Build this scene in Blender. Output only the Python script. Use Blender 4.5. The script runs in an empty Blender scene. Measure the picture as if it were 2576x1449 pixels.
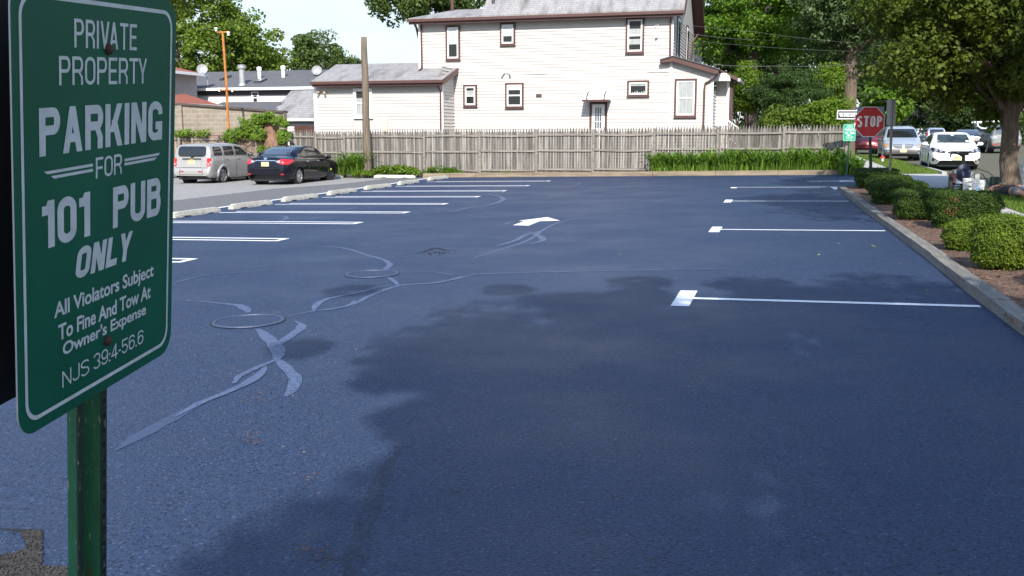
import bpy, bmesh, math, random
import numpy as np
from mathutils import Vector, Matrix
from mathutils.bvhtree import BVHTree
from mathutils.geometry import delaunay_2d_cdt, tessellate_polygon
random.seed(7)
rng = np.random.default_rng(7)
S = bpy.context.scene
COL = S.collection
# ------------------------------------------------------------------ camera, world, sun, exposure
# world axes follow the street: +Y runs along the street away from us, +X points to the street
F, YH, CH, PHI, TILT = 2450.0, 338.0, 1.7, math.radians(15.5), 0.019
TH = math.atan((724.5 - YH) / F)
CP, SP = math.cos(PHI), math.sin(PHI)
cam = bpy.data.cameras.new('camera')
cam.sensor_width = 36.0
cam.lens = 36.0 * F / 2576.0
cam.clip_start, cam.clip_end = 0.05, 3000.0
camo = bpy.data.objects.new('camera', cam)
COL.objects.link(camo)
camo.location = (0, 0, CH)
camo.rotation_euler = (math.pi / 2 - TH, 0, PHI)
S.camera = camo
SUN_EL = math.radians(37)
SUN_AZ = math.radians(13.5)            # the light travels towards this azimuth, left of +Y
trav = Vector((-math.sin(SUN_AZ) * math.cos(SUN_EL), math.cos(SUN_AZ) * math.cos(SUN_EL), -math.sin(SUN_EL)))
W = bpy.data.worlds.new('World')
S.world = W
W.use_nodes = True
nt = W.node_tree
bg = nt.nodes['Background']
sky = nt.nodes.new('ShaderNodeTexSky')
sky.sky_type = 'NISHITA'
sky.sun_disc = False
sky.sun_elevation = SUN_EL
sky.sun_rotation = math.pi - SUN_AZ
sky.air_density = 1.0
sky.dust_density = 0.6
sky.ozone_density = 2.5
# thin bright summer cloud drawn on the sky itself
tc = nt.nodes.new('ShaderNodeTexCoord')
mp = nt.nodes.new('ShaderNodeMapping')
mp.inputs['Scale'].default_value = (1.6, 1.6, 4.5)
nz = nt.nodes.new('ShaderNodeTexNoise')
nz.inputs['Scale'].default_value = 2.3
nz.inputs['Detail'].default_value = 6
cr = nt.nodes.new('ShaderNodeValToRGB')
cr.color_ramp.elements[0].position = 0.30
cr.color_ramp.elements[1].position = 0.68
cr.color_ramp.elements[0].color = (0.74, 0.74, 0.74, 1)
cr.color_ramp.elements[1].color = (0.97, 0.97, 0.97, 1)
mx = nt.nodes.new('ShaderNodeMixRGB')
mx.inputs[2].default_value = (1.95, 2.17, 2.27, 1)
nt.links.new(tc.outputs['Generated'], mp.inputs[0])
nt.links.new(mp.outputs[0], nz.inputs['Vector'])
nt.links.new(nz.outputs[0], cr.inputs[0])
sz = nt.nodes.new('ShaderNodeSeparateXYZ')
nt.links.new(tc.outputs['Generated'], sz.inputs[0])
mh = nt.nodes.new('ShaderNodeMapRange')          # more cloud low in the sky, clear blue overhead
mh.inputs['From Min'].default_value = 0.22
mh.inputs['From Max'].default_value = 0.62
mh.inputs['To Min'].default_value = 1.0
mh.inputs['To Max'].default_value = 0.0
nt.links.new(sz.outputs[2], mh.inputs['Value'])
mm = nt.nodes.new('ShaderNodeMath')
mm.operation = 'MULTIPLY'
nt.links.new(cr.outputs[0], mm.inputs[0])
nt.links.new(mh.outputs[0], mm.inputs[1])
nt.links.new(mm.outputs[0], mx.inputs[0])
nt.links.new(sky.outputs[0], mx.inputs[1])
nt.links.new(mx.outputs[0], bg.inputs['Color'])
bg.inputs['Strength'].default_value = 0.15
sl = bpy.data.lights.new('sun', 'SUN')
sl.energy = 2.95
sl.angle = math.radians(0.5)
sl.color = (1.0, 0.94, 0.83)
so = bpy.data.objects.new('sun', sl)
COL.objects.link(so)
so.rotation_euler = trav.to_track_quat('-Z', 'Y').to_euler()
so.location = (0, -30, 40)
S.view_settings.view_transform = 'Standard'
S.view_settings.look = 'None'
S.view_settings.exposure = 1.36
S.view_settings.gamma = 1.0
S.view_settings.use_curve_mapping = False
S.cycles.max_bounces = 6
S.cycles.transparent_max_bounces = 8

# ------------------------------------------------------------------ where things stand
def zg(x, y):
    return TILT * max(-26.0, min(34.0, CP * x + SP * y))
def ray(px, py):
    a, b = (px - 1288) / F, (724.5 - py) / F
    y = math.cos(TH) + b * math.sin(TH)
    z = -math.sin(TH) + b * math.cos(TH)
    return Vector((a * CP - y * SP, a * SP + y * CP, z))
def G(px, py, dz=0.0):
    """point of the sloping ground that the photograph shows at px, py (2576 wide)"""
    d = ray(px, py)
    k = (CH - dz) / (TILT * (CP * d.x + SP * d.y) - d.z)
    return Vector((0, 0, CH)) + d * k
def onY(px, py, Y):
    d = ray(px, py)
    return Vector((0, 0, CH)) + d * (Y / d.y)
def onX(px, py, X):
    d = ray(px, py)
    return Vector((0, 0, CH)) + d * (X / d.x)
def far(px, D, dz=0.0):
    """ground point seen in column px at D metres in front of the camera"""
    xc = (px - 1288) / F * (D * math.cos(TH) + 1.5 * math.sin(TH))
    x, y = xc * CP - D * SP, xc * SP + D * CP
    return Vector((x, y, zg(x, y) + dz))
def zat(py, D):
    b = (724.5 - py) / F
    return CH + D * (b * math.cos(TH) - math.sin(TH)) / (math.cos(TH) + b * math.sin(TH))

def fac(px, py, D):
    """point seen at px, py standing D metres ahead"""
    d = ray(px, py)
    return Vector((0, 0, CH)) + d * (D / (CP * d.y - SP * d.x))
# ------------------------------------------------------------------ objects and tags
def tag(o, label, cat, group=None):
    o['label'] = label
    o['category'] = cat
    if group: o['group'] = group
    return o
def struct(o, kind='structure'):
    o['kind'] = kind
    return o
def empty(name, loc, label, cat, group=None, rz=0.0):
    o = bpy.data.objects.new(name, None)
    o.empty_display_size = 0.2
    COL.objects.link(o)
    o.location = loc
    o.rotation_euler = (0, 0, rz)
    return tag(o, label, cat, group)
def root_loc(p):
    v = Vector((0, 0, 0))
    while p is not None:
        v += Vector(p.location)
        p = p.parent
    return v
class MB:
    def __init__(s): s.v, s.f, s.m = [], [], []
    def add(s, vs, fs, mi=0):
        n = len(s.v)
        s.v += [tuple(v) for v in vs]
        s.f += [tuple(i + n for i in f) for f in fs]
        s.m += [mi] * len(fs)
        return s
    def poly(s, vs, mi=0): return s.add(vs, [tuple(range(len(vs)))], mi)
    def box(s, x0, x1, y0, y1, z0, z1, mi=0, M=None):
        vs = [Vector((x, y, z)) for z in (z0, z1) for y in (y0, y1) for x in (x0, x1)]
        if M is not None: vs = [M @ v for v in vs]
        return s.add(vs, [(0, 2, 3, 1), (4, 5, 7, 6), (0, 1, 5, 4), (2, 6, 7, 3), (0, 4, 6, 2), (1, 3, 7, 5)], mi)
    def tube(s, pts, rad, n=8, mi=0, caps=True, closed=False):
        pts = [Vector(p) for p in pts]
        if not hasattr(rad, '__len__'): rad = [rad] * len(pts)
        vs, fs = [], []
        N = len(pts)
        prev = None
        for i, p in enumerate(pts):
            if closed: t = pts[(i + 1) % N] - pts[i - 1]
            else: t = pts[min(i + 1, N - 1)] - pts[max(i - 1, 0)]
            t.normalize()
            if prev is None:
                a = t.cross(Vector((0, 0, 1)) if abs(t.z) < 0.9 else Vector((1, 0, 0))).normalized()
            else:
                a = (prev - t * prev.dot(t)).normalized()
            prev = a
            b = t.cross(a)
            for k in range(n):
                an = 2 * math.pi * k / n
                vs.append(p + (a * math.cos(an) + b * math.sin(an)) * rad[i])
        R = N if closed else N - 1
        for i in range(R):
            j = (i + 1) % N
            for k in range(n):
                l = (k + 1) % n
                fs.append((i * n + k, i * n + l, j * n + l, j * n + k))
        if caps and not closed:
            fs.append(tuple(reversed(range(n))))
            fs.append(tuple((N - 1) * n + k for k in range(n)))
        return s.add(vs, fs, mi)
    def cyl(s, p0, p1, r0, r1=None, n=12, mi=0): return s.tube([p0, p1], [r0, r0 if r1 is None else r1], n, mi)
    def lathe(s, prof, n=24, M=None, mi=0):
        """profile of (radius, z) round z"""
        vs, fs = [], []
        for r, z in prof:
            for k in range(n):
                a = 2 * math.pi * k / n
                v = Vector((r * math.cos(a), r * math.sin(a), z))
                vs.append(M @ v if M is not None else v)
        for i in range(len(prof) - 1):
            for k in range(n):
                l = (k + 1) % n
                fs.append((i * n + k, i * n + l, (i + 1) * n + l, (i + 1) * n + k))
        return s.add(vs, fs, mi)
    def prism(s, pts, off, mi=0):
        """polygon pts (3D) swept by vector off"""
        pts = [Vector(p) for p in pts]
        n = len(pts)
        off = Vector(off)
        fs = [tuple(reversed(range(n))), tuple(range(n, 2 * n))]
        fs += [(i, (i + 1) % n, n + (i + 1) % n, n + i) for i in range(n)]
        return s.add(pts + [p + off for p in pts], fs, mi)
    def build(s, name, mats, parent=None, loc=None, smooth=False, local=False):
        me = bpy.data.meshes.new(name)
        if parent is not None: o0 = Vector((0, 0, 0)) if local else root_loc(parent)
        else: o0 = Vector(loc) if loc is not None else Vector((0, 0, 0))
        me.from_pydata([(v[0] - o0.x, v[1] - o0.y, v[2] - o0.z) for v in s.v] if not (local and parent is not None) else s.v, [], s.f)
        if not isinstance(mats, (list, tuple)): mats = [mats]
        for m in mats: me.materials.append(m)
        if len(mats) > 1: me.polygons.foreach_set('material_index', s.m)
        if smooth: me.polygons.foreach_set('use_smooth', [True] * len(me.polygons))
        me.update()
        o = bpy.data.objects.new(name, me)
        COL.objects.link(o)
        if parent is not None: o.parent = parent
        elif loc is not None: o.location = loc
        return o
def fix_normals(o):
    bm = bmesh.new()
    bm.from_mesh(o.data)
    bmesh.ops.recalc_face_normals(bm, faces=bm.faces)
    bm.to_mesh(o.data)
    bm.free()
    return o

# ------------------------------------------------------------------ materials
def lin(r, g, b):
    f = lambda c: c / 255 / 12.92 if c <= 10 else ((c / 255 + 0.055) / 1.055) ** 2.4
    return (f(r), f(g), f(b), 1)
MATS = {}
def M(name, col, col2=None, scale=5.0, rough=0.6, metal=0.0, bump=0.0, bscale=None, stretch=(1, 1, 1), lo=0.35, hi=0.65,
      island=None, coat=0.0, spec=0.5, detail=5, extra=None, bdist=0.02):
    if name in MATS: return MATS[name]
    m = bpy.data.materials.new(name)
    m.use_nodes = True
    t = m.node_tree
    p = t.nodes['Principled BSDF']
    c4 = lambda c: tuple(c) + (1,) if len(c) == 3 else tuple(c)
    p.inputs['Base Color'].default_value = c4(col)
    p.inputs['Roughness'].default_value = rough
    p.inputs['Metallic'].default_value = metal
    p.inputs['Coat Weight'].default_value = coat
    p.inputs['Coat Roughness'].default_value = 0.04
    p.inputs['Specular IOR Level'].default_value = spec
    tcn = t.nodes.new('ShaderNodeTexCoord')
    mpn = t.nodes.new('ShaderNodeMapping')
    mpn.inputs['Scale'].default_value = stretch
    t.links.new(tcn.outputs['Object'], mpn.inputs[0])
    out = None
    if col2 is not None:
        n = t.nodes.new('ShaderNodeTexNoise')
        n.inputs['Scale'].default_value = scale
        n.inputs['Detail'].default_value = detail
        n.inputs['Roughness'].default_value = 0.65
        t.links.new(mpn.outputs[0], n.inputs['Vector'])
        r = t.nodes.new('ShaderNodeMapRange')
        r.inputs['From Min'].default_value = lo
        r.inputs['From Max'].default_value = hi
        t.links.new(n.outputs[0], r.inputs['Value'])
        x = t.nodes.new('ShaderNodeMixRGB')
        x.inputs[1].default_value = c4(col)
        x.inputs[2].default_value = c4(col2)
        t.links.new(r.outputs[0], x.inputs[0])
        out = x.outputs[0]
    if island is not None:
        g = t.nodes.new('ShaderNodeNewGeometry')
        r = t.nodes.new('ShaderNodeMapRange')
        r.inputs['To Min'].default_value = 1 - island
        r.inputs['To Max'].default_value = 1 + island
        t.links.new(g.outputs['Random Per Island'], r.inputs['Value'])
        x = t.nodes.new('ShaderNodeMixRGB')
        x.blend_type = 'MULTIPLY'
        x.inputs[0].default_value = 1
        if out is not None: t.links.new(out, x.inputs[1])
        else: x.inputs[1].default_value = c4(col)
        cb = t.nodes.new('ShaderNodeCombineXYZ')
        for i in range(3): t.links.new(r.outputs[0], cb.inputs[i])
        t.links.new(cb.outputs[0], x.inputs[2])
        out = x.outputs[0]
    if extra is not None: out = extra(t, mpn, out, p)
    if out is not None: t.links.new(out, p.inputs['Base Color'])
    if bump:
        n = t.nodes.new('ShaderNodeTexNoise')
        n.inputs['Scale'].default_value = bscale or scale
        n.inputs['Detail'].default_value = 4
        t.links.new(mpn.outputs[0], n.inputs['Vector'])
        b = t.nodes.new('ShaderNodeBump')
        b.inputs['Strength'].default_value = bump
        b.inputs['Distance'].default_value = bdist
        t.links.new(n.outputs[0], b.inputs['Height'])
        t.links.new(b.outputs[0], p.inputs['Normal'])
    MATS[name] = m
    return m
def leafmat(name, a, b, trans=0.35, scale=0.5, rough=0.55):
    if name in MATS: return MATS[name]
    m = bpy.data.materials.new(name)
    m.use_nodes = True
    t = m.node_tree
    p = t.nodes['Principled BSDF']
    out = t.nodes['Material Output']
    g = t.nodes.new('ShaderNodeNewGeometry')
    tcn = t.nodes.new('ShaderNodeTexCoord')
    n = t.nodes.new('ShaderNodeTexNoise')
    n.inputs['Scale'].default_value = scale
    n.inputs['Detail'].default_value = 2
    t.links.new(tcn.outputs['Object'], n.inputs['Vector'])
    ad = t.nodes.new('ShaderNodeMath')
    ad.operation = 'MULTIPLY_ADD'
    ad.inputs[1].default_value = 0.55
    ad.inputs[2].default_value = -0.3
    t.links.new(g.outputs['Random Per Island'], ad.inputs[0])
    ad2 = t.nodes.new('ShaderNodeMath')
    ad2.operation = 'MULTIPLY_ADD'
    ad2.inputs[1].default_value = 1.2
    t.links.new(n.outputs[0], ad2.inputs[0])
    t.links.new(ad.outputs[0], ad2.inputs[2])
    x = t.nodes.new('ShaderNodeMixRGB')
    x.inputs[1].default_value = tuple(a) + (1,)
    x.inputs[2].default_value = tuple(b) + (1,)
    x.use_clamp = True
    t.links.new(ad2.outputs[0], x.inputs[0])
    t.links.new(x.outputs[0], p.inputs['Base Color'])
    p.inputs['Roughness'].default_value = rough
    p.inputs['Specular IOR Level'].default_value = 0.18
    tr = t.nodes.new('ShaderNodeBsdfTranslucent')
    mu = t.nodes.new('ShaderNodeMixRGB')
    mu.blend_type = 'MULTIPLY'
    mu.inputs[0].default_value = 1
    mu.inputs[2].default_value = (1.5, 1.6, 0.6, 1)
    t.links.new(x.outputs[0], mu.inputs[1])
    t.links.new(mu.outputs[0], tr.inputs['Color'])
    ms = t.nodes.new('ShaderNodeMixShader')
    ms.inputs[0].default_value = trans
    t.links.new(p.outputs[0], ms.inputs[1])
    t.links.new(tr.outputs[0], ms.inputs[2])
    t.links.new(ms.outputs[0], out.inputs['Surface'])
    MATS[name] = m
    return m
def node_noise(t, vec, scale, lo, hi, detail=4, rough=0.6):
    n = t.nodes.new('ShaderNodeTexNoise')
    n.inputs['Scale'].default_value = scale
    n.inputs['Detail'].default_value = detail
    n.inputs['Roughness'].default_value = rough
    t.links.new(vec, n.inputs['Vector'])
    r = t.nodes.new('ShaderNodeMapRange')
    r.inputs['From Min'].default_value = lo
    r.inputs['From Max'].default_value = hi
    t.links.new(n.outputs[0], r.inputs['Value'])
    return r.outputs[0]
def node_mix(t, fac, c1, c2, mode='MIX'):
    x = t.nodes.new('ShaderNodeMixRGB')
    x.blend_type = mode
    for i, c in ((0, fac), (1, c1), (2, c2)):
        if hasattr(c, 'is_linked'): t.links.new(c, x.inputs[i])
        elif isinstance(c, (int, float)): x.inputs[i].default_value = c
        else: x.inputs[i].default_value = tuple(c)[:3] + (1,)
    return x.outputs[0]
def asphalt_extra(t, mpn, out, p):
    v = mpn.outputs[0]
    out = node_mix(t, node_noise(t, v, 0.35, 0.40, 0.66, 3), out, (0.027, 0.045, 0.092))
    # pale stone specks showing through the sealcoat, dark pits between the stones
    vo = t.nodes.new('ShaderNodeTexVoronoi')
    vo.inputs['Scale'].default_value = 95
    t.links.new(v, vo.inputs['Vector'])
    r = t.nodes.new('ShaderNodeMapRange')
    r.inputs['From Min'].default_value = 0.92
    r.inputs['From Max'].default_value = 0.99
    sep = t.nodes.new('ShaderNodeSeparateColor')
    t.links.new(vo.outputs['Color'], sep.inputs[0])
    t.links.new(sep.outputs[0], r.inputs['Value'])
    out = node_mix(t, r.outputs[0], out, (0.07, 0.095, 0.16))
    out = node_mix(t, node_noise(t, v, 55, 0.52, 0.60, 4, 0.8), out, (0.005, 0.009, 0.022))
    out = node_mix(t, node_noise(t, v, 24, 0.62, 0.70, 5, 0.75), out, (0.008, 0.014, 0.035))
    # faint rusty dust
    fa = node_noise(t, v, 1.7, 0.70, 0.80, 3)
    fb = node_noise(t, v, 45, 0.5, 0.62, 3)
    mu = t.nodes.new('ShaderNodeMath')
    mu.operation = 'MULTIPLY'
    t.links.new(fa, mu.inputs[0])
    t.links.new(fb, mu.inputs[1])
    out = node_mix(t, mu.outputs[0], out, (0.16, 0.07, 0.04))
    rr = node_noise(t, v, 0.6, 0.3, 0.7, 4)
    mr = t.nodes.new('ShaderNodeMapRange')
    mr.inputs['To Min'].default_value = 0.42
    mr.inputs['To Max'].default_value = 0.62
    t.links.new(rr, mr.inputs['Value'])
    t.links.new(mr.outputs[0], p.inputs['Roughness'])
    return out
def streaks(col, sx, sz, lo, hi):
    def f(t, mpn, out, p):
        tcn = t.nodes.new('ShaderNodeTexCoord')
        mp2 = t.nodes.new('ShaderNodeMapping')
        mp2.inputs['Scale'].default_value = (sx, sx, sz)
        t.links.new(tcn.outputs['Object'], mp2.inputs[0])
        return node_mix(t, node_noise(t, mp2.outputs[0], 1.0, lo, hi, 5), out, col)
    return f
def shingle_extra(t, mpn, out, p):
    tcn = t.nodes.new('ShaderNodeTexCoord')
    mp2 = t.nodes.new('ShaderNodeMapping')
    mp2.inputs['Rotation'].default_value = (math.radians(90), 0, 0)
    t.links.new(tcn.outputs['Object'], mp2.inputs[0])
    b = t.nodes.new('ShaderNodeTexBrick')
    b.inputs['Scale'].default_value = 1.0
    b.inputs['Brick Width'].default_value = 0.32
    b.inputs['Row Height'].default_value = 0.11
    b.inputs['Mortar Size'].default_value = 0.008
    b.inputs['Color1'].default_value = (1, 1, 1, 1)
    b.inputs['Color2'].default_value = (0.86, 0.86, 0.87, 1)
    b.inputs['Mortar'].default_value = (0.62, 0.6, 0.6, 1)
    t.links.new(mp2.outputs[0], b.inputs['Vector'])
    out = node_mix(t, 1.0, out, b.outputs['Color'], 'MULTIPLY')
    mp3 = t.nodes.new('ShaderNodeMapping')
    mp3.inputs['Scale'].default_value = (1.1, 0.25, 0.25)
    t.links.new(tcn.outputs['Object'], mp3.inputs[0])
    return node_mix(t, node_noise(t, mp3.outputs[0], 1.6, 0.48, 0.72, 5), out, (0.11, 0.10, 0.098))
def block_extra(t, mpn, out, p):
    tcn = t.nodes.new('ShaderNodeTexCoord')
    mp2 = t.nodes.new('ShaderNodeMapping')
    mp2.inputs['Rotation'].default_value = (math.radians(90), 0, 0)
    t.links.new(tcn.outputs['Object'], mp2.inputs[0])
    b = t.nodes.new('ShaderNodeTexBrick')
    b.inputs['Scale'].default_value = 1.0
    b.inputs['Brick Width'].default_value = 0.42
    b.inputs['Row Height'].default_value = 0.21
    b.inputs['Mortar Size'].default_value = 0.012
    b.inputs['Color1'].default_value = (0.85, 0.83, 0.8, 1)
    b.inputs['Color2'].default_value = (1, 1, 1, 1)
    b.inputs['Mortar'].default_value = (1.35, 1.33, 1.3, 1)
    t.links.new(mp2.outputs[0], b.inputs['Vector'])
    return node_mix(t, 1.0, out, b.outputs['Color'], 'MULTIPLY')

ASPH = M('fresh_asphalt', (0.022, 0.040, 0.088), (0.027, 0.047, 0.099), 1.2, 0.5, bump=0.8, bscale=85, bdist=0.009, extra=asphalt_extra, spec=0.2)
SEAL = M('crack_seal', (0.075, 0.105, 0.19), (0.052, 0.077, 0.15), 26, 0.5, bump=0.3, bscale=60, bdist=0.004)
def wornseal():
    t = SEAL.node_tree
    p = t.nodes['Principled BSDF']
    tr = t.nodes.new('ShaderNodeBsdfTransparent')
    ms = t.nodes.new('ShaderNodeMixShader')
    tc_ = t.nodes.new('ShaderNodeTexCoord')
    t.links.new(node_noise(t, tc_.outputs['Object'], 30, 0.33, 0.47, 6, 0.8), ms.inputs[0])
    t.links.new(tr.outputs[0], ms.inputs[1]); t.links.new(p.outputs[0], ms.inputs[2])
    t.links.new(ms.outputs[0], t.nodes['Material Output'].inputs['Surface'])
wornseal()
OLDP = M('old_pavement', (0.30, 0.285, 0.27), (0.20, 0.19, 0.185), 6, 0.9, bump=0.4, bscale=60)
MIDP = M('grey_asphalt', (0.105, 0.105, 0.108), (0.135, 0.133, 0.132), 9, 0.9, bump=0.5, bscale=80)
STREET = M('street_asphalt', (0.15, 0.15, 0.155), (0.19, 0.187, 0.185), 3, 0.9, bump=0.4, bscale=60)
CONC = M('concrete', (0.42, 0.40, 0.37), (0.32, 0.30, 0.28), 4, 0.9, bump=0.3, bscale=40)
STOPC = M('wheel_stop_concrete', (0.50, 0.48, 0.42), (0.36, 0.345, 0.30), 7, 0.9, bump=0.5, bscale=50)
PAINT = M('road_paint', (0.78, 0.78, 0.78), (0.66, 0.66, 0.68), 14, 0.6, extra=lambda t, m_, o, p: node_mix(t, node_noise(t, m_.outputs[0], 38, 0.66, 0.72, 5, 0.7), o, (0.12, 0.14, 0.2)))
GRASS0 = M('lawn', (0.085, 0.14, 0.025), (0.15, 0.185, 0.045), 8, 0.9, bump=1.0, bscale=60)
DIRT = M('ground_dirt', (0.10, 0.085, 0.06), (0.07, 0.075, 0.04), 3, 0.95, bump=0.6, bscale=30)
MULCH = M('mulch', (0.18, 0.105, 0.07), (0.085, 0.050, 0.036), 30, 0.95, bump=1.0, bscale=70, bdist=0.03)
SIDING = M('cream_siding', (0.51, 0.482, 0.458), (0.48, 0.455, 0.43), 1.5, 0.55)
WSIDING = M('white_siding', (0.60, 0.60, 0.615), (0.56, 0.56, 0.57), 1.5, 0.55)
BROWN = M('brown_trim', (0.085, 0.035, 0.030), (0.065, 0.027, 0.024), 5, 0.5)
WHITE = M('white_trim', (0.8, 0.8, 0.8), (0.74, 0.74, 0.74), 6, 0.45)
SHINGLE = M('pale_shingles', (0.31, 0.30, 0.30), (0.245, 0.24, 0.24), 9, 0.9, extra=shingle_extra)
GSHINGLE = M('dark_shingles', (0.085, 0.09, 0.10), (0.11, 0.115, 0.125), 9, 0.9, extra=shingle_extra)
RSHINGLE = M('red_shingles', (0.30, 0.095, 0.06), (0.23, 0.07, 0.05), 9, 0.9)
WOODF = M('weathered_wood', (0.21, 0.195, 0.178), (0.085, 0.078, 0.07), 1.0, 0.9, stretch=(14, 14, 0.9), island=0.42,
          extra=streaks((0.045, 0.037, 0.031), 11, 1.3, 0.55, 0.72), bump=0.3, bscale=3)
WOODR = M('weathered_rail', (0.245, 0.22, 0.195), (0.15, 0.135, 0.12), 1.0, 0.9, stretch=(1, 12, 12), island=0.1)
TIMBER = M('landscape_timber', (0.25, 0.20, 0.14), (0.14, 0.11, 0.08), 1.0, 0.95, stretch=(1.2, 9, 9), island=0.15, bump=0.4, bscale=4)
KERBT = M('grey_kerb', (0.20, 0.19, 0.168), (0.12, 0.112, 0.10), 1.0, 0.95, stretch=(16, 1.8, 16), island=0.12, bump=0.6, bscale=5, extra=streaks((0.08, 0.075, 0.07), 20, 20, 0.62, 0.72))
POLEW = M('pole_wood', (0.19, 0.155, 0.11), (0.09, 0.07, 0.052), 1.0, 0.95, stretch=(16, 16, 0.8), bump=0.5, bscale=3)
BARK = M('bark', (0.17, 0.125, 0.09), (0.075, 0.055, 0.042), 1.0, 0.95, stretch=(14, 14, 2.2), bump=1.0, bscale=1.5, bdist=0.05)
DBARK = M('dark_bark', (0.10, 0.08, 0.065), (0.045, 0.036, 0.03), 1.0, 0.95, stretch=(12, 12, 2), bump=1.0, bscale=1.5)
BLOCK = M('cinder_block', (0.27, 0.235, 0.195), (0.20, 0.175, 0.145), 2, 0.95, extra=block_extra)
RUST = M('rusty_paint', (0.50, 0.20, 0.035), (0.20, 0.065, 0.025), 3, 0.8, stretch=(3, 3, 1))
DGREY = M('dark_grey_metal', (0.05, 0.05, 0.052), None, rough=0.5)
BLACK = M('black_rubber', (0.014, 0.014, 0.015), None, rough=0.75)
BLKP = M('black_plastic', (0.02, 0.02, 0.022), None, rough=0.4)
GALV = M('galvanised_metal', (0.42, 0.43, 0.44), (0.34, 0.35, 0.36), 8, 0.45, metal=0.4)
CHROME = M('chrome', (0.75, 0.75, 0.76), None, rough=0.12, metal=1.0)
ALLOY = M('alloy', (0.55, 0.56, 0.58), None, rough=0.3, metal=0.8)
GLASSD = M('dark_glass', (0.012, 0.014, 0.016), None, rough=0.03, spec=0.8)
GLASSB = M('blue_grey_glass', (0.05, 0.065, 0.085), None, rough=0.03, spec=1.0)
REDL = M('red_lamp_lens', (0.50, 0.012, 0.016), None, rough=0.12, coat=0.6)
CLEARL = M('clear_lamp_lens', (0.45, 0.47, 0.5), (0.2, 0.21, 0.23), 22, 0.1, coat=0.8, metal=0.3)
AMBER = M('amber_lens', (0.5, 0.22, 0.05), None, rough=0.2, coat=0.5)
PLATEY = M('licence_plate_yellow', (0.68, 0.56, 0.16), (0.74, 0.68, 0.45), 9, 0.5)
PLATET = M('plate_lettering', (0.03, 0.03, 0.03), None, rough=0.6)
def rusty(col, name):
    def ex(t, mpn, out, p):
        out = node_mix(t, node_noise(t, mpn.outputs[0], 1.0, 0.60, 0.70, 6, 0.7), out, (0.12, 0.05, 0.022))
        return node_mix(t, node_noise(t, mpn.outputs[0], 7.0, 0.62, 0.70, 5), out, (0.30, 0.26, 0.18))
    return M(name, col, tuple(c * 0.7 for c in col), 2, 0.5, stretch=(26, 26, 5), extra=ex)
GPOST = rusty((0.024, 0.15, 0.062), 'rusty_green_post')
# ------------------------------------------------------------------ ground sheets
def sheet(name, pts, dz, m, kind='structure', loc=None):
    mb = MB()
    P3 = [Vector((x, y, zg(x, y) + dz)) for x, y in pts]
    tri = tessellate_polygon([P3])
    mb.add(P3, [tuple(t) for t in tri])
    o = mb.build(name, m)
    bm = bmesh.new(); bm.from_mesh(o.data)
    bmesh.ops.recalc_face_normals(bm, faces=bm.faces)
    if sum(f.normal.z for f in bm.faces) < 0: bmesh.ops.reverse_faces(bm, faces=bm.faces)
    bm.to_mesh(o.data); bm.free()
    if kind: o['kind'] = kind
    return o
def in_poly(x, y, P):
    c = False
    for i in range(len(P)):
        (ax, ay), (bx, by) = P[i], P[(i + 1) % len(P)]
        if (ay > y) != (by > y) and x < (bx - ax) * (y - ay) / (by - ay) + ax: c = not c
    return c
def rect(x0, x1, y0, y1): return [(x0, y0), (x1, y0), (x1, y1), (x0, y1)]
def ribbon(mb, pts, w, dz, jit=0.0, seed=1):
    """flat strip along ground points (x, y); w one width or one per point"""
    r = random.Random(seed)
    P = [Vector((p[0], p[1])) for p in pts]
    if not hasattr(w, '__len__'): w = [w] * len(P)
    # resample so the edge can wander
    Q, Wd = [], []
    for i in range(len(P) - 1):
        n = max(1, int((P[i + 1] - P[i]).length / 0.12)) if jit else 1
        for k in range(n):
            t = k / n
            p0, p1, p2, p3 = P[max(i - 1, 0)], P[i], P[i + 1], P[min(i + 2, len(P) - 1)]
            q = 0.5 * ((2 * p1) + (p2 - p0) * t + (2 * p0 - 5 * p1 + 4 * p2 - p3) * t * t + (3 * p1 - p0 - 3 * p2 + p3) * t ** 3) if jit else p1.copy()
            Q.append(q); Wd.append(w[i] * (1 - t) + w[i + 1] * t)
    Q.append(P[-1]); Wd.append(w[-1])
    if jit > .1:
        for i, k in ((0, .35), (1, .7), (-1, .35), (-2, .7)): Wd[i] *= k
    vs = []
    for i, q in enumerate(Q):
        t = (Q[min(i + 1, len(Q) - 1)] - Q[max(i - 1, 0)]).normalized()
        n = Vector((-t.y, t.x))
        for sgn in (1, -1):
            e = q + n * sgn * Wd[i] * 0.5 * (1 + (r.uniform(-jit, jit) if jit else 0))
            vs.append((e.x, e.y, zg(e.x, e.y) + dz))
    mb.add(vs, [(2 * i + 1, 2 * i + 3, 2 * i + 2, 2 * i) for i in range(len(Q) - 1)])
gm = MB()
gx = [-900, -300, -120] + list(range(-70, 71, 5)) + [120, 300, 900]
gy = [-300, -60] + list(range(-20, 161, 5)) + [250, 500, 1500]
for j, y in enumerate(gy):
    for i, x in enumerate(gx):
        gm.v.append((x, y, zg(x, y) - 0.03))
nx = len(gx)
for j in range(len(gy) - 1):
    for i in range(nx - 1):
        gm.f.append((j * nx + i, j * nx + i + 1, (j + 1) * nx + i + 1, (j + 1) * nx + i)); gm.m.append(0)
struct(gm.build('ground', DIRT))
LX, KX = -13.85, 1.78                      # left edge of the sealed lot, left face of the kerb
lot = [(LX, -9), (2.02, -9), (2.02, 9.0), (1.93, 12.6), (1.83, 16.9), (1.7, 21), (1.55, 28.75), (2.62, 28.75), (2.72, 38.2), (LX - 0.1, 38.2)]
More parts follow.
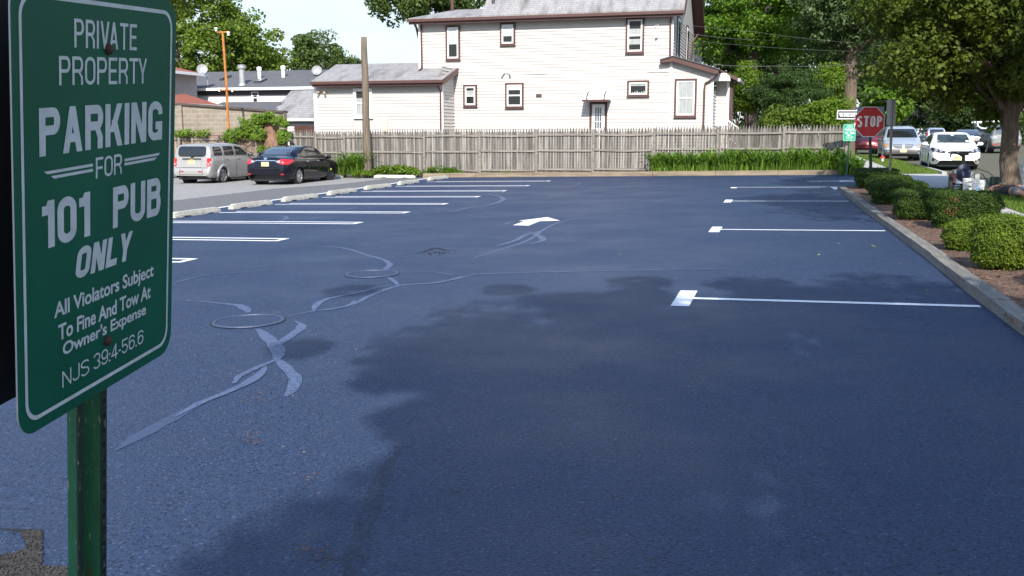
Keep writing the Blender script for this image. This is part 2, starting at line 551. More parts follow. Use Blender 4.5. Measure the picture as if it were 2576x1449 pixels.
# the corner where the sealed surface has broken away to gravel, near the sign post
lot[0:1] = [(LX, -9), ]
hole = [(G(*q).x, G(*q).y) for q in ((48, 1341), (80, 1338), (105, 1337), (107, 1380), (103, 1425), (170, 1432), (172, 1520), (-80, 1520), (-80, 1402), (-10, 1398), (30, 1396), (62, 1385), (66, 1362))]
struct(sheet('parking_lot', lot, 0.0, ASPH))
sheet('old_pavement', [(-45, 2), (-15.6, 2), (-15.7, 38.4), (-15.9, 33.55), (-17.3, 29.7), (-20.3, 29.3), (-45, 29.0)][:3] + [(-15.75, 38.6), (-45, 38.6)], -0.012, OLDP)
sheet('grey_asphalt_strip', [(-40, 0), (LX - 0.02, 0), (LX - 0.1, 38.2), (-15.75, 38.6), (-15.9, 33.55), (-17.3, 29.7), (-20.3, 29.2), (-40, 28.8)], -0.006, MIDP)
sheet('mulch_bed', [(3.5, -6), (3.5, 28.75), (1.6, 28.75), (1.65, 25), (1.72, 21), (1.84, 16.9), (1.93, 13.2), (1.96, 11), (2.03, 8.6), (2.03, -6)], 0.06, MULCH)
sheet('sidewalk', rect(3.45, 4.45, -6, 28.9), 0.014, CONC)
sheet('driveway_apron', [(2.62, 28.9), (5.45, 28.2), (5.45, 38.0), (4.45, 38.0), (2.72, 38.3)], 0.012, CONC)
sheet('far_sidewalk', rect(2.75, 4.2, 38.1, 75), 0.014, CONC)
sheet('lawn_verge', rect(4.45, 5.42, -6, 28.3), 0.018, GRASS0)
sheet('far_lawn', [(4.2, 38), (5.42, 38), (5.42, 46), (4.75, 54), (4.7, 80), (4.2, 80)], 0.018, GRASS0)
sheet('opposite_sidewalk', rect(16.6, 18.0, -20, 200), 0.012, CONC)
sheet('opposite_verge', rect(15.5, 16.6, -20, 200), 0.008, GRASS0)
sheet('opposite_lawn', rect(18.0, 60, -20, 200), 0.004, GRASS0)
sheet('street', [(5.58, -20), (15.5, -20), (15.5, 260), (4.7, 260), (4.7, 55), (5.58, 46)], -0.012, STREET)
kb = MB()
for y0, y1 in ((-6, 28.2), (37.6, 46.2)):
    n = 14
    for k in range(n):
        a, b = y0 + (y1 - y0) * k / n, y0 + (y1 - y0) * (k + 1) / n - 0.01
        z0, z1 = zg(5.5, a), zg(5.5, b)
        kb.add([(5.42, a, z0 - .1), (5.58, a, z0 - .1), (5.42, b, z1 - .1), (5.58, b, z1 - .1), (5.42, a, z0 + .1), (5.57, a, z0 + .1), (5.42, b, z1 + .1), (5.57, b, z1 + .1)],
               [(0, 2, 3, 1), (4, 5, 7, 6), (0, 1, 5, 4), (2, 6, 7, 3), (0, 4, 6, 2), (1, 3, 7, 5)])
struct(kb.build('street_kerb', CONC))
# grey kerb along the right edge of the lot, in long worn lengths
kb = MB()
kp = [(1.93, -6), (1.93, 8.6), (1.86, 11.0), (1.83, 13.2), (1.74, 16.9), (1.62, 21.0), (1.55, 25.0), (1.47, 28.7)]
kp2 = []
for i in range(len(kp) - 1):
    for t in (0, .5): kp2.append((kp[i][0] * (1 - t) + kp[i + 1][0] * t, kp[i][1] * (1 - t) + kp[i + 1][1] * t))
kp2.append(kp[-1])
for i in range(len(kp2) - 1):
    (xa, a), (xb, b) = kp2[i], kp2[i + 1]
    b -= 0.012
    h = 0.105 + 0.006 * math.sin(i * 2.3)
    z0, z1 = zg(xa, a), zg(xb, b)
    kb.add([(xa, a, z0 - .1), (xa + .19, a, z0 - .1), (xb, b, z1 - .1), (xb + .19, b, z1 - .1), (xa + .012, a, z0 + h), (xa + .18, a, z0 + h), (xb + .012, b, z1 + h), (xb + .18, b, z1 + h)],
           [(0, 2, 3, 1), (4, 5, 7, 6), (0, 1, 5, 4), (2, 6, 7, 3), (0, 4, 6, 2), (1, 3, 7, 5)])
z0 = zg(2, 28.8)
kb.box(1.47, 3.45, 28.72, 28.9, z0 - .1, z0 + .09)
o = tag(kb.build('lot_kerb', KERBT), 'low weathered grey kerb between the dark parking lot and the mulch bed', 'kerb')

# ------------------------------------------------------------------ painted markings
LY = [14.85, 17.95, 20.55, 23.2, 25.95, 28.65, 31.5, 34.55]
nm = ['nearest double white stall line, just right of the big green sign', 'second double white stall line from the near end of the left row',
      'third double white stall line from the near end of the left row', 'fourth double white stall line from the near end of the left row',
      'fourth white stall line counted from the fence end of the left row', 'third white stall line counted from the fence end of the left row',
      'second white stall line counted from the fence end of the left row', 'white stall line of the left row closest to the picket fence']
for i, y in enumerate([12.1] + LY):
    mb = MB()
    xa, xb = -12.85, -8.25
    e = 0.17
    for s in (-1, 1): ribbon(mb, [(xa + (0.25 if s > 0 else 0), y + s * e), (-10.6, y + s * e + 0.02), (xb, y + s * e)], 0.125, 0.004, 0.035, int(y * 10))
    mb2 = MB(); ribbon(mb, [(xb + 0.052, y - e - .052), (xb + 0.052, y + e + .052)], 0.105, 0.004)
    tag(mb.build('stall_line', PAINT, loc=(-10, y, 0)), 'short tip of a white stall line beside the big green sign' if i == 0 else nm[i - 1], 'road marking', 'double stall lines of the left row')
tl = [(10.0, -0.93, 1.85), (17.2, -1.1, 1.66), (24.2, -1.27, 1.5), (30.05, -1.42, 1.42)]
tn = ['nearest and largest white T shaped stall mark beside the kerb', 'second nearest white T shaped stall mark beside the kerb',
      'third white T shaped stall mark, ending at the shaded kerb', 'farthest stall mark, with a white corner at the end of the kerb']
for i, (y, xa, xb) in enumerate(tl):
    mb = MB()
    ribbon(mb, [(xa, y - 0.48), (xa, y + 0.48)] if i < 3 else [(xa, y - 0.42), (xa, y + 0.1)], 0.18, 0.004)
    ribbon(mb, [(xa + 0.09, y), (xb, y - 0.03)], 0.108, 0.004, 0.03, i)
    if i == 3: ribbon(mb, [(xb + .02, y + 0.1), (xb + .1, y - 1.25)], 0.26, 0.006)
    tag(mb.build('stall_mark', PAINT, loc=(xa, y, 0)), tn[i], 'road marking', 'T shaped stall marks along the kerb')
def flat(name, pts, dz, m):
    mb = MB()
    P3 = [Vector((x, y, zg(x, y) + dz)) for x, y in pts]
    mb.add(P3, [tuple(t) for t in tessellate_polygon([P3])])
    return mb.build(name, m, loc=(pts[0][0], pts[0][1], 0))
aw = [G(*q) for q in ((1377, 546.6), (1409, 555.5), (1357, 557), (1330, 568), (1290, 567), (1318, 557), (1305, 555.5))]
tag(flat('painted_arrow', [(p.x, p.y) for p in aw], 0.004, PAINT), 'broad white arrow painted in the middle of the lot pointing away', 'road marking')
mb = MB()
ribbon(mb, [(0.75, 33.4), (1.75, 33.4)], 0.17, 0.004)
P3 = [(1.75, 33.72), (1.75, 33.08), (2.75, 33.4)]
mb.poly([(x, y, zg(x, y) + .004) for x, y in P3])
tag(mb.build('painted_arrow', PAINT, loc=(1, 33, 0)), 'thin white arrow pointing right to the lot exit', 'road marking')
mb = MB()
ribbon(mb, [(LX + .05, 10), (LX + .05, 21.5), (LX + 0.08, 30), (LX - .05, 37.9)], 0.17, 0.004)
tag(mb.build('edge_line', PAINT, loc=(LX, 20, 0)), 'long white edge line running behind the row of wheel stops', 'road marking')

# ------------------------------------------------------------------ crack filler, manholes, broken patch
SEAL2 = M('faint_seal', (0.031, 0.050, 0.108), (0.024, 0.041, 0.090), 20, .5)
CR = [([(440, 755), (500, 758), (560, 764), (600, 768), (618, 776), (624, 787)], [.05, .06, .07, .12, .17, .15]),
      ([(648, 828), (668, 845), (685, 862), (695, 880), (702, 895), (695, 908)], [.16, .17, .18, .2, .2, .17]),
      ([(738, 808), (757, 815), (755, 828), (735, 842), (710, 860), (697, 872)], [.06, .12, .14, .13, .15, .17]),
      ([(698, 905), (660, 920), (625, 935), (602, 948), (588, 966)], [.16, .12, .09, .12, .14]),
      ([(668, 923), (652, 945), (610, 970), (560, 992), (500, 1017), (440, 1050)], [.12, .13, .1, .1, .09, .05]),
      ([(695, 902), (720, 925), (738, 945), (741, 965), (733, 985), (718, 998)], [.14, .12, .13, .15, .15, .15]),
      ([(716, 797), (790, 783), (850, 775), (890, 765), (930, 745), (985, 724), (1010, 718), (1080, 713), (1140, 704), (1190, 692), (1250, 688), (1400, 684), (1600, 680), (1750, 676), (1880, 680)],
       [.05, .06, .07, .08, .09, .09, .1, .08, .08, .08, .08, .08, .075, .07, .03]),
      ([(790, 783), (797, 766), (825, 752), (900, 737), (960, 722), (1000, 718)], [.06, .14, .12, .07, .06, .06]),
      ([(795, 782), (830, 780), (870, 772), (886, 765), (893, 757)], [.05, .05, .07, .11, .1]),
      ([(1000, 718), (988, 705), (973, 697)], [.12, .1, .09]),
      ([(962, 683), (980, 668), (968, 655), (920, 641), (880, 628), (840, 621), (780, 618), (705, 612)], [.08, .13, .1, .09, .08, .07, .04, .03]),
      ([(930, 651), (1000, 648), (1058, 643)], .035), ([(1005, 686), (1090, 685), (1150, 693), (1195, 690)], [.03, .05, .07, .05]),
      ([(1118, 683), (1160, 690), (1200, 690)], [.03, .05, .05]), ([(1060, 716), (1110, 711), (1160, 697), (1210, 690)], [.05, .07, .07, .05]),
      ([(1187, 650), (1240, 634), (1310, 612), (1342, 597), (1365, 580), (1400, 562), (1450, 550), (1530, 541)], [.05, .07, .09, .1, .09, .08, .06, .03]),
      ([(1247, 619), (1295, 606), (1318, 593), (1350, 584), (1385, 579)], [.06, .07, .07, .05, .05]),
      ([(1300, 617), (1340, 612), (1365, 606), (1362, 597), (1350, 592), (1352, 586)], [.05, .05, .08, .09, .09, .08]),
      ([(1266, 566), (1283, 560), (1300, 556)], .05),
      ([(860, 556), (1000, 545), (1060, 538), (1130, 533), (1170, 525), (1235, 515), (1265, 503), (1255, 494), (1215, 488)], [.03, .04, .05, .06, .09, .08, .1, .08, .04]),
      ([(1130, 533), (1300, 532), (1500, 532), (1700, 535), (1850, 538)], [.03, .03, .03, .045, .03]),
      ([(1365, 474), (1500, 482), (1650, 492)], .04), ([(1385, 473), (1440, 468), (1460, 460)], .04),
      ([(440, 712), (520, 692), (620, 685), (735, 675)], [.07, .05, .04, .03]),
      ([(880, 526), (900, 521), (850, 531)], .04), ([(690, 560), (722, 549), (700, 543), (640, 545)], .06), ([(600, 573), (720, 558)], .04),
      ([(1085, 680), (1100, 684)], .04)]
mb = MB()
for i, (pts, w) in enumerate(CR):
    g = [G(*p) for p in pts]
    ribbon(mb, [(p.x, p.y) for p in g], [q * (.66 if g[0].y < 13 else 1.25) for q in w] if hasattr(w, '__len__') else w * (.8 if g[0].y < 13 else 1.4), 0.003 + 0.0006 * (i % 5), 0.22, i)
struct(mb.build('crack_seal', SEAL))
mb = MB()
g = [G(*q) for q in ((520, 1008), (430, 1055), (350, 1100), (290, 1134))]
ribbon(mb, [(p.x, p.y) for p in g], [.07, .10, .10, .04], 0.0026, .25, 77)
struct(mb.build('crack_seal', SEAL2))
DARKC = M('open_crack', (0.008, 0.008, 0.01), None, rough=0.9)
mb = MB()
g = [G(*p) for p in ((1042, 640), (1070, 632), (1097, 624.5), (1120, 630), (1163, 632))]
ribbon(mb, [(p.x, p.y) for p in g], [.015, .03, .05, .03, .012], 0.007, 0.35, 3)
r_ = random.Random(5)
for k in range(40):
    p = G(1092 + r_.gauss(0, 18), 637 + r_.gauss(0, 2.5))
    s = r_.uniform(.004, .015)
    mb.tube([p, p + Vector((0, 0, s))], [s, s * .5], 5)
struct(mb.build('open_crack', DARKC))
MHR = M('sealed_rim', (0.042, 0.062, 0.118), (0.028, 0.045, 0.09), 12, 0.5, bump=0.4, bscale=60, bdist=0.004)
MH = M('sealed_lid', (0.021, 0.038, 0.086), (0.026, 0.045, 0.096), 5, 0.5, bump=0.4, bscale=80, bdist=0.004)
for (px, py), r, lab in (((625, 809), 0.335, 'larger round sealed manhole lid with a raised rim, near the sign'), ((936, 690), 0.335, 'smaller looking round sealed manhole lid, farther into the lot')):
    c = G(px, py)
    mb = MB()
    TM = Matrix.Translation(c) @ Vector((0, 0, 1)).rotation_difference(Vector((-TILT * CP, -TILT * SP, 1)).normalized()).to_matrix().to_4x4()
    mb.lathe([(0.0, .007), (r * .90, .007)], 40, TM)
    root = empty('manhole_lid', c, lab, 'manhole lid', 'manhole lids in the lot')
    mb.build('lid', ASPH, root)
    mb = MB(); mb.lathe([(r * .90, .006), (r * .91, .014), (r * .98, .014), (r, .004)], 48, TM)
    mb.build('rim', MHR, root)
    mb = MB(); mb.lathe([(r, .0052), (r * 1.035, .0052)], 48, TM)
    mb.build('gap', DARKC, root)
GRAVEL = M('gravel', (0.038, 0.037, 0.038), (0.015, 0.015, 0.017), 18, 0.95, island=0.35, bump=0.5, bscale=60)
sheet('gravel_patch', hole, 0.004, M('gravel_soil', (0.06, 0.05, 0.042), (0.035, 0.03, 0.027), 30, 0.95, bump=0.8, bscale=90))
mb = MB()
r_ = random.Random(9)
for k in range(9000):
    x, y = r_.uniform(-3.5, -2.6), r_.uniform(2.75, 3.45)
    if not in_poly(x, y, hole): continue
    s = r_.uniform(.003, .009)
    z = zg(x, y) + .006 + s * .4
    bs = [Vector((r_.gauss(0, 1), r_.gauss(0, 1), r_.gauss(0, .7))).normalized() * s * r_.uniform(.7, 1.2) for _ in range(6)]
    q = [(x + s, y, z), (x, y + s * r_.uniform(.6, 1.1), z), (x - s, y, z), (x, y - s, z), (x + s * .2, y, z + s * r_.uniform(.6, 1)), (x, y, z - s)]
    mb.add(q, [(0, 1, 4), (1, 2, 4), (2, 3, 4), (3, 0, 4), (1, 0, 5), (2, 1, 5), (3, 2, 5), (0, 3, 5)])
struct(mb.build('loose_gravel', GRAVEL), 'stuff')
mb = MB()
g = [(G(*q).x, G(*q).y) for q in ((-60, 1330), (0, 1334), (60, 1338), (105, 1337), (107, 1365))]
ribbon(mb, g, [.016, .02, .02, .014, .008], 0.008, .4, 2)
struct(mb.build('broken_edge', DARKC))
# scattered leaves and grit on the lot
LEAFY = leafmat('fallen_leaf', (0.22, 0.20, 0.06), (0.20, 0.30, 0.06), 0.2, 3)
mb = MB()
for px, py in ((2195, 618), (2200, 620), (2190, 621), (2060, 640), (2265, 662), (1757, 655), (2110, 612), (1560, 640), (1700, 700), (2000, 590), (1375, 480), (1400, 505), (2330, 730)):
    c = G(px, py, .006)
    for k in range(2):
        a = r_.uniform(0, 6.28); s = r_.uniform(.014, .032)
        d = Vector((math.cos(a), math.sin(a), r_.uniform(0, .3))) * s; e = Vector((-math.sin(a), math.cos(a), r_.uniform(0, .3))) * s * .6
        mb.poly([c - d, c - e, c + d, c + e])
struct(mb.build('fallen_leaves', LEAFY), 'stuff')
GRIT = M('pale_grit', (0.26, 0.24, 0.22), (0.16, 0.08, 0.045), 20, 0.9, island=0.4)
mb = MB()
for k in range(190):
    if k < 0:
        cx, cy = r_.choice(((645, 1000), (628, 1095), (790, 1205), (820, 1400), (430, 985), (560, 860)))
        px, py, s = cx + r_.gauss(0, 20), cy + r_.gauss(0, 9), r_.uniform(.0015, .004)
    else: px, py, s = r_.uniform(440, 2300), 480 + 700 * r_.random() ** 1.3, r_.uniform(.003, .007)
    c = G(px, py, .003)
    if not -13 < c.x < 1.5: continue
    mb.add([c + Vector((s, 0, 0)), c + Vector((0, s, 0)), c + Vector((-s, -s * .5, 0)), c + Vector((0, 0, s))], [(0, 1, 3), (1, 2, 3), (2, 0, 3)])
struct(mb.build('loose_grit', GRIT), 'stuff')
mb = MB()
for k in range(230):
    cx, cy, sx, sy = r_.choice(((648, 1000, 16, 8), (630, 1096, 24, 10), (640, 1108, 14, 5), (785, 1205, 18, 16), (822, 1402, 16, 10), (770, 1380, 18, 12), (575, 940, 22, 8), (730, 676, 16, 2)))
    c = G(cx + r_.gauss(0, sx), cy + r_.gauss(0, sy), .004); a = r_.uniform(0, 6.28); L_ = r_.uniform(.003, .008)
    d = Vector((math.cos(a), math.sin(a), 0)) * L_; e = Vector((-math.sin(a), math.cos(a), .3)) * L_ * .35
    mb.poly([c - d - e, c + d - e, c + d + e, c - d + e])
struct(mb.build('fallen_catkins', M('rusty_debris', (0.20, 0.095, 0.055), (0.12, 0.06, 0.04), 15, .9, island=.4)), 'stuff')
# a long dark streak and two dark spots, blotchy, part transparent, near the camera
def marks_mat():
    m = M('dark_marks', (0.010, 0.016, 0.036), None, rough=.5)
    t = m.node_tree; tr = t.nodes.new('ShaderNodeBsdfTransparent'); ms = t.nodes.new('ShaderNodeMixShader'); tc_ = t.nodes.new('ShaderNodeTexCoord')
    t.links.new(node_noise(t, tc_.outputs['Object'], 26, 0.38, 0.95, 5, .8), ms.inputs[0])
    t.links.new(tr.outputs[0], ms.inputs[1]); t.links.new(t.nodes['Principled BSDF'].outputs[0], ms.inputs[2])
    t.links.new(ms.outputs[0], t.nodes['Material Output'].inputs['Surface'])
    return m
MARKS = marks_mat()
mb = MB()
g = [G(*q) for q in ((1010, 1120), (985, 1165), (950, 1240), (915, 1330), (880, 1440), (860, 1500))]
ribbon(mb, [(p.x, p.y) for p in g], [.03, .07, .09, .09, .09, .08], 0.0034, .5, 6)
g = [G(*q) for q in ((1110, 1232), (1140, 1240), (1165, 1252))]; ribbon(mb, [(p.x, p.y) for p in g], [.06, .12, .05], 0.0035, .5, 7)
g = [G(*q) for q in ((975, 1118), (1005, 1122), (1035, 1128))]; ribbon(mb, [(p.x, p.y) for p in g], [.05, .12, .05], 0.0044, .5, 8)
struct(mb.build('dark_marks', MARKS))

# ------------------------------------------------------------------ wheel stops
def wheel_stop(x, y, rz, label, L=1.83):
    root = empty('wheel_stop', (x, y, zg(x, y)), label, 'wheel stop', 'concrete wheel stops', rz)
    mb = MB()
    r = random.Random(int(x * 100 + y * 10))
    n = 14
    prof = [(-.085, 0), (-.08, .05), (-.055, .125), (.055, .125), (.08, .05), (.085, 0)]
    vs = []
    for i in range(n + 1):
        t = i / n
        u = -L / 2 + L * t
        e = min(t, 1 - t) * L
        k = min(1.0, 0.55 + e / 0.2)
        hz = 1.0 if e > .12 else (0.70 + 0.30 * e / .12)
        for a, b in prof:
            up = 0.026 if (0.2 < t < 0.3 or .7 < t < .8) and b == 0 else 0
            vs.append((a * (0.75 + .25 * k) + r.uniform(-.003, .003), u, b * hz + up + r.uniform(-.002, .002)))
    m_ = len(prof)
    fs = [(i * m_ + k, (i + 1) * m_ + k, (i + 1) * m_ + k + 1, i * m_ + k + 1) for i in range(n) for k in range(m_ - 1)]
    fs += [tuple(range(m_)), tuple(reversed([n * m_ + k for k in range(m_)]))]
    mb.add(vs, fs)
    fix_normals(mb.build('block', STOPC, root, local=True))
    mb = MB()
    for u in (-.55, .55): mb.cyl((0, u, .118), (0, u, .129), .012, n=8)
    mb.build('pin', RUST, root, local=True)
    return root
ws = [(17.0, 'wheel stop half hidden behind the big green sign'), (19.75, 'nearest wheel stop of the left row, its end just right of the sign'), (22.2, 'second fully visible wheel stop in the left row'),
      (24.85, 'third fully visible wheel stop in the left row'), (27.6, 'fourth fully visible wheel stop in the left row'), (30.4, 'fifth fully visible wheel stop in the left row'),
      (33.2, 'sixth fully visible wheel stop in the left row, next to the last'), (36.4, 'last wheel stop of the left row, by the timber edging')]
for y, lab in ws[1:]: wheel_stop(-13.05 - 0.004 * (y - 19), y, -0.03 + 0.03 * math.sin(y), lab)
wheel_stop(-15.6, 38.0, math.pi / 2 + .02, 'wheel stop lying along the fence right of the wooden pole')
wheel_stop(-18.9, 38.05, math.pi / 2 - .03, 'wheel stop in front of the black sedan, left of the pole')
wheel_stop(-24.4, 38.1, math.pi / 2, 'wheel stop along the old fence, left of the silver wagon')
# ------------------------------------------------------------------ picket fence and landscape timber
FY = 38.95
TB = MB()
xs = [-14.4, -12.1, -9.7, -7.3, -4.9, -2.5, -0.2, 1.95]
root = empty('landscape_timber', (-6, 38.2, zg(-6, 38.2)), 'long brown landscape timber edging the bed below the picket fence', 'timber edging')
for i in range(len(xs) - 1):
    a, b = xs[i], xs[i + 1] - .012
    mb = MB()
    za, zb = zg(a, 38.2), zg(b, 38.2)
    dy = 0.02 * math.sin(i * 1.7)
    mb.add([(a, 38.1 + dy, za - .1), (b, 38.1 + dy, zb - .1), (a, 38.3 + dy, za - .1), (b, 38.3 + dy, zb - .1), (a, 38.11 + dy, za + .175), (b, 38.11 + dy, zb + .175), (a, 38.29 + dy, za + .175), (b, 38.29 + dy, zb + .175)],
           [(0, 2, 3, 1), (4, 5, 7, 6), (0, 1, 5, 4), (2, 6, 7, 3), (0, 4, 6, 2), (1, 3, 7, 5)])
    mb.build('timber', TIMBER, root)
BEDS = M('bed_soil', (0.17, 0.10, 0.07), (0.11, 0.075, 0.05), 9, 0.95, bump=0.8, bscale=50)
sheet('planting_bed', [(-20.5, 38.6), (-14.4, 38.3), (2.3, 38.3), (2.6, 38.95), (2.2, 39.3), (-20.5, 39.6)], 0.12, BEDS)
def picket_fence(name, label, x0, x1, posts, zt0, zt1, y, tips=True, mat=WOODF, seed=3, low=None, cat='fence', wob=0.03):
    r = random.Random(seed)
    root = empty(name, (x0, y, zg(x0, y)), label, cat)
    top = lambda x: zt0 + (zt1 - zt0) * (x - x0) / (x1 - x0)
    P = sorted(posts)
    for i in range(len(P) - 1):
        a, b = P[i], P[i + 1]
        mb = MB()
        x = a + .02
        sag = r.uniform(-.02, .03)
        while x < b - .03:
            w = r.uniform(.088, .108)
            w = min(w, b - x)
            t = (x - a) / (b - a)
            zt = top(x) + r.uniform(-.012, .012) - sag * 4 * t * (1 - t)
            z0 = zg(x, y) + .1
            yy = y + r.uniform(-.006, .006)
            lean = r.uniform(-.006, .006)
            if tips: pts = [(x, z0), (x + w, z0), (x + w + lean, zt - .17), (x + w * .84 + lean, zt - .13), (x + w * .57 + lean, zt), (x + w * .43 + lean, zt), (x + w * .16 + lean, zt - .13), (x + lean, zt - .17)]
            else: pts = [(x, z0), (x + w, z0), (x + w + lean, zt), (x + lean, zt)]
            mb.prism([(u, yy + .022, v) for u, v in pts], (0, -.022, 0))
            x += w + r.uniform(.008, .02)
        mb.build('pickets', mat, root)
        zz = top((a + b) / 2)
        zl = zg((a + b) / 2, y) + .24
        for k, z in enumerate((zz - .30, (zz - .30 + zl) / 2 + .08, zl)):
            dz = r.uniform(-wob, wob)
            pts = []
            mb = MB()
            for s in range(7):
                t = s / 6
                pts.append((a + (b - a) * t, z + dz * math.sin(t * 3.1) - sag * 3 * t * (1 - t)))
            for s in range(6):
                (u0, v0), (u1, v1) = pts[s], pts[s + 1]
                mb.add([(u0, y - .062, v0 - .035), (u1, y - .062, v1 - .035), (u0, y - .024, v0 - .035), (u1, y - .024, v1 - .035), (u0, y - .062, v0 + .035), (u1, y - .062, v1 + .035), (u0, y - .024, v0 + .035), (u1, y - .024, v1 + .035)],
                       [(0, 2, 3, 1), (4, 5, 7, 6), (0, 1, 5, 4), (2, 6, 7, 3), (0, 4, 6, 2), (1, 3, 7, 5)])
            mb.build('rail', WOODR, root)
    for p in P:
        mb = MB()
        zt = top(p) - .08
        z0 = zg(p, y) - .1
        k = r.uniform(-.02, .02)
        mb.cyl((p + k, y - .075, z0), (p, y - .075, zt), .062, .056, 10)
        mb.build('post', WOODR, root, smooth=False)
    return root
def fx(px, py=430): return onY(px, py, FY - .07).x
pp = [fx(q) for q in (868, 1068, 1207, 1349, 1492, 1644, 1803, 1968, 2126)]
zt0 = onY(868, 328, FY).z; zt1 = onY(2126, 311, FY).z
picket_fence('picket_fence', 'weathered grey picket fence with pointed tips along the back of the lot', pp[0], pp[-1], [fx(797)] + pp, zt0, zt1, FY)
picket_fence('board_fence', 'short plain stretch of weathered board fence between the vines and the picket fence', fx(733), fx(795), [fx(733), fx(795)], onY(740, 327, FY).z, onY(795, 326, FY).z, FY + .05, seed=8)
OLDF = M('old_fence_wood', (0.33, 0.25, 0.19), (0.17, 0.12, 0.095), 1.0, 0.95, stretch=(6, 6, 1), island=0.15, bump=0.5, bscale=5, extra=streaks((0.09, 0.055, 0.045), 2.2, 1.2, .5, .68))
picket_fence('old_fence', 'old brown board fence with dried vine stains behind the silver wagon', -30, fx(716), [-30, -27.4, fx(480), fx(560), fx(640), fx(716)], 1.75, 1.78, FY + .25, tips=False, mat=OLDF, seed=11)
# wooden pole
b = onY(925, 441, 38.45); t = onY(915.5, 93, 38.45)
mb = MB()
pz = [b + (t - b) * k / 12 + Vector((.012 * math.sin(k), 0, 0)) for k in range(13)]
mb.tube([b - Vector((0, 0, .3))] + pz, [.19] + [.178 - .055 * k / 12 for k in range(13)], 16)
tag(mb.build('wooden_pole', POLEW, loc=b, smooth=True), 'bare weathered wooden pole with no wires standing in front of the picket fence', 'pole')

# ------------------------------------------------------------------ houses
HY = 45.5
def siding_wall(mb, p0, p1, z0, z1, board=0.15, lip=0.03):
    """lapped boards on the wall from p0 to p1 (xy), facing right of the direction p0->p1 ... outward = (dy, -dx)"""
    d = Vector((p1[0] - p0[0], p1[1] - p0[1])); L = d.length; d /= L
    o = Vector((d.y, -d.x))
    n = int(math.ceil((z1 - z0) / board))
    for k in range(n):
        a, b = z0 + k * board, min(z0 + (k + 1) * board, z1)
        A = Vector((p0[0], p0[1], 0)); B = Vector((p1[0], p1[1], 0))
        O = Vector((o.x, o.y, 0))
        z = Vector((0, 0, 1))
        mb.poly([A + O * lip + z * a, B + O * lip + z * a, B + z * b, A + z * b])
        mb.poly([A + z * a, B + z * a, B + O * lip + z * a, A + O * lip + z * a])
ROOMD = M('dark_room', (0.02, 0.02, 0.022), None, rough=0.9)
CURT = M('pale_curtain', (0.55, 0.55, 0.54), (0.36, 0.36, 0.37), 1.0, 0.9, stretch=(16, 16, 0.8))
BLIND = M('white_blind', (0.78, 0.78, 0.77), None, rough=0.8)
def glassmat():
    if 'window_glass' in MATS: return MATS['window_glass']
    m = bpy.data.materials.new('window_glass'); m.use_nodes = True
    t = m.node_tree; t.nodes.remove(t.nodes['Principled BSDF'])
    gl = t.nodes.new('ShaderNodeBsdfGlossy'); gl.inputs['Roughness'].default_value = .02
    tr = t.nodes.new('ShaderNodeBsdfTransparent'); tr.inputs['Color'].default_value = (.85, .88, .9, 1)
    fr = t.nodes.new('ShaderNodeFresnel'); fr.inputs['IOR'].default_value = 1.42
    ms = t.nodes.new('ShaderNodeMixShader')
    t.links.new(fr.outputs[0], ms.inputs[0]); t.links.new(tr.outputs[0], ms.inputs[1]); t.links.new(gl.outputs[0], ms.inputs[2])
    t.links.new(ms.outputs[0], t.nodes['Material Output'].inputs['Surface'])
    MATS['window_glass'] = m
    return m
WGL = glassmat()
def frame_mb(mb, x0, x1, z0, z1, w, y0, y1):
    mb.box(x0, x1, y0, y1, z0, z0 + w); mb.box(x0, x1, y0, y1, z1 - w, z1)
    mb.box(x0, x0 + w, y0, y1, z0 + w, z1 - w); mb.box(x1 - w, x1, y0, y1, z0 + w, z1 - w)
def window(root, r, Y, trim=BROWN, tw=.085, split=.5, upper=None, lower=None, label=None):
    """double-hung window: r in photograph columns and rows on the wall plane Y; upper / lower = (material, from, to) cloth behind the glass"""
    a, b = onY(r[0], r[3], Y), onY(r[2], r[1], Y)
    x0, x1, z0, z1 = a.x, b.x, a.z, b.z
    mb = MB(); frame_mb(mb, x0, x1, z0, z1, tw, Y - .11, Y + .02)
    mb.box(x0 - .02, x1 + .02, Y - .13, Y + .02, z0 - .03, z0 - .001)
    w = mb.build('window', trim, root)
    if label: w['label'] = label
    x0 += tw; x1 -= tw; z0 += tw; z1 -= tw
    Y -= .03
    mb = MB(); mb.poly([(x0, Y - .022, z0), (x1, Y - .022, z0), (x1, Y - .022, z1), (x0, Y - .022, z1)])
    mb.build('room', ROOMD, w)
    mb = MB(); frame_mb(mb, x0, x1, z0, z1, .07, Y - .062, Y + .01)
    zm = z0 + (z1 - z0) * (1 - split) if split else None
    if split: mb.box(x0 + .07, x1 - .07, Y - .058, Y + .01, zm - .03, zm + .03)
    mb.build('sash', WHITE, w)
    for cl, za, zb in ((upper, (zm or z0) + .03, z1 - .07), (lower, z0 + .07, (zm or z1) - .03)):
        if not cl: continue
        m, f0, f1 = cl
        mb = MB()
        n = 24
        q0, q1 = zb - (zb - za) * f1, zb - (zb - za) * f0
        for k in range(n):
            u0, u1 = x0 + .07 + (x1 - x0 - .14) * k / n, x0 + .07 + (x1 - x0 - .14) * (k + 1) / n
            d0, d1 = .004 * math.sin(k * 1.9), .004 * math.sin((k + 1) * 1.9)
            mb.poly([(u0, Y - .03 + d0, q0), (u1, Y - .03 + d1, q0), (u1, Y - .03 + d1, q1), (u0, Y - .03 + d0, q1)])
        mb.build('curtain' if m is CURT else 'blind', m, w)
    mb = MB(); mb.poly([(x0 + .06, Y - .045, z0 + .06), (x1 - .06, Y - .045, z0 + .06), (x1 - .06, Y - .045, z1 - .06), (x0 + .06, Y - .045, z1 - .06)])
    mb.build('pane', WGL, w)
    return w
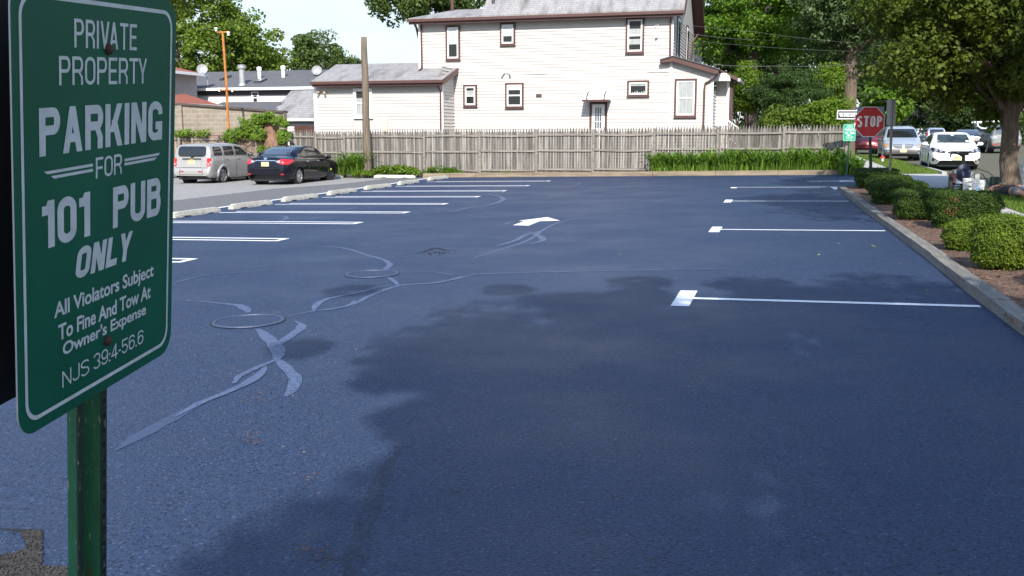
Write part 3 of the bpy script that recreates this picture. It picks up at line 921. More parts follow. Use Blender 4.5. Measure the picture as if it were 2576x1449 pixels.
def downspout(root, pts, r=.045):
    mb = MB(); mb.tube(pts, r, 6); return mb.build('downspout', BROWN, root)
H0 = onY(1505, 330, HY)
house = empty('house', (-10, HY, zg(-10, HY)), 'large two storey cream sided house with brown trim behind the picket fence', 'house')
XL = onY(1057, 100, HY).x; XR = onY(1691, 100, HY).x; XP = onY(1791, 250, HY).x
zb_ = zg(-10, HY) - .2
ze = onY(1700, 30, HY).z - .02
BY = 56.0
mb = MB()
siding_wall(mb, (XL, HY), (XR, HY), zb_, ze)
siding_wall(mb, (XR, HY), (XR, BY), 3.6, ze)
siding_wall(mb, (XL, BY), (XL, HY), zb_, ze)
siding_wall(mb, (XR + .001, HY), (XP, HY), zb_, onY(1740, 178, HY).z)
siding_wall(mb, (XP, HY), (XP, BY - 1), zb_, 3.6)
mb.box(XL + .05, XR - .05, HY + .15, BY, zb_, ze)
ridge_z, ridge_y = ze + 4.3, (HY + BY) / 2 - .2
mb.poly([(XR, HY, ze), (XR, BY, ze), (XR, ridge_y, ridge_z)])
pg = [onY(x, y, HY - .02) for x, y in ((1664, 157), (1693, 151), (1795, 181))]
mb.poly([Vector((XR + .01, HY - .02, 3.3)), Vector((pg[2].x, HY - .02, 3.3)), pg[2], pg[1], Vector((XR + .01, HY - .02, pg[1].z))])
mb.build('wall', SIDING, house)
mb = MB()
for x in (XL, XR): mb.box(x - .07, x + .052, HY - .055, HY + .08, zb_, ze - .01)
mb.box(XP - .08, XP + .052, HY - .056, HY + .08, zb_, onY(1780, 185, HY).z - .1)
mb.build('corner_board', WHITE, house)
# roofs
XM = onY(1209, 20, HY - .45).x
OH = .48
mb = MB()
def slab(mb, pts, th=.06):
    mb.prism(pts, (0, 0, th))
E1 = ze + .02
sl_ = (ridge_z - ze) / (ridge_y - HY)
rf = MB()
slab(rf, [(XM, HY - OH, E1 - .02), (XR + .55, HY - OH, E1 - .02), (XR + .55, ridge_y, ridge_z + .3), (XM, ridge_y, ridge_z + .3)], .09)
slab(rf, [(XM, ridge_y, ridge_z + .3), (XR + .55, ridge_y, ridge_z + .3), (XR + .55, BY + OH, E1 - .02), (XM, BY + OH, E1 - .02)], .09)
zl_ = onY(1150, 28, HY + 2.6).z
slab(rf, [(XL - .42, HY - OH, E1 - .02), (XM - .002, HY - OH, E1 - .02), (XM - .002, HY + 2.6, zl_), (XL + .9, HY + 2.6, zl_)], .07)
slab(rf, [(XL - .42, HY - OH + .01, E1 - .03), (XL + .9, HY + 2.6, zl_ - .01), (XL + .9, BY - 1, zl_), (XL - .42, BY, E1 - .03)], .07)
slab(rf, [(XL + .9, HY + 2.59, zl_), (XM, HY + 2.59, zl_), (XM, BY - 2, zl_ + .02), (XL + .9, BY - 2, zl_ + .02)], .06)
rfo = rf.build('roof', SHINGLE, house)
# gable of the main roof above the low part
g = MB(); g.poly([(XM + .02, HY + .4, E1), (XM + .02, BY - .4, E1), (XM + .02, ridge_y, ridge_z)]); g.build('gable_wall', SIDING, rfo)
mb = MB()
mb.box(XL - .45, XR + .58, HY - OH - .1, HY - OH + .012, E1 - .13, E1 + .0)
mb.box(XL - .40, XR + .5, HY - OH + .012, HY - OH + .04, E1 - .24, E1 - .02)
mb.build('gutter', BROWN, house)
mb = MB()
mb.box(XL - .4, XR + .5, HY - OH + .04, HY - .02, E1 - .10, E1 - .06)
for x in (XR + .48,):
    n_ = Vector((0, 0, 1))
    for (ya, za, yb, zb2) in ((HY - OH, E1 - .06, ridge_y, ridge_z + .26), (BY + OH, E1 - .06, ridge_y, ridge_z + .26)):
        mb.prism([(XR + .02, ya, za - .02), (x + .09, ya, za - .02), (x + .09, yb, zb2 - .02), (XR + .02, yb, zb2 - .02)], (0, 0, .03))
        mb.prism([(x + .072, ya, za - .2), (x + .1, ya, za - .2), (x + .1, yb, zb2 - .2), (x + .072, yb, zb2 - .2)], (0, 0, .32))
mb.build('soffit', BROWN, house)
# dormer and pipes on the roof
d0 = onY(1409, 16, HY + .9); d1 = onY(1478, 5, HY + .9)
mb = MB(); mb.box(d0.x, d1.x, HY + .88, HY + 4, d0.z - .02, d0.z + 1.3)
dm = mb.build('dormer', WSIDING, house)
mb = MB(); mb.prism([(d0.x - .15, HY + .7, d0.z + 1.25), (d1.x + .15, HY + .7, d0.z + 1.25), ((d0.x + d1.x) / 2, HY + .7, d0.z + 1.9)], (0, 4, 0)); mb.build('dormer_roof', SHINGLE, dm)
mb = MB()
p = onY(1241, 24, HY + .3); mb.cyl(p - Vector((0, 0, .1)), p + Vector((0, 0, 1.6)), .075); mb.cyl(p - Vector((0, 0, .1)), p + Vector((0, 0, .12)), .14, .09)
mb.build('vent_pipe', DGREY, house)
mb = MB()
p = onY(1138, 28, HY + 2.2); mb.cyl(p - Vector((0, 0, .1)), p + Vector((0, 0, .75)), .09); mb.build('vent_pipe', BROWN, house)
# windows, door, small fittings
SH = (BLIND, 0.0, 1.0)
window(house, (1123, 64, 1158, 152), HY, split=.52, upper=SH, lower=None, label='tall upper window with white shade half down')
window(house, (1259, 57, 1297, 115), HY, upper=SH, lower=(BLIND, 0, .18))
window(house, (1574, 44, 1622, 135), HY, upper=(CURT, .55, 1), lower=(CURT, .2, .6), label='tall upper window with dark panes')
window(house, (1167, 213, 1201, 269), HY, upper=(CURT, .35, 1), lower=None)
window(house, (1272, 208, 1318, 272), HY, upper=(BLIND, 0, .45), lower=None)
w6 = window(house, (1578, 202, 1634, 243), HY, split=None, lower=(CURT, .0, .3), label='small wide window with figurines on its sill')
w7 = window(house, (1696, 198, 1754, 295), HY, upper=(CURT, 0, 1), lower=(CURT, 0, 1), label='large window with full pale curtains')
mb = MB()
a_ = onY(1586, 238, HY - .032)
for k in range(7):
    x = a_.x + .1 + k * .105; h = .06 + .05 * ((k * 7) % 3)
    mb.lathe([(0, 0), (.022, 0), (.028, h * .5), (.012, h * .72), (.022, h * .86), (0, h)], 8, Matrix.Translation((x, HY - .034, a_.z + .06)))
mb.build('figurine', BLIND, w6)
da, db = onY(1483, 330, HY), onY(1528, 256, HY)
x0, x1, z0, z1 = da.x, db.x, zb_ + .3, db.z
mb = MB(); mb.box(x0, x0 + .11, HY - .07, HY + .02, z0, z1); mb.box(x1 - .11, x1, HY - .07, HY + .02, z0, z1); mb.box(x0 + .11, x1 - .11, HY - .07, HY + .02, z1 - .11, z1)
door = mb.build('door', BROWN, house)
mb = MB(); x0 += .11; x1 -= .11; z1 -= .11
mb.box(x0, x1, HY - .045, HY + .01, z0, z1); mb.build('door_leaf', WHITE, door)
mb = MB()
gx0, gx1, gz0, gz1 = x0 + .14, x1 - .14, z1 - 1.12, z1 - .13
mb.poly([(gx0, HY - .048, gz0), (gx1, HY - .048, gz0), (gx1, HY - .048, gz1), (gx0, HY - .048, gz1)]); mb.build('pane', GLASSB, door)
mb = MB()
for k in range(4):
    u = gx0 + (gx1 - gx0) * k / 3; mb.box(u - .012, u + .012, HY - .06, HY - .045, gz0, gz1)
    v = gz0 + (gz1 - gz0) * k / 3; mb.box(gx0, gx1, HY - .059, HY - .046, v - .012, v + .012)
mb.build('muntin', WHITE, door)
mb = MB(); mb.lathe([(0, 0), (.03, .01), (.03, .04), (0, .055)], 10, Matrix.Translation((x0 + .07, HY - .09, z1 - 1.15)) @ Matrix.Rotation(math.pi / 2, 4, 'X')); mb.build('handle', CHROME, door)
a_, b_ = onY(1466, 252, HY - .8), onY(1527, 238, HY - .5)
mb = MB(); st = MB()
n = 12
for k in range(n):
    t0, t1 = k / n * math.pi / 2, (k + 1) / n * math.pi / 2
    q = lambda t: (HY - .85 * math.cos(t) * 1.0, a_.z + .42 * math.sin(t))
    (ya, za), (yb, zb2) = q(t0), q(t1)
    mb.poly([(a_.x, ya, za), (b_.x + .12, ya, za), (b_.x + .12, yb, zb2), (a_.x, yb, zb2)])
    mb.poly([(a_.x, ya, za), (a_.x, yb, zb2), (a_.x, HY, a_.z)]); mb.poly([(b_.x + .12, yb, zb2), (b_.x + .12, ya, za), (b_.x + .12, HY, a_.z)])
    for f in (.16, .84):
        xx = a_.x + (b_.x + .12 - a_.x) * f
        st.poly([(xx - .035, ya - .006, za + .006), (xx + .035, ya - .006, za + .006), (xx + .035, yb - .006, zb2 + .008), (xx - .035, yb - .006, zb2 + .008)])
aw_ = mb.build('awning', WHITE, house); st.build('awning_stripe', BROWN, aw_)
mb = MB(); mb.box(a_.x - .02, b_.x + .14, HY - .875, HY - .85, a_.z - .07, a_.z + .03); mb.build('awning_valance', BROWN, aw_)
a_, b_ = onY(1349, 244, HY), onY(1363, 237, HY)
mb = MB(); mb.box(a_.x, b_.x, HY - .06, HY, a_.z, b_.z); mb.build('wall_vent', BROWN, house)
def floodlight(px, py, Y, m, parent):
    p = onY(px, py, Y)
    mb = MB()
    mb.cyl(p + Vector((0, .02, 0)), p + Vector((0, -.06, 0)), .05)
    for s in (-1, 1):
        mb.tube([p + Vector((0, -.05, 0)), p + Vector((s * .1, -.1, 0))], .015, 6)
        mb.tube([p + Vector((s * .1, -.08, .01)), p + Vector((s * .17, -.2, -.03)), p + Vector((s * .2, -.26, -.05))], [.03, .045, .06], 10)
    return mb.build('floodlight', m, parent)
floodlight(1276, 182, HY - .02, WHITE, house)
CABLE = M('pale_cable', (0.55, 0.53, 0.5), None, rough=0.7)
def wall_line(pts, r=.009, Y=HY - .055):
    mb = MB(); mb.tube([onY(x, y, Y) for x, y in pts], r * .7, 5); return mb.build('wall_cable', CABLE, house)
wall_line([(1275, 184), (1274, 208)]); wall_line([(1274, 272), (1275, 330)])
wall_line([(1285, 181), (1340, 185), (1420, 188), (1530, 187), (1600, 184), (1655, 180), (1730, 183), (1785, 180)])
wall_line([(1654, 70), (1652, 95), (1650, 180), (1647, 330)], .02); wall_line([(1643, 95), (1641, 200), (1638, 330)], .008)
mb = MB(); p = onY(1652, 94, HY - .06); mb.lathe([(0, 0), (.06, .01), (.06, .09), (0, .1)], 12, Matrix.Translation(p) @ Matrix.Rotation(math.pi / 2, 4, 'X')); mb.build('meter_head', GALV, house)
for i, (x, y) in enumerate(((1656, 62), (1660, 70), (1650, 66))):
    p = onY(x, y, HY - .05); mb = MB(); mb.lathe([(0, -.05), (.03, -.03), (.02, 0), (.03, .03), (0, .05)], 8, Matrix.Translation(p)); mb.build('insulator', WHITE, house)
# downspouts
q = lambda x, y, Y=HY - .09: onY(x, y, Y)
downspout(house, [onY(1055, 56, HY - .4), q(1059, 66), q(1061, 160), onY(1060, 172, HY - .4), onY(1053, 180, HY - .6)])
downspout(house, [onY(1690, 40, HY - .4), q(1687, 52), q(1686, 148)])
# sun porch with a brown shed roof, entry porch at the street side
pf = [(1660, 158), (1660, 152), (1693, 142.5), (1808, 176), (1806, 188), (1693, 155)]
mb = MB(); mb.prism([onY(x, y, HY - .35) for x, y in pf], (0, .33, 0)); mb.build('porch_fascia', BROWN, house)
A_, B_, C_ = onY(1660, 151, HY - .4), onY(1693, 141.5, HY - .4), onY(1809, 175, HY - .4)
mb = MB()
for u, v in ((A_, B_), (B_, C_)): mb.prism([u, v, v + Vector((0, 9.5, 0)), u + Vector((0, 9.5, 0))], (0, 0, .045))
mb.build('porch_roof', GSHINGLE, house)
downspout(house, [onY(1806, 184, HY - .4), onY(1798, 196, HY - .2), q(1774, 210), q(1772, 225), q(1769, 330)])
EX = XP
ey = HY + 2.3
e0, e1 = onY(1793, 250, ey).x, onY(1836, 250, ey).x
mb = MB(); siding_wall(mb, (XP, ey), (e1, ey), zb_, onY(1800, 200, ey).z); siding_wall(mb, (e1, ey), (e1, ey + 3.0), zb_, onY(1800, 200, ey).z)
ent = mb.build('entry_porch', SIDING, house)
mb = MB(); mb.box(e1 - .02, e1 + .12, ey - .06, ey + .1, zb_, onY(1800, 200, ey).z); mb.build('post', BROWN, ent)
mb = MB(); mb.box(e1 - .16, e1 - .03, ey - .075, ey - .005, zb_, onY(1800, 200, ey).z); mb.build('corner_board', WHITE, ent)
c0, c1 = onY(1788, 204, ey - .7), onY(1838, 186, ey - .7)
mb = MB(); mb.prism([(c0.x, ey - .9, c0.z), (c1.x, ey - .9, c0.z), (c1.x - .03, ey - .9, c0.z + .2), (c1.x - .2, ey - .9, c0.z + .34), (c0.x, ey - .9, c0.z + .36)], (0, 1.0, 0)); mb.build('porch_awning', WHITE, ent)
r0, r1 = onY(1806, 182, ey - .6), onY(1856, 198, ey - .6)
mb = MB(); mb.prism([(r0.x, ey - .55, r0.z), (r1.x, ey - .55, r1.z - .1), (r1.x, ey - .55, r1.z + .05), (r0.x, ey - .55, r0.z + .18)], (0, 4.2, 0)); mb.build('entry_roof', BROWN, ent)
mb = MB(); mb.box(r1.x, r1.x + .13, ey - .7, ey + 3.5, r1.z - .13, r1.z + .02); mb.build('gutter', GALV, ent)
rl = MB()
p0, p1, p2 = onY(1803, 303, ey - .4), onY(1832, 303, ey - .4), onY(1858, 322, ey - .4)
for u, v in ((p0, p1), (p1, p2)):
    rl.tube([u, v], .025, 6); rl.tube([u - Vector((0, 0, .8)), v - Vector((0, 0, .8))], .02, 6)
    k = 6
    for i in range(k + 1):
        w_ = u.lerp(v, i / k); rl.tube([w_, w_ - Vector((0, 0, .8))], .014, 5)
rl.build('railing', WHITE, ent)
# upper side windows toward the street
for y0_, y1_ in ((47.2, 48.4), (51.5, 52.7)):
    mb = MB(); mb.box(XR - .01, XR + .06, y0_, y1_, 5.0, 7.2)
    sw = mb.build('side_window', BROWN, house)
    mb = MB(); mb.box(XR + .03, XR + .075, y0_ + .1, y1_ - .1, 5.1, 7.1); mb.build('sash', WHITE, sw)
    mb = MB(); mb.box(XR + .03, XR + .08, y0_ + .2, y1_ - .2, 5.2, 6.95); mb.build('pane', GLASSD, sw)
downspout(house, [(XR + .45, BY - 2.5, ze - .2), (XR + .2, BY - 2.6, ze - .6), (XR + .1, BY - 2.6, 3.7)])
# left wing
WY = 43.75
X0, X1 = onY(793, 250, WY).x, onY(1112, 250, WY).x
zt = onY(1000, 208, WY).z
mb = MB(); siding_wall(mb, (X0, WY), (X1, WY), zb_, zt); siding_wall(mb, (X1, WY), (X1, HY), zb_, zt + .72, board=.16, lip=.03); siding_wall(mb, (X0, WY + 6), (X0, WY), zb_, zt)
mb.box(X0 + .05, X1 - .05, WY + .1, WY + 5.5, zb_, zt)
wing = mb.build('side_wing', SIDING, house)
mb = MB(); mb.box(X0 - .052, X0 + .1, WY - .055, WY + .05, zb_, zt - .02); mb.box(X1 - .1, X1 + .055, WY - .055, WY + .06, zb_, zt - .02); mb.build('corner_board', WHITE, wing)
ea, eb = onY(783, 207, WY - .45), onY(1109, 207, WY - .45)
zr = onY(950, 163, 46.7).z
sr = (zr - ea.z) / (46.7 - WY + .45)
xl2 = onY(846, 163, 46.7).x
mb = MB()
slab(mb, [(ea.x, WY - .45, ea.z), (eb.x + .1, WY - .45, ea.z), (eb.x + .1, HY - .03, ea.z + sr * (HY - .03 - WY + .45)), (XL - .01, HY - .03, ea.z + sr * (HY - .03 - WY + .45)), (XL - .01, 46.7, zr), (xl2, 46.7, zr)], .06)
slab(mb, [(ea.x, WY - .44, ea.z - .01), (xl2, 46.7, zr - .01), (ea.x, 50, ea.z)], .05)
slab(mb, [(xl2, 46.7, zr), (XL - .01, 46.7, zr), (XL - .01, 50, ea.z), (ea.x, 50, ea.z)], .05)
mb.build('roof', SHINGLE, wing)
mb = MB(); mb.box(ea.x - .02, eb.x + .12, WY - .56, WY - .452, ea.z - .11, ea.z + .02); mb.box(ea.x + .04, eb.x + .08, WY - .45, WY - .42, ea.z - .22, ea.z - .03)
mb.box(ea.x + .05, eb.x + .02, WY - .42, WY - .02, ea.z - .12, ea.z - .09)
mb.build('gutter', BROWN, wing)
mb = MB()
mb.prism([(eb.x + .1, WY - .5, ea.z - .2), (eb.x + .1, HY - .03, ea.z - .2 + sr * (HY + .42 - WY)), (eb.x + .1, HY - .03, ea.z + .06 + sr * (HY + .42 - WY)), (eb.x + .1, WY - .5, ea.z + .04)], (.04, 0, 0))
mb.build('rake_board', BROWN, wing)
window(wing, (892, 222, 937, 297), WY, trim=WHITE, tw=.07, lower=(CURT, 0, 1), upper=(CURT, .6, 1))
floodlight(812, 231, WY - .02, M('tan_metal', (0.5, 0.38, 0.3), None, rough=.5), wing)
downspout(wing, [onY(1100, 212, WY - .4), onY(1103, 220, WY - .25), onY(1108, 228, WY - .09), onY(1109, 330, WY - .09)])
mb = MB(); a_, b_ = onY(962, 332, WY), onY(975, 300, WY); mb.box(a_.x, b_.x, WY - .09, WY - .02, a_.z, b_.z)
for k in range(9): mb.box(a_.x + .02, b_.x - .02, WY - .1, WY - .085, a_.z + .03 + k * .065, a_.z + .065 + k * .065)
mb.build('vent_cover', M('tan_vinyl', (0.6, 0.5, 0.43), None, rough=.6), wing)

# far white house between the cream house and the maple
fh = empty('house', far(1733, 66), 'narrow glimpse of a white house beyond the cream house, left of the maple', 'house')
D = 66
c = far(1712, D); e = far(1745, D)
mb = MB(); x0, x1 = c.x - 3, far(1738, D).x
siding_wall(mb, (x0, c.y), (x1, c.y), 0, zat(92, D), .14); siding_wall(mb, (x1, c.y), (x1, c.y + 6), 0, zat(92, D), .14); mb.build('wall', WSIDING, fh)
mb = MB(); xe = far(1747, D).x
mb.prism([(x0, c.y - .5, zat(82, D)), (xe, c.y - .5, zat(95, D)), (xe, c.y - .5, zat(99, D)), (x0, c.y - .5, zat(90, D))], (0, 7, 0))
mb.prism([(x0, c.y - 1.2, zat(118, D)), (xe, c.y - 1.2, zat(133, D)), (xe + .4, c.y - 1.2, zat(150, D)), (xe + .2, c.y - 1.2, zat(150, D)), (x0, c.y - 1.2, zat(135, D))], (0, 1.1, 0)); mb.build('roof', WHITE, fh)
mb = MB(); mb.box(x1 - .55, x1 - .2, c.y - .06, c.y, zat(122, D), zat(100, D)); mb.build('window', GLASSD, fh)

# white roofed shed beside the wing
SY = 47.0
sh = empty('shed', onY(760, 320, SY), 'small cream shed with a pale sloping roof beside the wing of the house', 'shed')
e0, e1 = onY(692, 301, SY), onY(797, 301, SY)
r0, r1 = onY(733, 230, SY + 3.2), onY(830, 230, SY + 3.2)
zs = e0.z
mb = MB(); slab(mb, [(e0.x - .3, SY - .3, zs), (X0 + .3, SY - .3, zs), (X0 + .9, SY + 3.2, r0.z), (r0.x, SY + 3.2, r0.z)], .06); slab(mb, [(r0.x, SY + 3.2, r0.z), (X0 + .9, SY + 3.2, r0.z), (X0 + .9, SY + 6.5, zs), (r0.x, SY + 6.5, zs)], .06); mb.build('roof', SHINGLE, sh)
mb = MB(); siding_wall(mb, (e0.x + .2, SY), (X0 + .5, SY), -.4, zs - .02); mb.box(e0.x + .22, X0 + .5, SY + .05, SY + 6, -.4, zs - .03); mb.build('wall', SIDING, sh)
mb = MB(); mb.box(e0.x - .32, X0 + .3, SY - .36, SY - .31, zs - .08, zs + .05); mb.build('fascia', WHITE, sh)
a_, b_ = onY(741, 340, SY - .05), onY(793, 316, SY - .05)
mb = MB(); mb.box(a_.x, b_.x, SY - .06, SY, -.3, b_.z); mb.build('garage_door', BROWN, sh)

# long white building with dark roof, skylights and pipes
D = 66
gb = empty('long_building', far(650, D), 'long white sided building with dark grey roof, skylights and vent pipes', 'building')
BYG = far(650, D).y
Yb = BYG
xa, xb = onY(430, 230, Yb).x, onY(800, 230, Yb).x + 6
zev, zrd = onY(650, 222, Yb - .3).z, onY(650, 181, Yb + 5).z
mb = MB(); siding_wall(mb, (xa, Yb), (xb, Yb), -1, zev - .05, .13); mb.box(xa + .1, xb - .1, Yb + .1, Yb + 9, -1, zev - .05); mb.build('wall', WSIDING, gb)
mb = MB(); slab(mb, [(xa - .2, Yb - .4, zev), (xb, Yb - .4, zev), (xb, Yb + 5, zrd), (xa - .2, Yb + 5, zrd)], .07); slab(mb, [(xa, Yb + 5, zrd), (xb, Yb + 5, zrd), (xb, Yb + 10, zev), (xa, Yb + 10, zev)], .07)
gr = mb.build('roof', GSHINGLE, gb)
sg = (zrd - zev) / 5.4
def onroof(px, py):
    d = ray(px, py); # plane z = zev+.07 + sg*(y-(Yb-.4))
    k = (zev + .07 - sg * (Yb - .4) - CH) / (d.z - sg * d.y)
    return Vector((0, 0, CH)) + d * k
mb = MB(); mb.box(xa - .25, xb, Yb - .52, Yb - .41, zev - .12, zev + .05); mb.build('gutter', WHITE, gb)
mb = MB(); mb.box(xa, xb, Yb - .1, Yb - .03, zev - .42, zev - .14); mb.build('frieze', DGREY, gb)
for (x0, x1, y0, y1) in ((552, 588, 193, 203), (638, 677, 201, 209)):
    a_, b_ = onroof(x0, y1), onroof(x1 - 4, y0)
    up = Vector((0, 1, sg)).normalized()
    mb = MB(); n_ = Vector((0, -sg, 1)).normalized()
    w_ = b_.x - a_.x; l_ = (b_.y - a_.y) * math.sqrt(1 + sg * sg)
    A_ = a_; R_ = Vector((w_, 0, 0)); U_ = up * l_
    mb.prism([A_, A_ + R_, A_ + R_ + U_, A_ + U_], n_ * .12)
    sk = mb.build('skylight', DGREY, gr)
    mb = MB(); i_ = .1
    mb.poly([A_ + n_ * .125 + R_ * i_ + U_ * i_, A_ + n_ * .125 + R_ * (1 - i_) + U_ * i_, A_ + n_ * .125 + R_ * (1 - i_) + U_ * (1 - i_), A_ + n_ * .125 + R_ * i_ + U_ * (1 - i_)])
    mb.build('pane', GLASSB, sk)
p = onroof(610, 213); mb = MB(); h = 48 * D / F
mb.lathe([(.3, -.1), (.24, .05), (.2, .06), (.2, h - .25), (.28, h - .24), (.28, h - .05), (.3, h), (0, h + .05)], 16, Matrix.Translation(p)); mb.build('flue_pipe', GALV, gr)
for x, y in ((653, 197), (713, 194)):
    p = onroof(x, y); mb = MB(); mb.lathe([(.12, -.1), (.12, .5), (.17, .52), (.17, .75), (0, .8)], 10, Matrix.Translation(p)); mb.build('vent_pipe', WHITE, gr)
def dish(p, r, name, parent, az=0.3, mat=WHITE):
    mb = MB()
    Mx = Matrix.Translation(p) @ Matrix.Rotation(az, 4, 'Z') @ Matrix.Rotation(math.radians(70), 4, 'X')
    mb.lathe([(0, .0), (r * .5, .03), (r * .85, .1), (r, .14), (r * .98, .16), (r * .8, .12), (r * .4, .05), (0, .03)], 20, Mx)
    mb.tube([p, p + Vector((.1, .3, -.1)), p + Vector((.15, .35, -1.0))], .035, 6)
    mb.tube([Mx @ Vector((0, -r * .8, .12)), Mx @ Vector((0, -r * .3, .5))], .02, 5)
    return mb.build(name, mat, parent, smooth=False)
dish(onroof(798, 190) + Vector((0, 0, .3)), .35, 'satellite_dish', gr, mat=GALV)
window(gb, (635, 231, 652, 261), Yb, trim=WHITE, tw=.06, upper=(BLIND, 0, .6), lower=None)
mb = MB(); Y2 = Yb - 3
a_, b_ = onY(540, 285, Y2), onY(740, 258, Y2 + 2.5)
slab(mb, [(a_.x - 1, Y2, a_.z), (b_.x, Y2, a_.z), (b_.x, Y2 + 2.6, b_.z), (a_.x - 1, Y2 + 2.6, b_.z)], .08)
lt = mb.build('lower_roof', GSHINGLE, gb)
mb = MB(); siding_wall(mb, (a_.x - .8, Y2 + .3), (b_.x - .2, Y2 + .3), -1, a_.z, .13); mb.build('lower_wall', WSIDING, lt)

# red roofed house at the far left: we see the wall that faces the street side, running away from us
rh = empty('house', far(440, 62), 'grey sided house with red roofs at the left, partly hidden by the sign', 'house')
GREYS = M('grey_siding', (0.40, 0.37, 0.36), (0.36, 0.33, 0.32), 2, .7)
cf = fac(493, 186, 66)
hx, hy1, hz1 = cf.x, cf.y, cf.z
mb = MB(); siding_wall(mb, (hx, hy1 - 14), (hx, hy1), -1, hz1, .17); mb.box(hx - 9, hx - .05, hy1 - 14, hy1, -1, hz1); mb.build('wall', GREYS, rh)
mb = MB(); rz_ = fac(436, 140, 64).z - hz1
mb.poly([(hx + .5, hy1 - 14.5, hz1), (hx + .5, hy1 + .5, hz1), (hx - 3.2, hy1 - 3.6, hz1 + rz_), (hx - 3.2, hy1 - 11, hz1 + rz_)]); mb.poly([(hx + .5, hy1 + .5, hz1), (hx - 7, hy1 + .5, hz1), (hx - 3.2, hy1 - 3.6, hz1 + rz_)]); mb.poly([(hx - 7, hy1 - 14.5, hz1), (hx + .5, hy1 - 14.5, hz1), (hx - 3.2, hy1 - 11, hz1 + rz_)])
rr_ = mb.build('roof', RSHINGLE, rh)
mb = MB(); mb.box(hx + .5, hx + .62, hy1 - 14.5, hy1 + .5, hz1 - .16, hz1 + .02); mb.build('gutter', WHITE, rr_)
mb = MB(); mb.box(hx + .02, hx + .5, hy1 - 14.5, hy1 + .4, hz1 - .09, hz1 - .03); mb.build('soffit', WHITE, rr_)
p = fac(509, 176, 66); dish(p, .36, 'satellite_dish', rr_, .5, GALV)
pk = fac(466, 236, 62); q1 = fac(557, 265, 64.5); q0_ = fac(380, 258, 55.5)
q3 = Vector((2 * pk.x - q0_.x, 2 * pk.y - q0_.y, q1.z)); 
qz = q1.z
A0 = Vector((q1.x, q0_.y, qz)); A1 = Vector((q1.x, q1.y, qz)); A2 = Vector((2 * pk.x - q1.x, q1.y, qz)); A3 = Vector((2 * pk.x - q1.x, q0_.y, qz))
mb = MB()
for u, v in ((A0, A1), (A1, A2), (A2, A3), (A3, A0)): mb.poly([u, v, pk])
lo_ = mb.build('porch_roof', RSHINGLE, rh)
mb = MB(); mb.box(A0.x, A0.x + .12, A0.y, A1.y, qz - .18, qz + .01); mb.build('gutter', WHITE, lo_)
mb = MB(); mb.box(A3.x + .4, A0.x - .5, A0.y + .3, A1.y - .3, -1, qz - .02); mb.build('porch_wall', GREYS, lo_)

# cinder block garage wall
BW = 42.5
bw = empty('block_wall', onY(560, 330, BW), 'brown cinder block wall of a low garage behind the old fence', 'wall')
a_, b_ = onY(440, 263, BW), onY(714, 284, BW)
mb = MB(); mb.prism([(a_.x - 6, BW, -1), (b_.x, BW, -1), (b_.x, BW, b_.z), (a_.x, BW, a_.z), (a_.x - 6, BW, a_.z)], (0, .3, 0)); mb.box(onY(437, 280, BW).x, onY(460, 280, BW).x, BW - .12, BW - .002, -1, a_.z - .05); mb.build('blocks', BLOCK, bw)
mb = MB(); cp = M('dark_coping', (0.10, 0.075, 0.065), (0.06, 0.045, 0.04), 5, .9)
for k in range(16):
    u0, u1 = a_.x - 6 + (b_.x - a_.x + 6) * k / 16, a_.x - 6 + (b_.x - a_.x + 6) * (k + 1) / 16
    f = lambda u: a_.z + (b_.z - a_.z) * max(0, (u - a_.x) / (b_.x - a_.x))
    mb.add([(u0, BW - .1, f(u0) + .002), (u1, BW - .1, f(u1) + .002), (u0, BW + .4, f(u0) + .002), (u1, BW + .4, f(u1) + .002), (u0, BW - .1, f(u0) + .09), (u1, BW - .1, f(u1) + .09), (u0, BW + .4, f(u0) + .1), (u1, BW + .4, f(u1) + .1)],
           [(0, 2, 3, 1), (4, 5, 7, 6), (0, 1, 5, 4), (2, 6, 7, 3), (0, 4, 6, 2), (1, 3, 7, 5)])
mb.build('coping', cp, bw)
# rusty orange pole with insulators
RY = 40.2
p0, p1 = onY(575, 335, RY), onY(560, 80, RY)
rp = empty('rusty_pole', p0, 'thin rusty orange metal pole with old floodlights, standing by the block wall', 'pole')
mb = MB(); mb.tube([p0 - Vector((0, 0, .8)), p0.lerp(p1, .5) + Vector((.04, 0, 0)), p1], [.062, .06, .055], 10); mb.build('pole', RUST, rp)
mb = MB(); mb.box(p1.x - .3, p1.x + .3, RY - .03, RY + .03, p1.z - .04, p1.z + .02)
pm = onY(569.5, 226, RY); mb.box(pm.x - .3, pm.x + .3, RY - .09, RY - .06, pm.z - .04, pm.z + .02); mb.build('crossbar', RUST, rp)
for u in ((p1, -.3, .1), (p1, .32, -.1), (pm, -.33, .0), (pm, .33, -.02)):
    c = u[0] + Vector((u[1], -.05, u[2])); mb = MB(); mb.lathe([(0, -.08), (.05, -.07), (.035, -.02), (.075, .05), (.06, .09), (0, .1)], 10, Matrix.Translation(c)); mb.build('insulator', WHITE, rp)
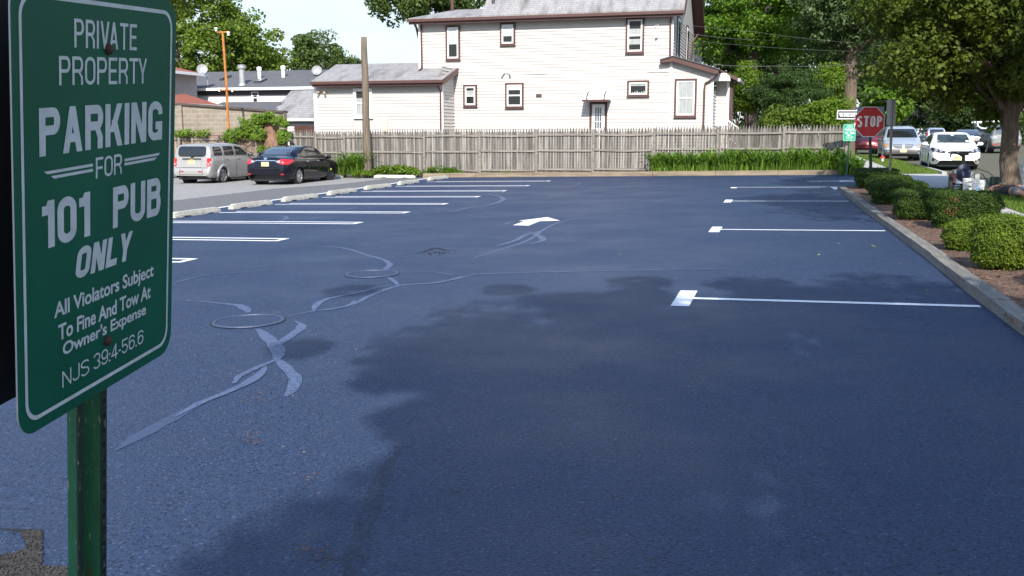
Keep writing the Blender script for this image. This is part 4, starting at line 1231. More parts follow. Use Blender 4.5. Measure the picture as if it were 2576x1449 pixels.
# house and garage beyond the trees at the right
D = 122
c = far(2270, D)
gh = empty('house', c, 'grey roofed house half hidden by trees beyond the parked cars', 'house')
x0, x1 = far(2200, D).x, far(2400, D).x
yy = c.y
GR2 = M('blue_grey_shingles', (0.16, 0.17, 0.20), (0.2, 0.21, 0.24), 6, .9)
mb = MB(); slab(mb, [(x0, yy - .6, zat(292, D)), (x1 + 1, yy - .6, zat(280, D)), (x1 - 1, yy + 4, zat(235, D)), (x0 + 2, yy + 4, zat(235, D))], .1); mb.build('roof', GR2, gh)
mb = MB(); siding_wall(mb, (x0 + .3, yy), (x1, yy), 0, zat(288, D), .2); mb.build('wall', GREYS, gh)
mb = MB(); mb.box(far(2305, D).x, far(2330, D).x, yy - .1, yy, zat(330, D), zat(297, D)); mb.build('window', WHITE, gh)
D = 115
c = far(2282, D)
ga = empty('garage', c, 'small white gabled garage seen through the trees above the parked minivan', 'garage')
x0, x1 = far(2268, D).x, far(2304, D).x
mb = MB(); mb.prism([(x0, c.y, 0), (x1, c.y, 0), (x1, c.y, zat(272, D)), (x0 + .4, c.y, zat(270, D)), (x0, c.y, zat(290, D))], (0, 4, 0)); mb.build('wall', WSIDING, ga)
mb = MB(); mb.prism([(x0 - .2, c.y - .3, zat(291, D)), (x0 + .3, c.y - .3, zat(268, D)), (x1 + .2, c.y - .3, zat(270, D)), (x1 + .2, c.y - .3, zat(266, D)), (x0 + .2, c.y - .3, zat(264, D))], (0, 4.5, 0)); mb.build('roof', GALV, ga)
# ------------------------------------------------------------------ vehicles
def paint(name, col, metal=0.5, rough=0.35, coat=0.7):
    return M(name, col, None, rough=rough, metal=metal, coat=coat)
def smooth_interp(pts, win=0.05):
    X = np.array([p[0] for p in pts]); Y = np.array([p[1] for p in pts])
    def f(x):
        return float(np.mean(np.interp([x + d for d in np.linspace(-win, win, 7)], X, Y)))
    return f
def car_shell(L, Wd, top, belt, bot, wheels, rw, plan_end=0.8, tumble=0.30, roofr=0.12, bulge=0.035, end_len=0.55, well=True):
    """grid shell; returns verts, faces. x forward. top/belt/bot: (x, z) polylines"""
    ft, fb, fo = smooth_interp(top), smooth_interp(belt), smooth_interp(bot, .02)
    h = L / 2
    u = np.concatenate([np.linspace(0, .12, 9), np.linspace(.12, L - .12, int(L / .05))[1:-1], np.linspace(L - .12, L, 9)]) - h
    V, Fc, rows = [], [], []
    for x in u:
        e = h - abs(x)
        k = 1.0
        if e < end_len:
            q = 1 - e / end_len
            k = plan_end + (1 - plan_end) * math.sqrt(max(0, 1 - q ** 2.4))
        w = Wd / 2 * k
        zt, zo = ft(x), fo(x)
        zbt = min(fb(x), zt - .02)
        zbt = max(zbt, zo + .05)
        hb = zbt - zo
        gh = zt - zbt
        sec = [(w * .86, zo), (w * .945, zo + .02), (w * .975, zo + hb * .18), (w * .995, zo + hb * .42), (w, zo + hb * .62), (w * .988, zo + hb * .82), (w * .962, zo + hb * .94), (w * .93, zbt)]
        wt = w * .93 - tumble * max(gh - .05, 0)
        if gh > .22:
            for t in (.2, .4, .6, .8): sec.append((w * .93 + (wt - w * .93) * t + bulge * math.sin(t * math.pi) * min(1, gh / .4), zbt + (gh - .07) * t))
            sec += [(wt - .01, zt - .07), (wt - .045, zt - .038), (wt * .84, zt - .018), (wt * .55, zt - .004), (wt * .25, zt)]
        else:
            for t in (.2, .4, .6, .8): sec.append((w * (.93 - .03 * t), zbt + gh * .22 * t))
            sec += [(w * .87, zbt + gh * .30), (w * .80, zbt + gh * .5), (w * .68, zbt + gh * .75), (w * .45, zbt + gh * .95), (w * .2, zt)]
        full = sec + [(0, zt)] + [(-a, b) for a, b in reversed(sec)]
        rows.append(len(V) // len(full))
        V += [Vector((x, a, b)) for a, b in full]
    n = len(full)
    R = len(u)
    for i in range(R - 1):
        for k in range(n - 1):
            f = (i * n + k, (i + 1) * n + k, (i + 1) * n + k + 1, i * n + k + 1)
            c = (V[f[0]] + V[f[2]]) / 2
            cut = False
            for wx in wheels:
                if math.hypot(c.x - wx, c.z - rw) < rw * 1.14 and abs(c.y) > Wd * .3 and c.z < rw * 2.3: cut = True
            if not cut: Fc.append(f)
    Fc.append(tuple(range(n))[::-1]); Fc.append(tuple((R - 1) * n + k for k in range(n)))
    return V, Fc
def bvh_of(L, Wd, top, belt, bot, **k):
    k['wheels'] = []
    V, Fc = car_shell(L, Wd, top, belt, bot, rw=.3, **k)
    return BVHTree.FromPolygons(V, Fc)
def patch(mb, bvh, outline, face, off=.008, cell=.09, mi=0):
    """lay a panel with this outline on the shell. face: 'f' front, 'b' back (outline in y, z); 'l','r' sides (outline in x, z); 't' top (x, y)"""
    pts = []
    N = len(outline)
    for i in range(N):
        a, b = Vector(outline[i]), Vector(outline[(i + 1) % N])
        m = max(1, int((b - a).length / cell))
        pts += [a.lerp(b, k / m) for k in range(m)]
    nb = len(pts)
    xs_ = [p.x for p in pts]; ys_ = [p.y for p in pts]
    inner = []
    xx = min(xs_) + cell / 2
    def inside(p):
        c = False
        for i in range(nb):
            a, b = pts[i], pts[(i + 1) % nb]
            if (a.y > p.y) != (b.y > p.y) and p.x < (b.x - a.x) * (p.y - a.y) / (b.y - a.y) + a.x: c = not c
        return c
    while xx < max(xs_):
        yy = min(ys_) + cell / 2
        while yy < max(ys_):
            p = Vector((xx, yy))
            if inside(p) and min((p - q).length for q in pts) > cell * .35: inner.append(p)
            yy += cell
        xx += cell
    res = delaunay_2d_cdt(pts + inner, [(i, (i + 1) % nb) for i in range(nb)], [], 1, 1e-5)
    O = {'f': lambda p: (Vector((5, p.x, p.y)), Vector((-1, 0, 0))), 'b': lambda p: (Vector((-5, p.x, p.y)), Vector((1, 0, 0))),
         'l': lambda p: (Vector((p.x, 5, p.y)), Vector((0, -1, 0))), 'r': lambda p: (Vector((p.x, -5, p.y)), Vector((0, 1, 0))),
         't': lambda p: (Vector((p.x, p.y, 5)), Vector((0, 0, -1)))}[face]
    vs, ok = [], []
    for p in res[0]:
        o, d = O(p)
        loc, nrm, idx, dist = bvh.ray_cast(o, d)
        if loc is None: vs.append(Vector((0, 0, 0))); ok.append(False); continue
        if nrm.dot(d) > 0: nrm = -nrm
        vs.append(loc + nrm * off); ok.append(True)
    fs = []
    for f in res[2]:
        if all(ok[i] for i in f):
            a, b, c = (vs[i] for i in f[:3])
            nn = (b - a).cross(c - a)
            d = O(Vector((0, 0)))[1]
            fs.append(tuple(f) if nn.dot(d) < 0 else tuple(reversed(f)))
    mb.add(vs, fs, mi)
    return mb
def mirror(ol): return [(-a, b) for a, b in ol]
def text_into(mb, s, origin, ux, uz, box, bold=0.0, shear=0.0, spacing=1.0):
    """letters of s filled into box (u0, v0, u1, v1) of the plane origin + u*ux + v*uz"""
    cu = bpy.data.curves.new('t', 'FONT'); cu.body = s; cu.offset = bold; cu.shear = shear; cu.space_character = spacing; cu.resolution_u = 4
    ob = bpy.data.objects.new('t', cu); COL.objects.link(ob)
    dg = bpy.context.evaluated_depsgraph_get()
    me = bpy.data.meshes.new_from_object(ob.evaluated_get(dg))
    v = np.array([w.co[:2] for w in me.vertices])
    lo, hi = v.min(0), v.max(0)
    u0, v0, u1, v1 = box
    P = [origin + ux * (u0 + (a - lo[0]) / (hi[0] - lo[0]) * (u1 - u0)) + uz * (v0 + (b - lo[1]) / (hi[1] - lo[1]) * (v1 - v0)) for a, b in v]
    mb.add(P, [tuple(p.vertices) for p in me.polygons])
    bpy.data.objects.remove(ob); bpy.data.meshes.remove(me); bpy.data.curves.remove(cu)
def wheel(root, x, y, r, w, style='alloy', spokes=5):
    s = 1 if y > 0 else -1
    Mx = Matrix.Translation((x, y, r)) @ Matrix.Rotation(-s * math.pi / 2, 4, 'X')
    mb = MB()
    rr = r * .66
    mb.lathe([(rr, -w), (r * .93, -w), (r * .99, -w * .85), (r, -w * .5), (r * .99, -w * .1), (r * .94, 0), (r * .8, .012), (rr, 0), (rr, -w)], 32, Mx)
    o = mb.build('wheel', BLACK, root, smooth=True, local=True)
    rm = ALLOY if style == 'alloy' else BLKP
    mb = MB()
    mb.lathe([(rr * 1.02, .006), (rr * .93, .012), (rr * .9, -.03)], 28, Mx)
    if style == 'alloy':
        for k in range(spokes):
            a = 2 * math.pi * k / spokes + .3
            for d in (-.13, .13):
                c, t = Vector((math.cos(a), math.sin(a), 0)), Vector((-math.sin(a), math.cos(a), 0))
                p = [c * rr * .14 + t * rr * (d * .8 - .06), c * rr * .14 + t * rr * (d * .8 + .06), c * rr * .94 + t * rr * (d * 1.5 + .085), c * rr * .94 + t * rr * (d * 1.5 - .085)]
                mb.prism([Mx @ (q + Vector((0, 0, -.02))) for q in p], (Mx.to_3x3() @ Vector((0, 0, .025))))
        mb.lathe([(0, .015), (rr * .2, .012), (rr * .24, -.02)], 14, Mx)
    else:
        mb.lathe([(0, -.02), (rr * .5, -.01), (rr * .62, .01), (rr * .9, -.02)], 24, Mx)
    mb.build('rim', rm, o, local=True)
    mb = MB(); mb.lathe([(0, -.05), (rr * .92, -.05)], 20, Mx); mb.build('brake', DGREY, o, local=True)
    return o
def car(name, label, loc, rz, sp, pnt, group=None):
    root = empty(name, loc, label, sp.get('cat', 'car'), group, rz)
    L, Wd, r = sp['L'], sp['W'], sp['rw']
    kw = {k: sp[k] for k in ('plan_end', 'tumble', 'roofr', 'bulge', 'end_len') if k in sp}
    V, Fc = car_shell(L, Wd, sp['top'], sp['belt'], sp['bot'], sp['wx'], r, **kw)
    bvh = bvh_of(L, Wd, sp['top'], sp['belt'], sp['bot'], **kw)
    mb = MB(); mb.add(V, Fc)
    b = mb.build('body', pnt, root, smooth=True, local=True)
    fix_normals(b)
    for p in b.data.polygons:
        if len(p.vertices) > 4: p.use_smooth = False
    mb = MB(); zl = min(z for _, z in sp['bot'])
    mb.box(-L / 2 + .25, L / 2 - .25, -Wd * .40, Wd * .40, zl - .03, zl + .25)
    for wx in sp['wx']:
        for s in (-1, 1): mb.cyl((wx, s * Wd * .30, r), (wx, s * Wd * .45, r), r * 1.13, n=24)
    mb.build('underbody', BLKP, root, local=True)
    lip = MB()
    for wx in sp['wx']:
        for s in (-1, 1):
            pts = []
            for k in range(19):
                a = math.pi * (-.12 + 1.24 * k / 18)
                x, z = wx + r * 1.15 * math.cos(a), r + r * 1.15 * math.sin(a)
                z = max(z, zl + .0)
                loc_, n_, i_, d_ = bvh.ray_cast(Vector((x, 5 * s, z)), Vector((0, -s, 0)))
                if loc_: pts.append(loc_ + Vector((0, -s * .012, 0)))
            if len(pts) > 3: lip.tube(pts, sp.get('lip', .028), 6)
    lo = lip.build('wheel_arch', sp.get('lipmat', pnt), root, local=True, smooth=True)
    i = 0
    for wx in sp['wx']:
        for s in (-1, 1): wheel(root, wx, s * (Wd / 2 - .035), r, .2, sp.get('wstyle', ['alloy'] * 4)[i], sp.get('spokes', 5)); i += 1
    def pt(nm, face, outs, m, off=.008, cell=.09, parent=root, smooth=True):
        q = MB()
        for o in outs: patch(q, bvh, o, face, off, cell)
        if q.f: return q.build(nm, m, parent, local=True, smooth=smooth)
    root['_d'] = 0; del root['_d']
    return root, bvh, pt, b
def rr2(cx, cy, w, h, k=.3, n=4):
    """rounded rectangle outline"""
    rad = min(w, h) * k
    P = []
    for sx, sy, a0 in ((1, 1, 0), (-1, 1, 90), (-1, -1, 180), (1, -1, 270)):
        for i in range(n + 1):
            a = math.radians(a0 + 90 * i / n)
            P.append((cx + sx * (w / 2 - rad) + rad * math.cos(a), cy + sy * (h / 2 - rad) + rad * math.sin(a)))
    return P
def disc(cx, cy, r, n=14): return [(cx + r * math.cos(2 * math.pi * k / n), cy + r * math.sin(2 * math.pi * k / n)) for k in range(n)]
def plate(root, x, z, face, txt, bvh, w=.305, h=.155):
    d = 1 if face == 'f' else -1
    hit = bvh.ray_cast(Vector((5 * d, 0, z)), Vector((-d, 0, 0)))[0]
    x = hit.x + d * .012
    mb = MB(); mb.box(x - .008, x + .008, -w / 2, w / 2, z - h / 2, z + h / 2)
    o = mb.build('licence_plate', PLATEY, root, local=True)
    mb = MB()
    u = Vector((0, 1 if d > 0 else -1, 0))
    text_into(mb, txt, Vector((x + d * .011, 0, z)), u, Vector((0, 0, 1)), (-w * .42, -h * .22, w * .42, h * .22), .01)
    mb.build('plate_number', PLATET, o, local=True)
    return o
def mirrors(root, x, y, z, m, glass=BLKP, sc=1.0):
    for s in (-1, 1):
        mb = MB()
        vs = []
        Mx = Matrix.Translation((x, s * (y + .09 * sc), z)) @ Matrix.Diagonal((.075 * sc, .115 * sc, .075 * sc, 1))
        mb.lathe([(0, -1), (.6, -.85), (.95, -.4), (1, .1), (.85, .6), (.5, .9), (0, 1)], 12, Mx)
        mb.tube([(x + .02, s * (y - .06), z - .06), (x + .02, s * (y + .05), z - .03)], .03, 6)
        mb.build('mirror', m, root, local=True, smooth=True)
def handles(root, bvh, xs_, z, m):
    for s in (-1, 1):
        for x in xs_:
            h = bvh.ray_cast(Vector((x, 5 * s, z)), Vector((0, -s, 0)))[0]
            if h is None: continue
            mb = MB(); mb.tube([(x - .1, h.y + s * .005, z), (x - .07, h.y + s * .035, z + .005), (x + .07, h.y + s * .035, z + .005), (x + .1, h.y + s * .005, z)], .014, 6)
            mb.build('door_handle', m, root, local=True)
def seams(root, bvh, lines, m=BLKP, w=.008):
    mb = MB()
    for face, pts in lines:
        P = []
        for i in range(len(pts) - 1):
            for k in range(6):
                t = k / 6; P.append((pts[i][0] * (1 - t) + pts[i + 1][0] * t, pts[i][1] * (1 - t) + pts[i + 1][1] * t))
        P.append(pts[-1])
        for s in ((-1, 1) if face == 's' else (1,)):
            Q = []
            for a, b in P:
                if face == 's': h = bvh.ray_cast(Vector((a, 5 * s, b)), Vector((0, -s, 0)))[0]
                elif face == 'b': h = bvh.ray_cast(Vector((-5, a, b)), Vector((1, 0, 0)))[0]
                else: h = bvh.ray_cast(Vector((5, a, b)), Vector((-1, 0, 0)))[0]
                if h: Q.append(h)
            if len(Q) > 2: mb.tube(Q, w, 4)
    if mb.f: mb.build('panel_gap', m, root, local=True)

# --- black sedan
P_BLACK = paint('black_blue_paint', (0.003, 0.004, 0.009), .0, .1, .0)
P_SILV = paint('silver_beige_paint', (0.30, 0.29, 0.28), .2, .4)
P_WHITE = paint('white_paint', (0.80, 0.80, 0.79), 0.0, .3)
P_BLUES = paint('blue_silver_paint', (0.32, 0.36, 0.42), .2, .38)
P_LBLUE = paint('pale_blue_paint', (0.42, 0.50, 0.60), .5, .4)
P_SAGE = paint('shaded_sage_paint', (0.10, 0.115, 0.115), .1, .5, .15)  # sage silver car, darkened: tree shade is put into the paint
P_RED = paint('dark_red_paint', (0.16, 0.012, 0.02), .3, .3)
P_DARK = paint('dark_paint', (0.02, 0.022, 0.028), .3, .3)
SED = dict(L=4.82, W=1.83, rw=.33, wx=(-1.40, 1.395), plan_end=.70, end_len=.75, tumble=.40, lip=.02,
    top=[(-2.41, .55), (-2.39, .78), (-2.36, .98), (-2.30, 1.05), (-2.0, 1.075), (-1.72, 1.10), (-1.25, 1.30), (-.75, 1.435), (-.25, 1.47), (.25, 1.455), (.6, 1.39), (1.0, 1.20), (1.32, 1.015), (1.8, .93), (2.15, .82), (2.33, .70), (2.41, .52)],
    belt=[(-2.41, .5), (-2.36, .9), (-1.7, .99), (0, .94), (1.2, .90), (1.8, .84), (2.2, .72), (2.41, .48)],
    bot=[(-2.41, .42), (-2.3, .26), (-2.0, .22), (0, .19), (2.0, .2), (2.3, .24), (2.41, .38)])
def sedan(label, loc, rz, pnt, view, plates, wstyle=None):
    sp = dict(SED)
    if wstyle: sp['wstyle'] = wstyle
    root, bvh, pt, body = car('sedan', label, loc, rz, sp, pnt)
    wind = [(-.62, 1.04), (.62, 1.04), (.54, 1.37), (-.54, 1.37)]
    pt('windshield', 'f', [wind], GLASSD if view == 'b' else GLASSV, .006)
    pt('rear_window', 'b', [[(-.60, 1.13), (.60, 1.13), (.50, 1.40), (-.50, 1.40)]], GLASSB, .006)
    side = [(-1.52, 1.03), (-.62, .99), (-.62, 1.34), (-1.0, 1.26), (-1.3, 1.15)], [(-.55, .985), (.28, .965), (.28, 1.36), (-.15, 1.385), (-.55, 1.36)], [(.36, .96), (1.12, .955), (1.08, 1.02), (.72, 1.24), (.36, 1.345)]
    for f in 'lr': pt('side_window', f, side, GLASSD if view == 'b' else GLASSV, .006, .07)
    edge = [(-1.6, 1.02), (-1.0, .985), (0, .955), (1.15, .93)]
    mb = MB()
    for s in (-1, 1):
        Q = []
        for k in range(24):
            x = -1.6 + 2.75 * k / 23; z = np.interp(x, [e[0] for e in edge], [e[1] for e in edge])
            h = bvh.ray_cast(Vector((x, 5 * s, z)), Vector((0, -s, 0)))[0]
            if h: Q.append(h + Vector((0, s * .006, 0)))
        mb.tube(Q, .013, 5)
    mb.build('window_trim', CHROME if view == 'b' else BLKP, root, local=True)
    mirrors(root, .95, .93, 1.0, pnt)
    handles(root, bvh, (-.72, .22), .87, CHROME if view == 'b' else pnt)
    seams(root, bvh, [('s', [(-.58, .98), (-.6, .6), (-.85, .33)]), ('s', [(.32, .95), (.33, .5), (.3, .3)]), ('s', [(1.2, .9), (1.15, .5), (1.1, .3)]), ('b', [(-.62, 1.0), (-.66, .86), (-.5, .8), (-.44, .64), (.44, .64), (.5, .8), (.66, .86), (.62, 1.0)])])
    if view == 'b':
        for s in (1, -1):
            q = MB()
            o = [(s * .40, .90), (s * .62, .975), (s * .86, .96), (s * .9, .90), (s * .84, .78), (s * .62, .80)]
            patch(q, bvh, o, 'b', .012, .06)
            patch(q, bvh, [(-2.3, .80), (-2.34, .93), (-2.05, .955), (-1.78, .94), (-2.0, .83)], 'l' if s > 0 else 'r', .012, .06)
            t = q.build('tail_lamp', REDL, root, local=True, smooth=True)
            q = MB(); patch(q, bvh, [(s * .40, .90), (s * .58, .945), (s * .6, .85), (s * .55, .83)], 'b', .016, .05); q.build('lamp_inset', CLEARL, t, local=True)
        pt('boot_strip', 'b', [[(-.42, .915), (.42, .915), (.42, .94), (-.42, .94)]], CHROME, .014)
        pt('badge', 'b', [[(.075 * math.cos(a * .524), .995 + .036 * math.sin(a * .524)) for a in range(12)]], CHROME, .02, .04)
        pt('reflector', 'b', [rr2(.62, .43, .22, .05), rr2(-.62, .43, .22, .05)], REDL, .01)
        pt('bumper_trim', 'b', [[(-.7, .30), (.7, .30), (.62, .40), (-.62, .40)]], BLKP, .006)
        plate(root, 0, .80, 'b', plates, bvh)
        mb = MB(); h = bvh.ray_cast(Vector((-.6, 0, 5)), Vector((0, 0, -1)))[0]; mb.prism([h + Vector((.12, -.012, 0)), h + Vector((-.07, -.012, 0)), h + Vector((-.09, -.012, .075)), h + Vector((-.02, -.012, .06))], (0, .024, 0)); mb.build('antenna', BLKP, root, local=True)
    else:
        for s in (1, -1):
            q = MB()
            patch(q, bvh, [(s * .36, .70), (s * .60, .78), (s * .86, .845), (s * .88, .76), (s * .70, .67), (s * .45, .64)], 'f', .012, .05)
            patch(q, bvh, [(2.2, .68), (2.12, .80), (1.75, .865), (1.9, .78)], 'l' if s > 0 else 'r', .012, .05)
            t = q.build('headlight', BLKP, root, local=True, smooth=True)
            q = MB()
            for c in (.56, .72): patch(q, bvh, disc(s * c, .665 + c * .12, .055), 'f', .02, .04)
            q.build('lens', CLEARL, t, local=True)
            q = MB(); patch(q, bvh, [(s * .5, .30), (s * .84, .48), (s * .86, .36), (s * .72, .30)], 'f', .01, .05); t = q.build('fog_lamp', BLKP, root, local=True)
            q = MB(); patch(q, bvh, disc(s * .73, .365, .05), 'f', .018, .04); q.build('lens', CLEARL, t, local=True)
        pt('grille', 'f', [[(-.35, .70), (-.18, .725), (.18, .725), (.35, .70), (.3, .635), (.1, .605), (-.1, .605), (-.3, .635)]], BLKP, .012, .06)
        pt('lower_intake', 'f', [[(-.5, .285), (.5, .285), (.56, .33), (-.56, .33)]], BLKP, .01)
        plate(root, 0, .47, 'f', plates, bvh)
        mb = MB()
        for s in (-.35, .12): mb.tube([bvh.ray_cast(Vector((5, s + k * .1, 1.035 + k * .008)), Vector((-1, 0, 0)))[0] + Vector((.012, 0, .012)) for k in range(5)], .01, 5)
        mb.build('wiper', BLKP, root, local=True)
        pt('windshield_sticker', 'f', [rr2(0.0, 1.345, .12, .05)], WHITE, .012)
    return root
GLASSV = M('green_tinted_glass', (0.035, 0.05, 0.042), (0.012, 0.016, 0.014), 2.2, 0.03, spec=0.8)
def gz(x, y): return Vector((x, y, zg(x, y)))
CAR_AZ = math.pi / 2 + .02
sed_c = Vector((-18.62, 35.05, 0)); sed_c.z = zg(sed_c.x, sed_c.y) - .03
blk = sedan('shiny black sedan parked nose to the fence, seen from behind', sed_c, CAR_AZ, P_BLACK, 'b', 'S12 CPL', ['alloy', 'alloy', 'steel', 'alloy'])
# yellow tag on the spare wheel (front right)
mb = MB(); mb.box(1.395 - .05, 1.395 + .05, -.905, -.893, .47, .53); mb.build('wheel_tag', M('yellow_tag', (0.75, 0.7, 0.04), None, rough=.6), blk, local=True)

# --- silver wagon
WAG = dict(L=4.47, W=1.76, rw=.345, wx=(-1.27, 1.36), plan_end=.80, end_len=.45, tumble=.24, lip=.07,
    top=[(-2.235, .45), (-2.225, .62), (-2.14, .66), (-2.12, 1.0), (-2.08, 1.3), (-1.98, 1.52), (-1.8, 1.58), (-1.2, 1.62), (-.4, 1.625), (.2, 1.58), (.55, 1.47), (1.0, 1.18), (1.12, 1.11), (1.7, 1.04), (2.1, .93), (2.2, .7), (2.235, .48)],
    belt=[(-2.235, .44), (-2.12, .9), (-2.0, 1.08), (0, 1.07), (1.0, 1.03), (1.7, .93), (2.1, .8), (2.235, .46)],
    bot=[(-2.235, .36), (-2.1, .27), (0, .23), (2.1, .25), (2.235, .36)])
wag_c = Vector((-22.42, 35.85, 0)); wag_c.z = zg(wag_c.x, wag_c.y) - .03
root, bvh, pt, body = car('wagon', 'silver retro wagon with round tail lamps parked left of the black sedan', wag_c, CAR_AZ, WAG, P_SILV)
pt('rear_window', 'b', [rr2(0, 1.29, 1.22, .40, .3)], GLASSD, .008, .07)
for f in 'lr': pt('side_window', f, [rr2(-1.55, 1.30, .60, .34, .22), rr2(-.72, 1.31, .74, .36, .2), [(-.22, 1.13), (.66, 1.13), (.68, 1.2), (.32, 1.43), (-.1, 1.49), (-.22, 1.47)]], GLASSD, .006, .07)
pt('windshield', 'f', [[(-.6, 1.16), (.6, 1.16), (.5, 1.5), (-.5, 1.5)]], GLASSD, .006)
for s in (1, -1):
    for z in (.965, .795):
        q = MB(); patch(q, bvh, disc(s * .735, z, .085), 'b', .012, .04); t = q.build('tail_lamp', REDL, root, local=True)
        q = MB(); patch(q, bvh, disc(s * .735, z, .038), 'b', .022, .03); q.build('lens', CLEARL if z < .9 else REDL, t, local=True)
pt('plate_recess', 'b', [rr2(0, .86, .86, .36, .12)], P_SILV, .012)
pt('handle_strip', 'b', [rr2(0, 1.0, .84, .075, .4)], DGREY, .02)
pt('badge', 'b', [[(-.09, .995), (-.03, .995), (-.03, 1.018), (.03, 1.018), (.03, .995), (.09, .995), (.09, .965), (.03, .965), (.03, .942), (-.03, .942), (-.03, .965), (-.09, .965)]], M('gold', (0.6, 0.42, 0.1), None, rough=.3, metal=.8), .026, .04)
pt('reflector', 'b', [rr2(.42, .52, .2, .045), rr2(-.42, .52, .2, .045)], M('dull_reflector', (0.25, 0.05, 0.04), None, rough=.4), .012)
seams(root, bvh, [('b', [(-.68, 1.02), (-.68, .665), (.68, .665), (.68, 1.02)]), ('s', [(-1.13, 1.13), (-1.14, .8), (-.9, .5), (-.85, .28)]), ('s', [(-.28, 1.5), (-.28, .7), (-.26, .28)]), ('s', [(.8, 1.1), (.78, .7), (.75, .28)]), ('b', [(-.5, .62), (-.5, .40)]), ('b', [(.5, .62), (.5, .40)]), ('b', [(-.8, .40), (.8, .40)])])
plate(root, 0, .86, 'b', 'W72 CHN', bvh)
mirrors(root, .78, .85, 1.14, DGREY)
handles(root, bvh, (-1.0, -.1), 1.0, P_SILV)
mb = MB(); h0 = bvh.ray_cast(Vector((-5, .02, 1.06)), Vector((1, 0, 0)))[0]; h1 = bvh.ray_cast(Vector((-5, -.42, 1.16)), Vector((1, 0, 0)))[0]
mb.tube([h0 + Vector((-.03, 0, 0)), h0.lerp(h1, .3) + Vector((-.03, 0, .04)), h1 + Vector((-.03, 0, 0))], [.03, .02, .014], 6); mb.build('wiper', BLKP, root, local=True)
mb = MB()
mb.box(-1.72, -1.68, -.88, -.6, .16, .42); mb.build('mud_flap', DGREY, root, local=True)
mb = MB(); mb.cyl((-2.28, .45, .27), (-1.9, .45, .3), .03); mb.build('exhaust', DGREY, root, local=True)

# --- white sedan on the street, facing us
wc = Vector((6.47, 43.6, 0)); wc.z = zg(wc.x, wc.y) - .012
sedan('white sedan parked at the kerb facing the lot, behind the striping machine', wc, -math.pi / 2 - .02, P_WHITE, 'f', 'T68 PSW')

# --- minivan
VAN = dict(L=4.9, W=1.95, rw=.34, wx=(-1.45, 1.45), plan_end=.74, end_len=.8, tumble=.30, lip=.02, cat='minivan',
    top=[(-2.45, .5), (-2.43, 1.0), (-2.3, 1.55), (-2.1, 1.70), (-1.4, 1.76), (-.3, 1.76), (.3, 1.68), (.8, 1.44), (1.25, 1.13), (1.7, 1.02), (2.1, .92), (2.33, .78), (2.45, .5)],
    belt=[(-2.45, .48), (-2.4, 1.0), (0, 1.0), (1.2, .98), (1.8, .9), (2.3, .7), (2.45, .46)],
    bot=[(-2.45, .36), (-2.2, .26), (2.2, .24), (2.45, .34)])
vc = Vector((5.86, 55.9, 0)); vc.z = zg(vc.x, vc.y) - .012
root, bvh, pt, body = car('minivan', 'silver blue minivan parked behind the white sedan, facing the camera', vc, -math.pi / 2 - .02, VAN, P_BLUES)
pt('windshield', 'f', [[(-.76, 1.15), (.76, 1.15), (.64, 1.60), (-.64, 1.60)]], GLASSD, .006)
for f in 'lr': pt('side_window', f, [[(.15, 1.07), (1.05, 1.04), (1.0, 1.12), (.6, 1.4), (.15, 1.55)], rr2(-.5, 1.31, 1.1, .46, .2), rr2(-1.7, 1.31, 1.0, .44, .2)], GLASSD, .006)
for s in (1, -1):
    q = MB(); patch(q, bvh, [(s * .50, .66), (s * .52, .80), (s * .84, .86), (s * .9, .72), (s * .8, .64)], 'f', .014, .06)
    patch(q, bvh, [(2.2, .66), (2.1, .84), (1.85, .86), (1.95, .7)], 'l' if s > 0 else 'r', .014, .06); t = q.build('headlight', CLEARL, root, local=True)
    q = MB(); patch(q, bvh, [(s * .76, .66), (s * .78, .83), (s * .88, .83), (s * .9, .7)], 'f', .02, .05); q.build('indicator', AMBER, t, local=True)
g_ = pt('grille', 'f', [[(-.46, .66), (-.5, .80), (.5, .80), (.46, .66), (.3, .60), (-.3, .60)]], BLKP, .012, .07)
pt('grille_bar', 'f', [[(-.48, .715), (.48, .715), (.48, .745), (-.48, .745)], [(-.045, .60), (.045, .60), (.06, .82), (-.06, .82)]], P_BLUES, .024, .07)
pt('bumper', 'f', [[(-.88, .30), (.88, .30), (.92, .52), (.5, .57), (-.5, .57), (-.92, .52)]], DGREY, .012)
plate(root, 0, .50, 'f', 'R41 DTK', bvh)
mirrors(root, 1.05, .98, 1.06, DGREY)
handles(root, bvh, (.1,), .95, P_BLUES)
seams(root, bvh, [('s', [(.1, 1.55), (.1, .8), (.1, .28)]), ('s', [(1.25, 1.0), (1.2, .28)])])
mb = MB()
for s in (-.55, .55): mb.tube([(-1.9, s, 1.78), (-1.5, s, 1.82), (-.4, s, 1.82), (0, s, 1.77)], .02, 6)
mb.build('roof_rail', DGREY, root, local=True)

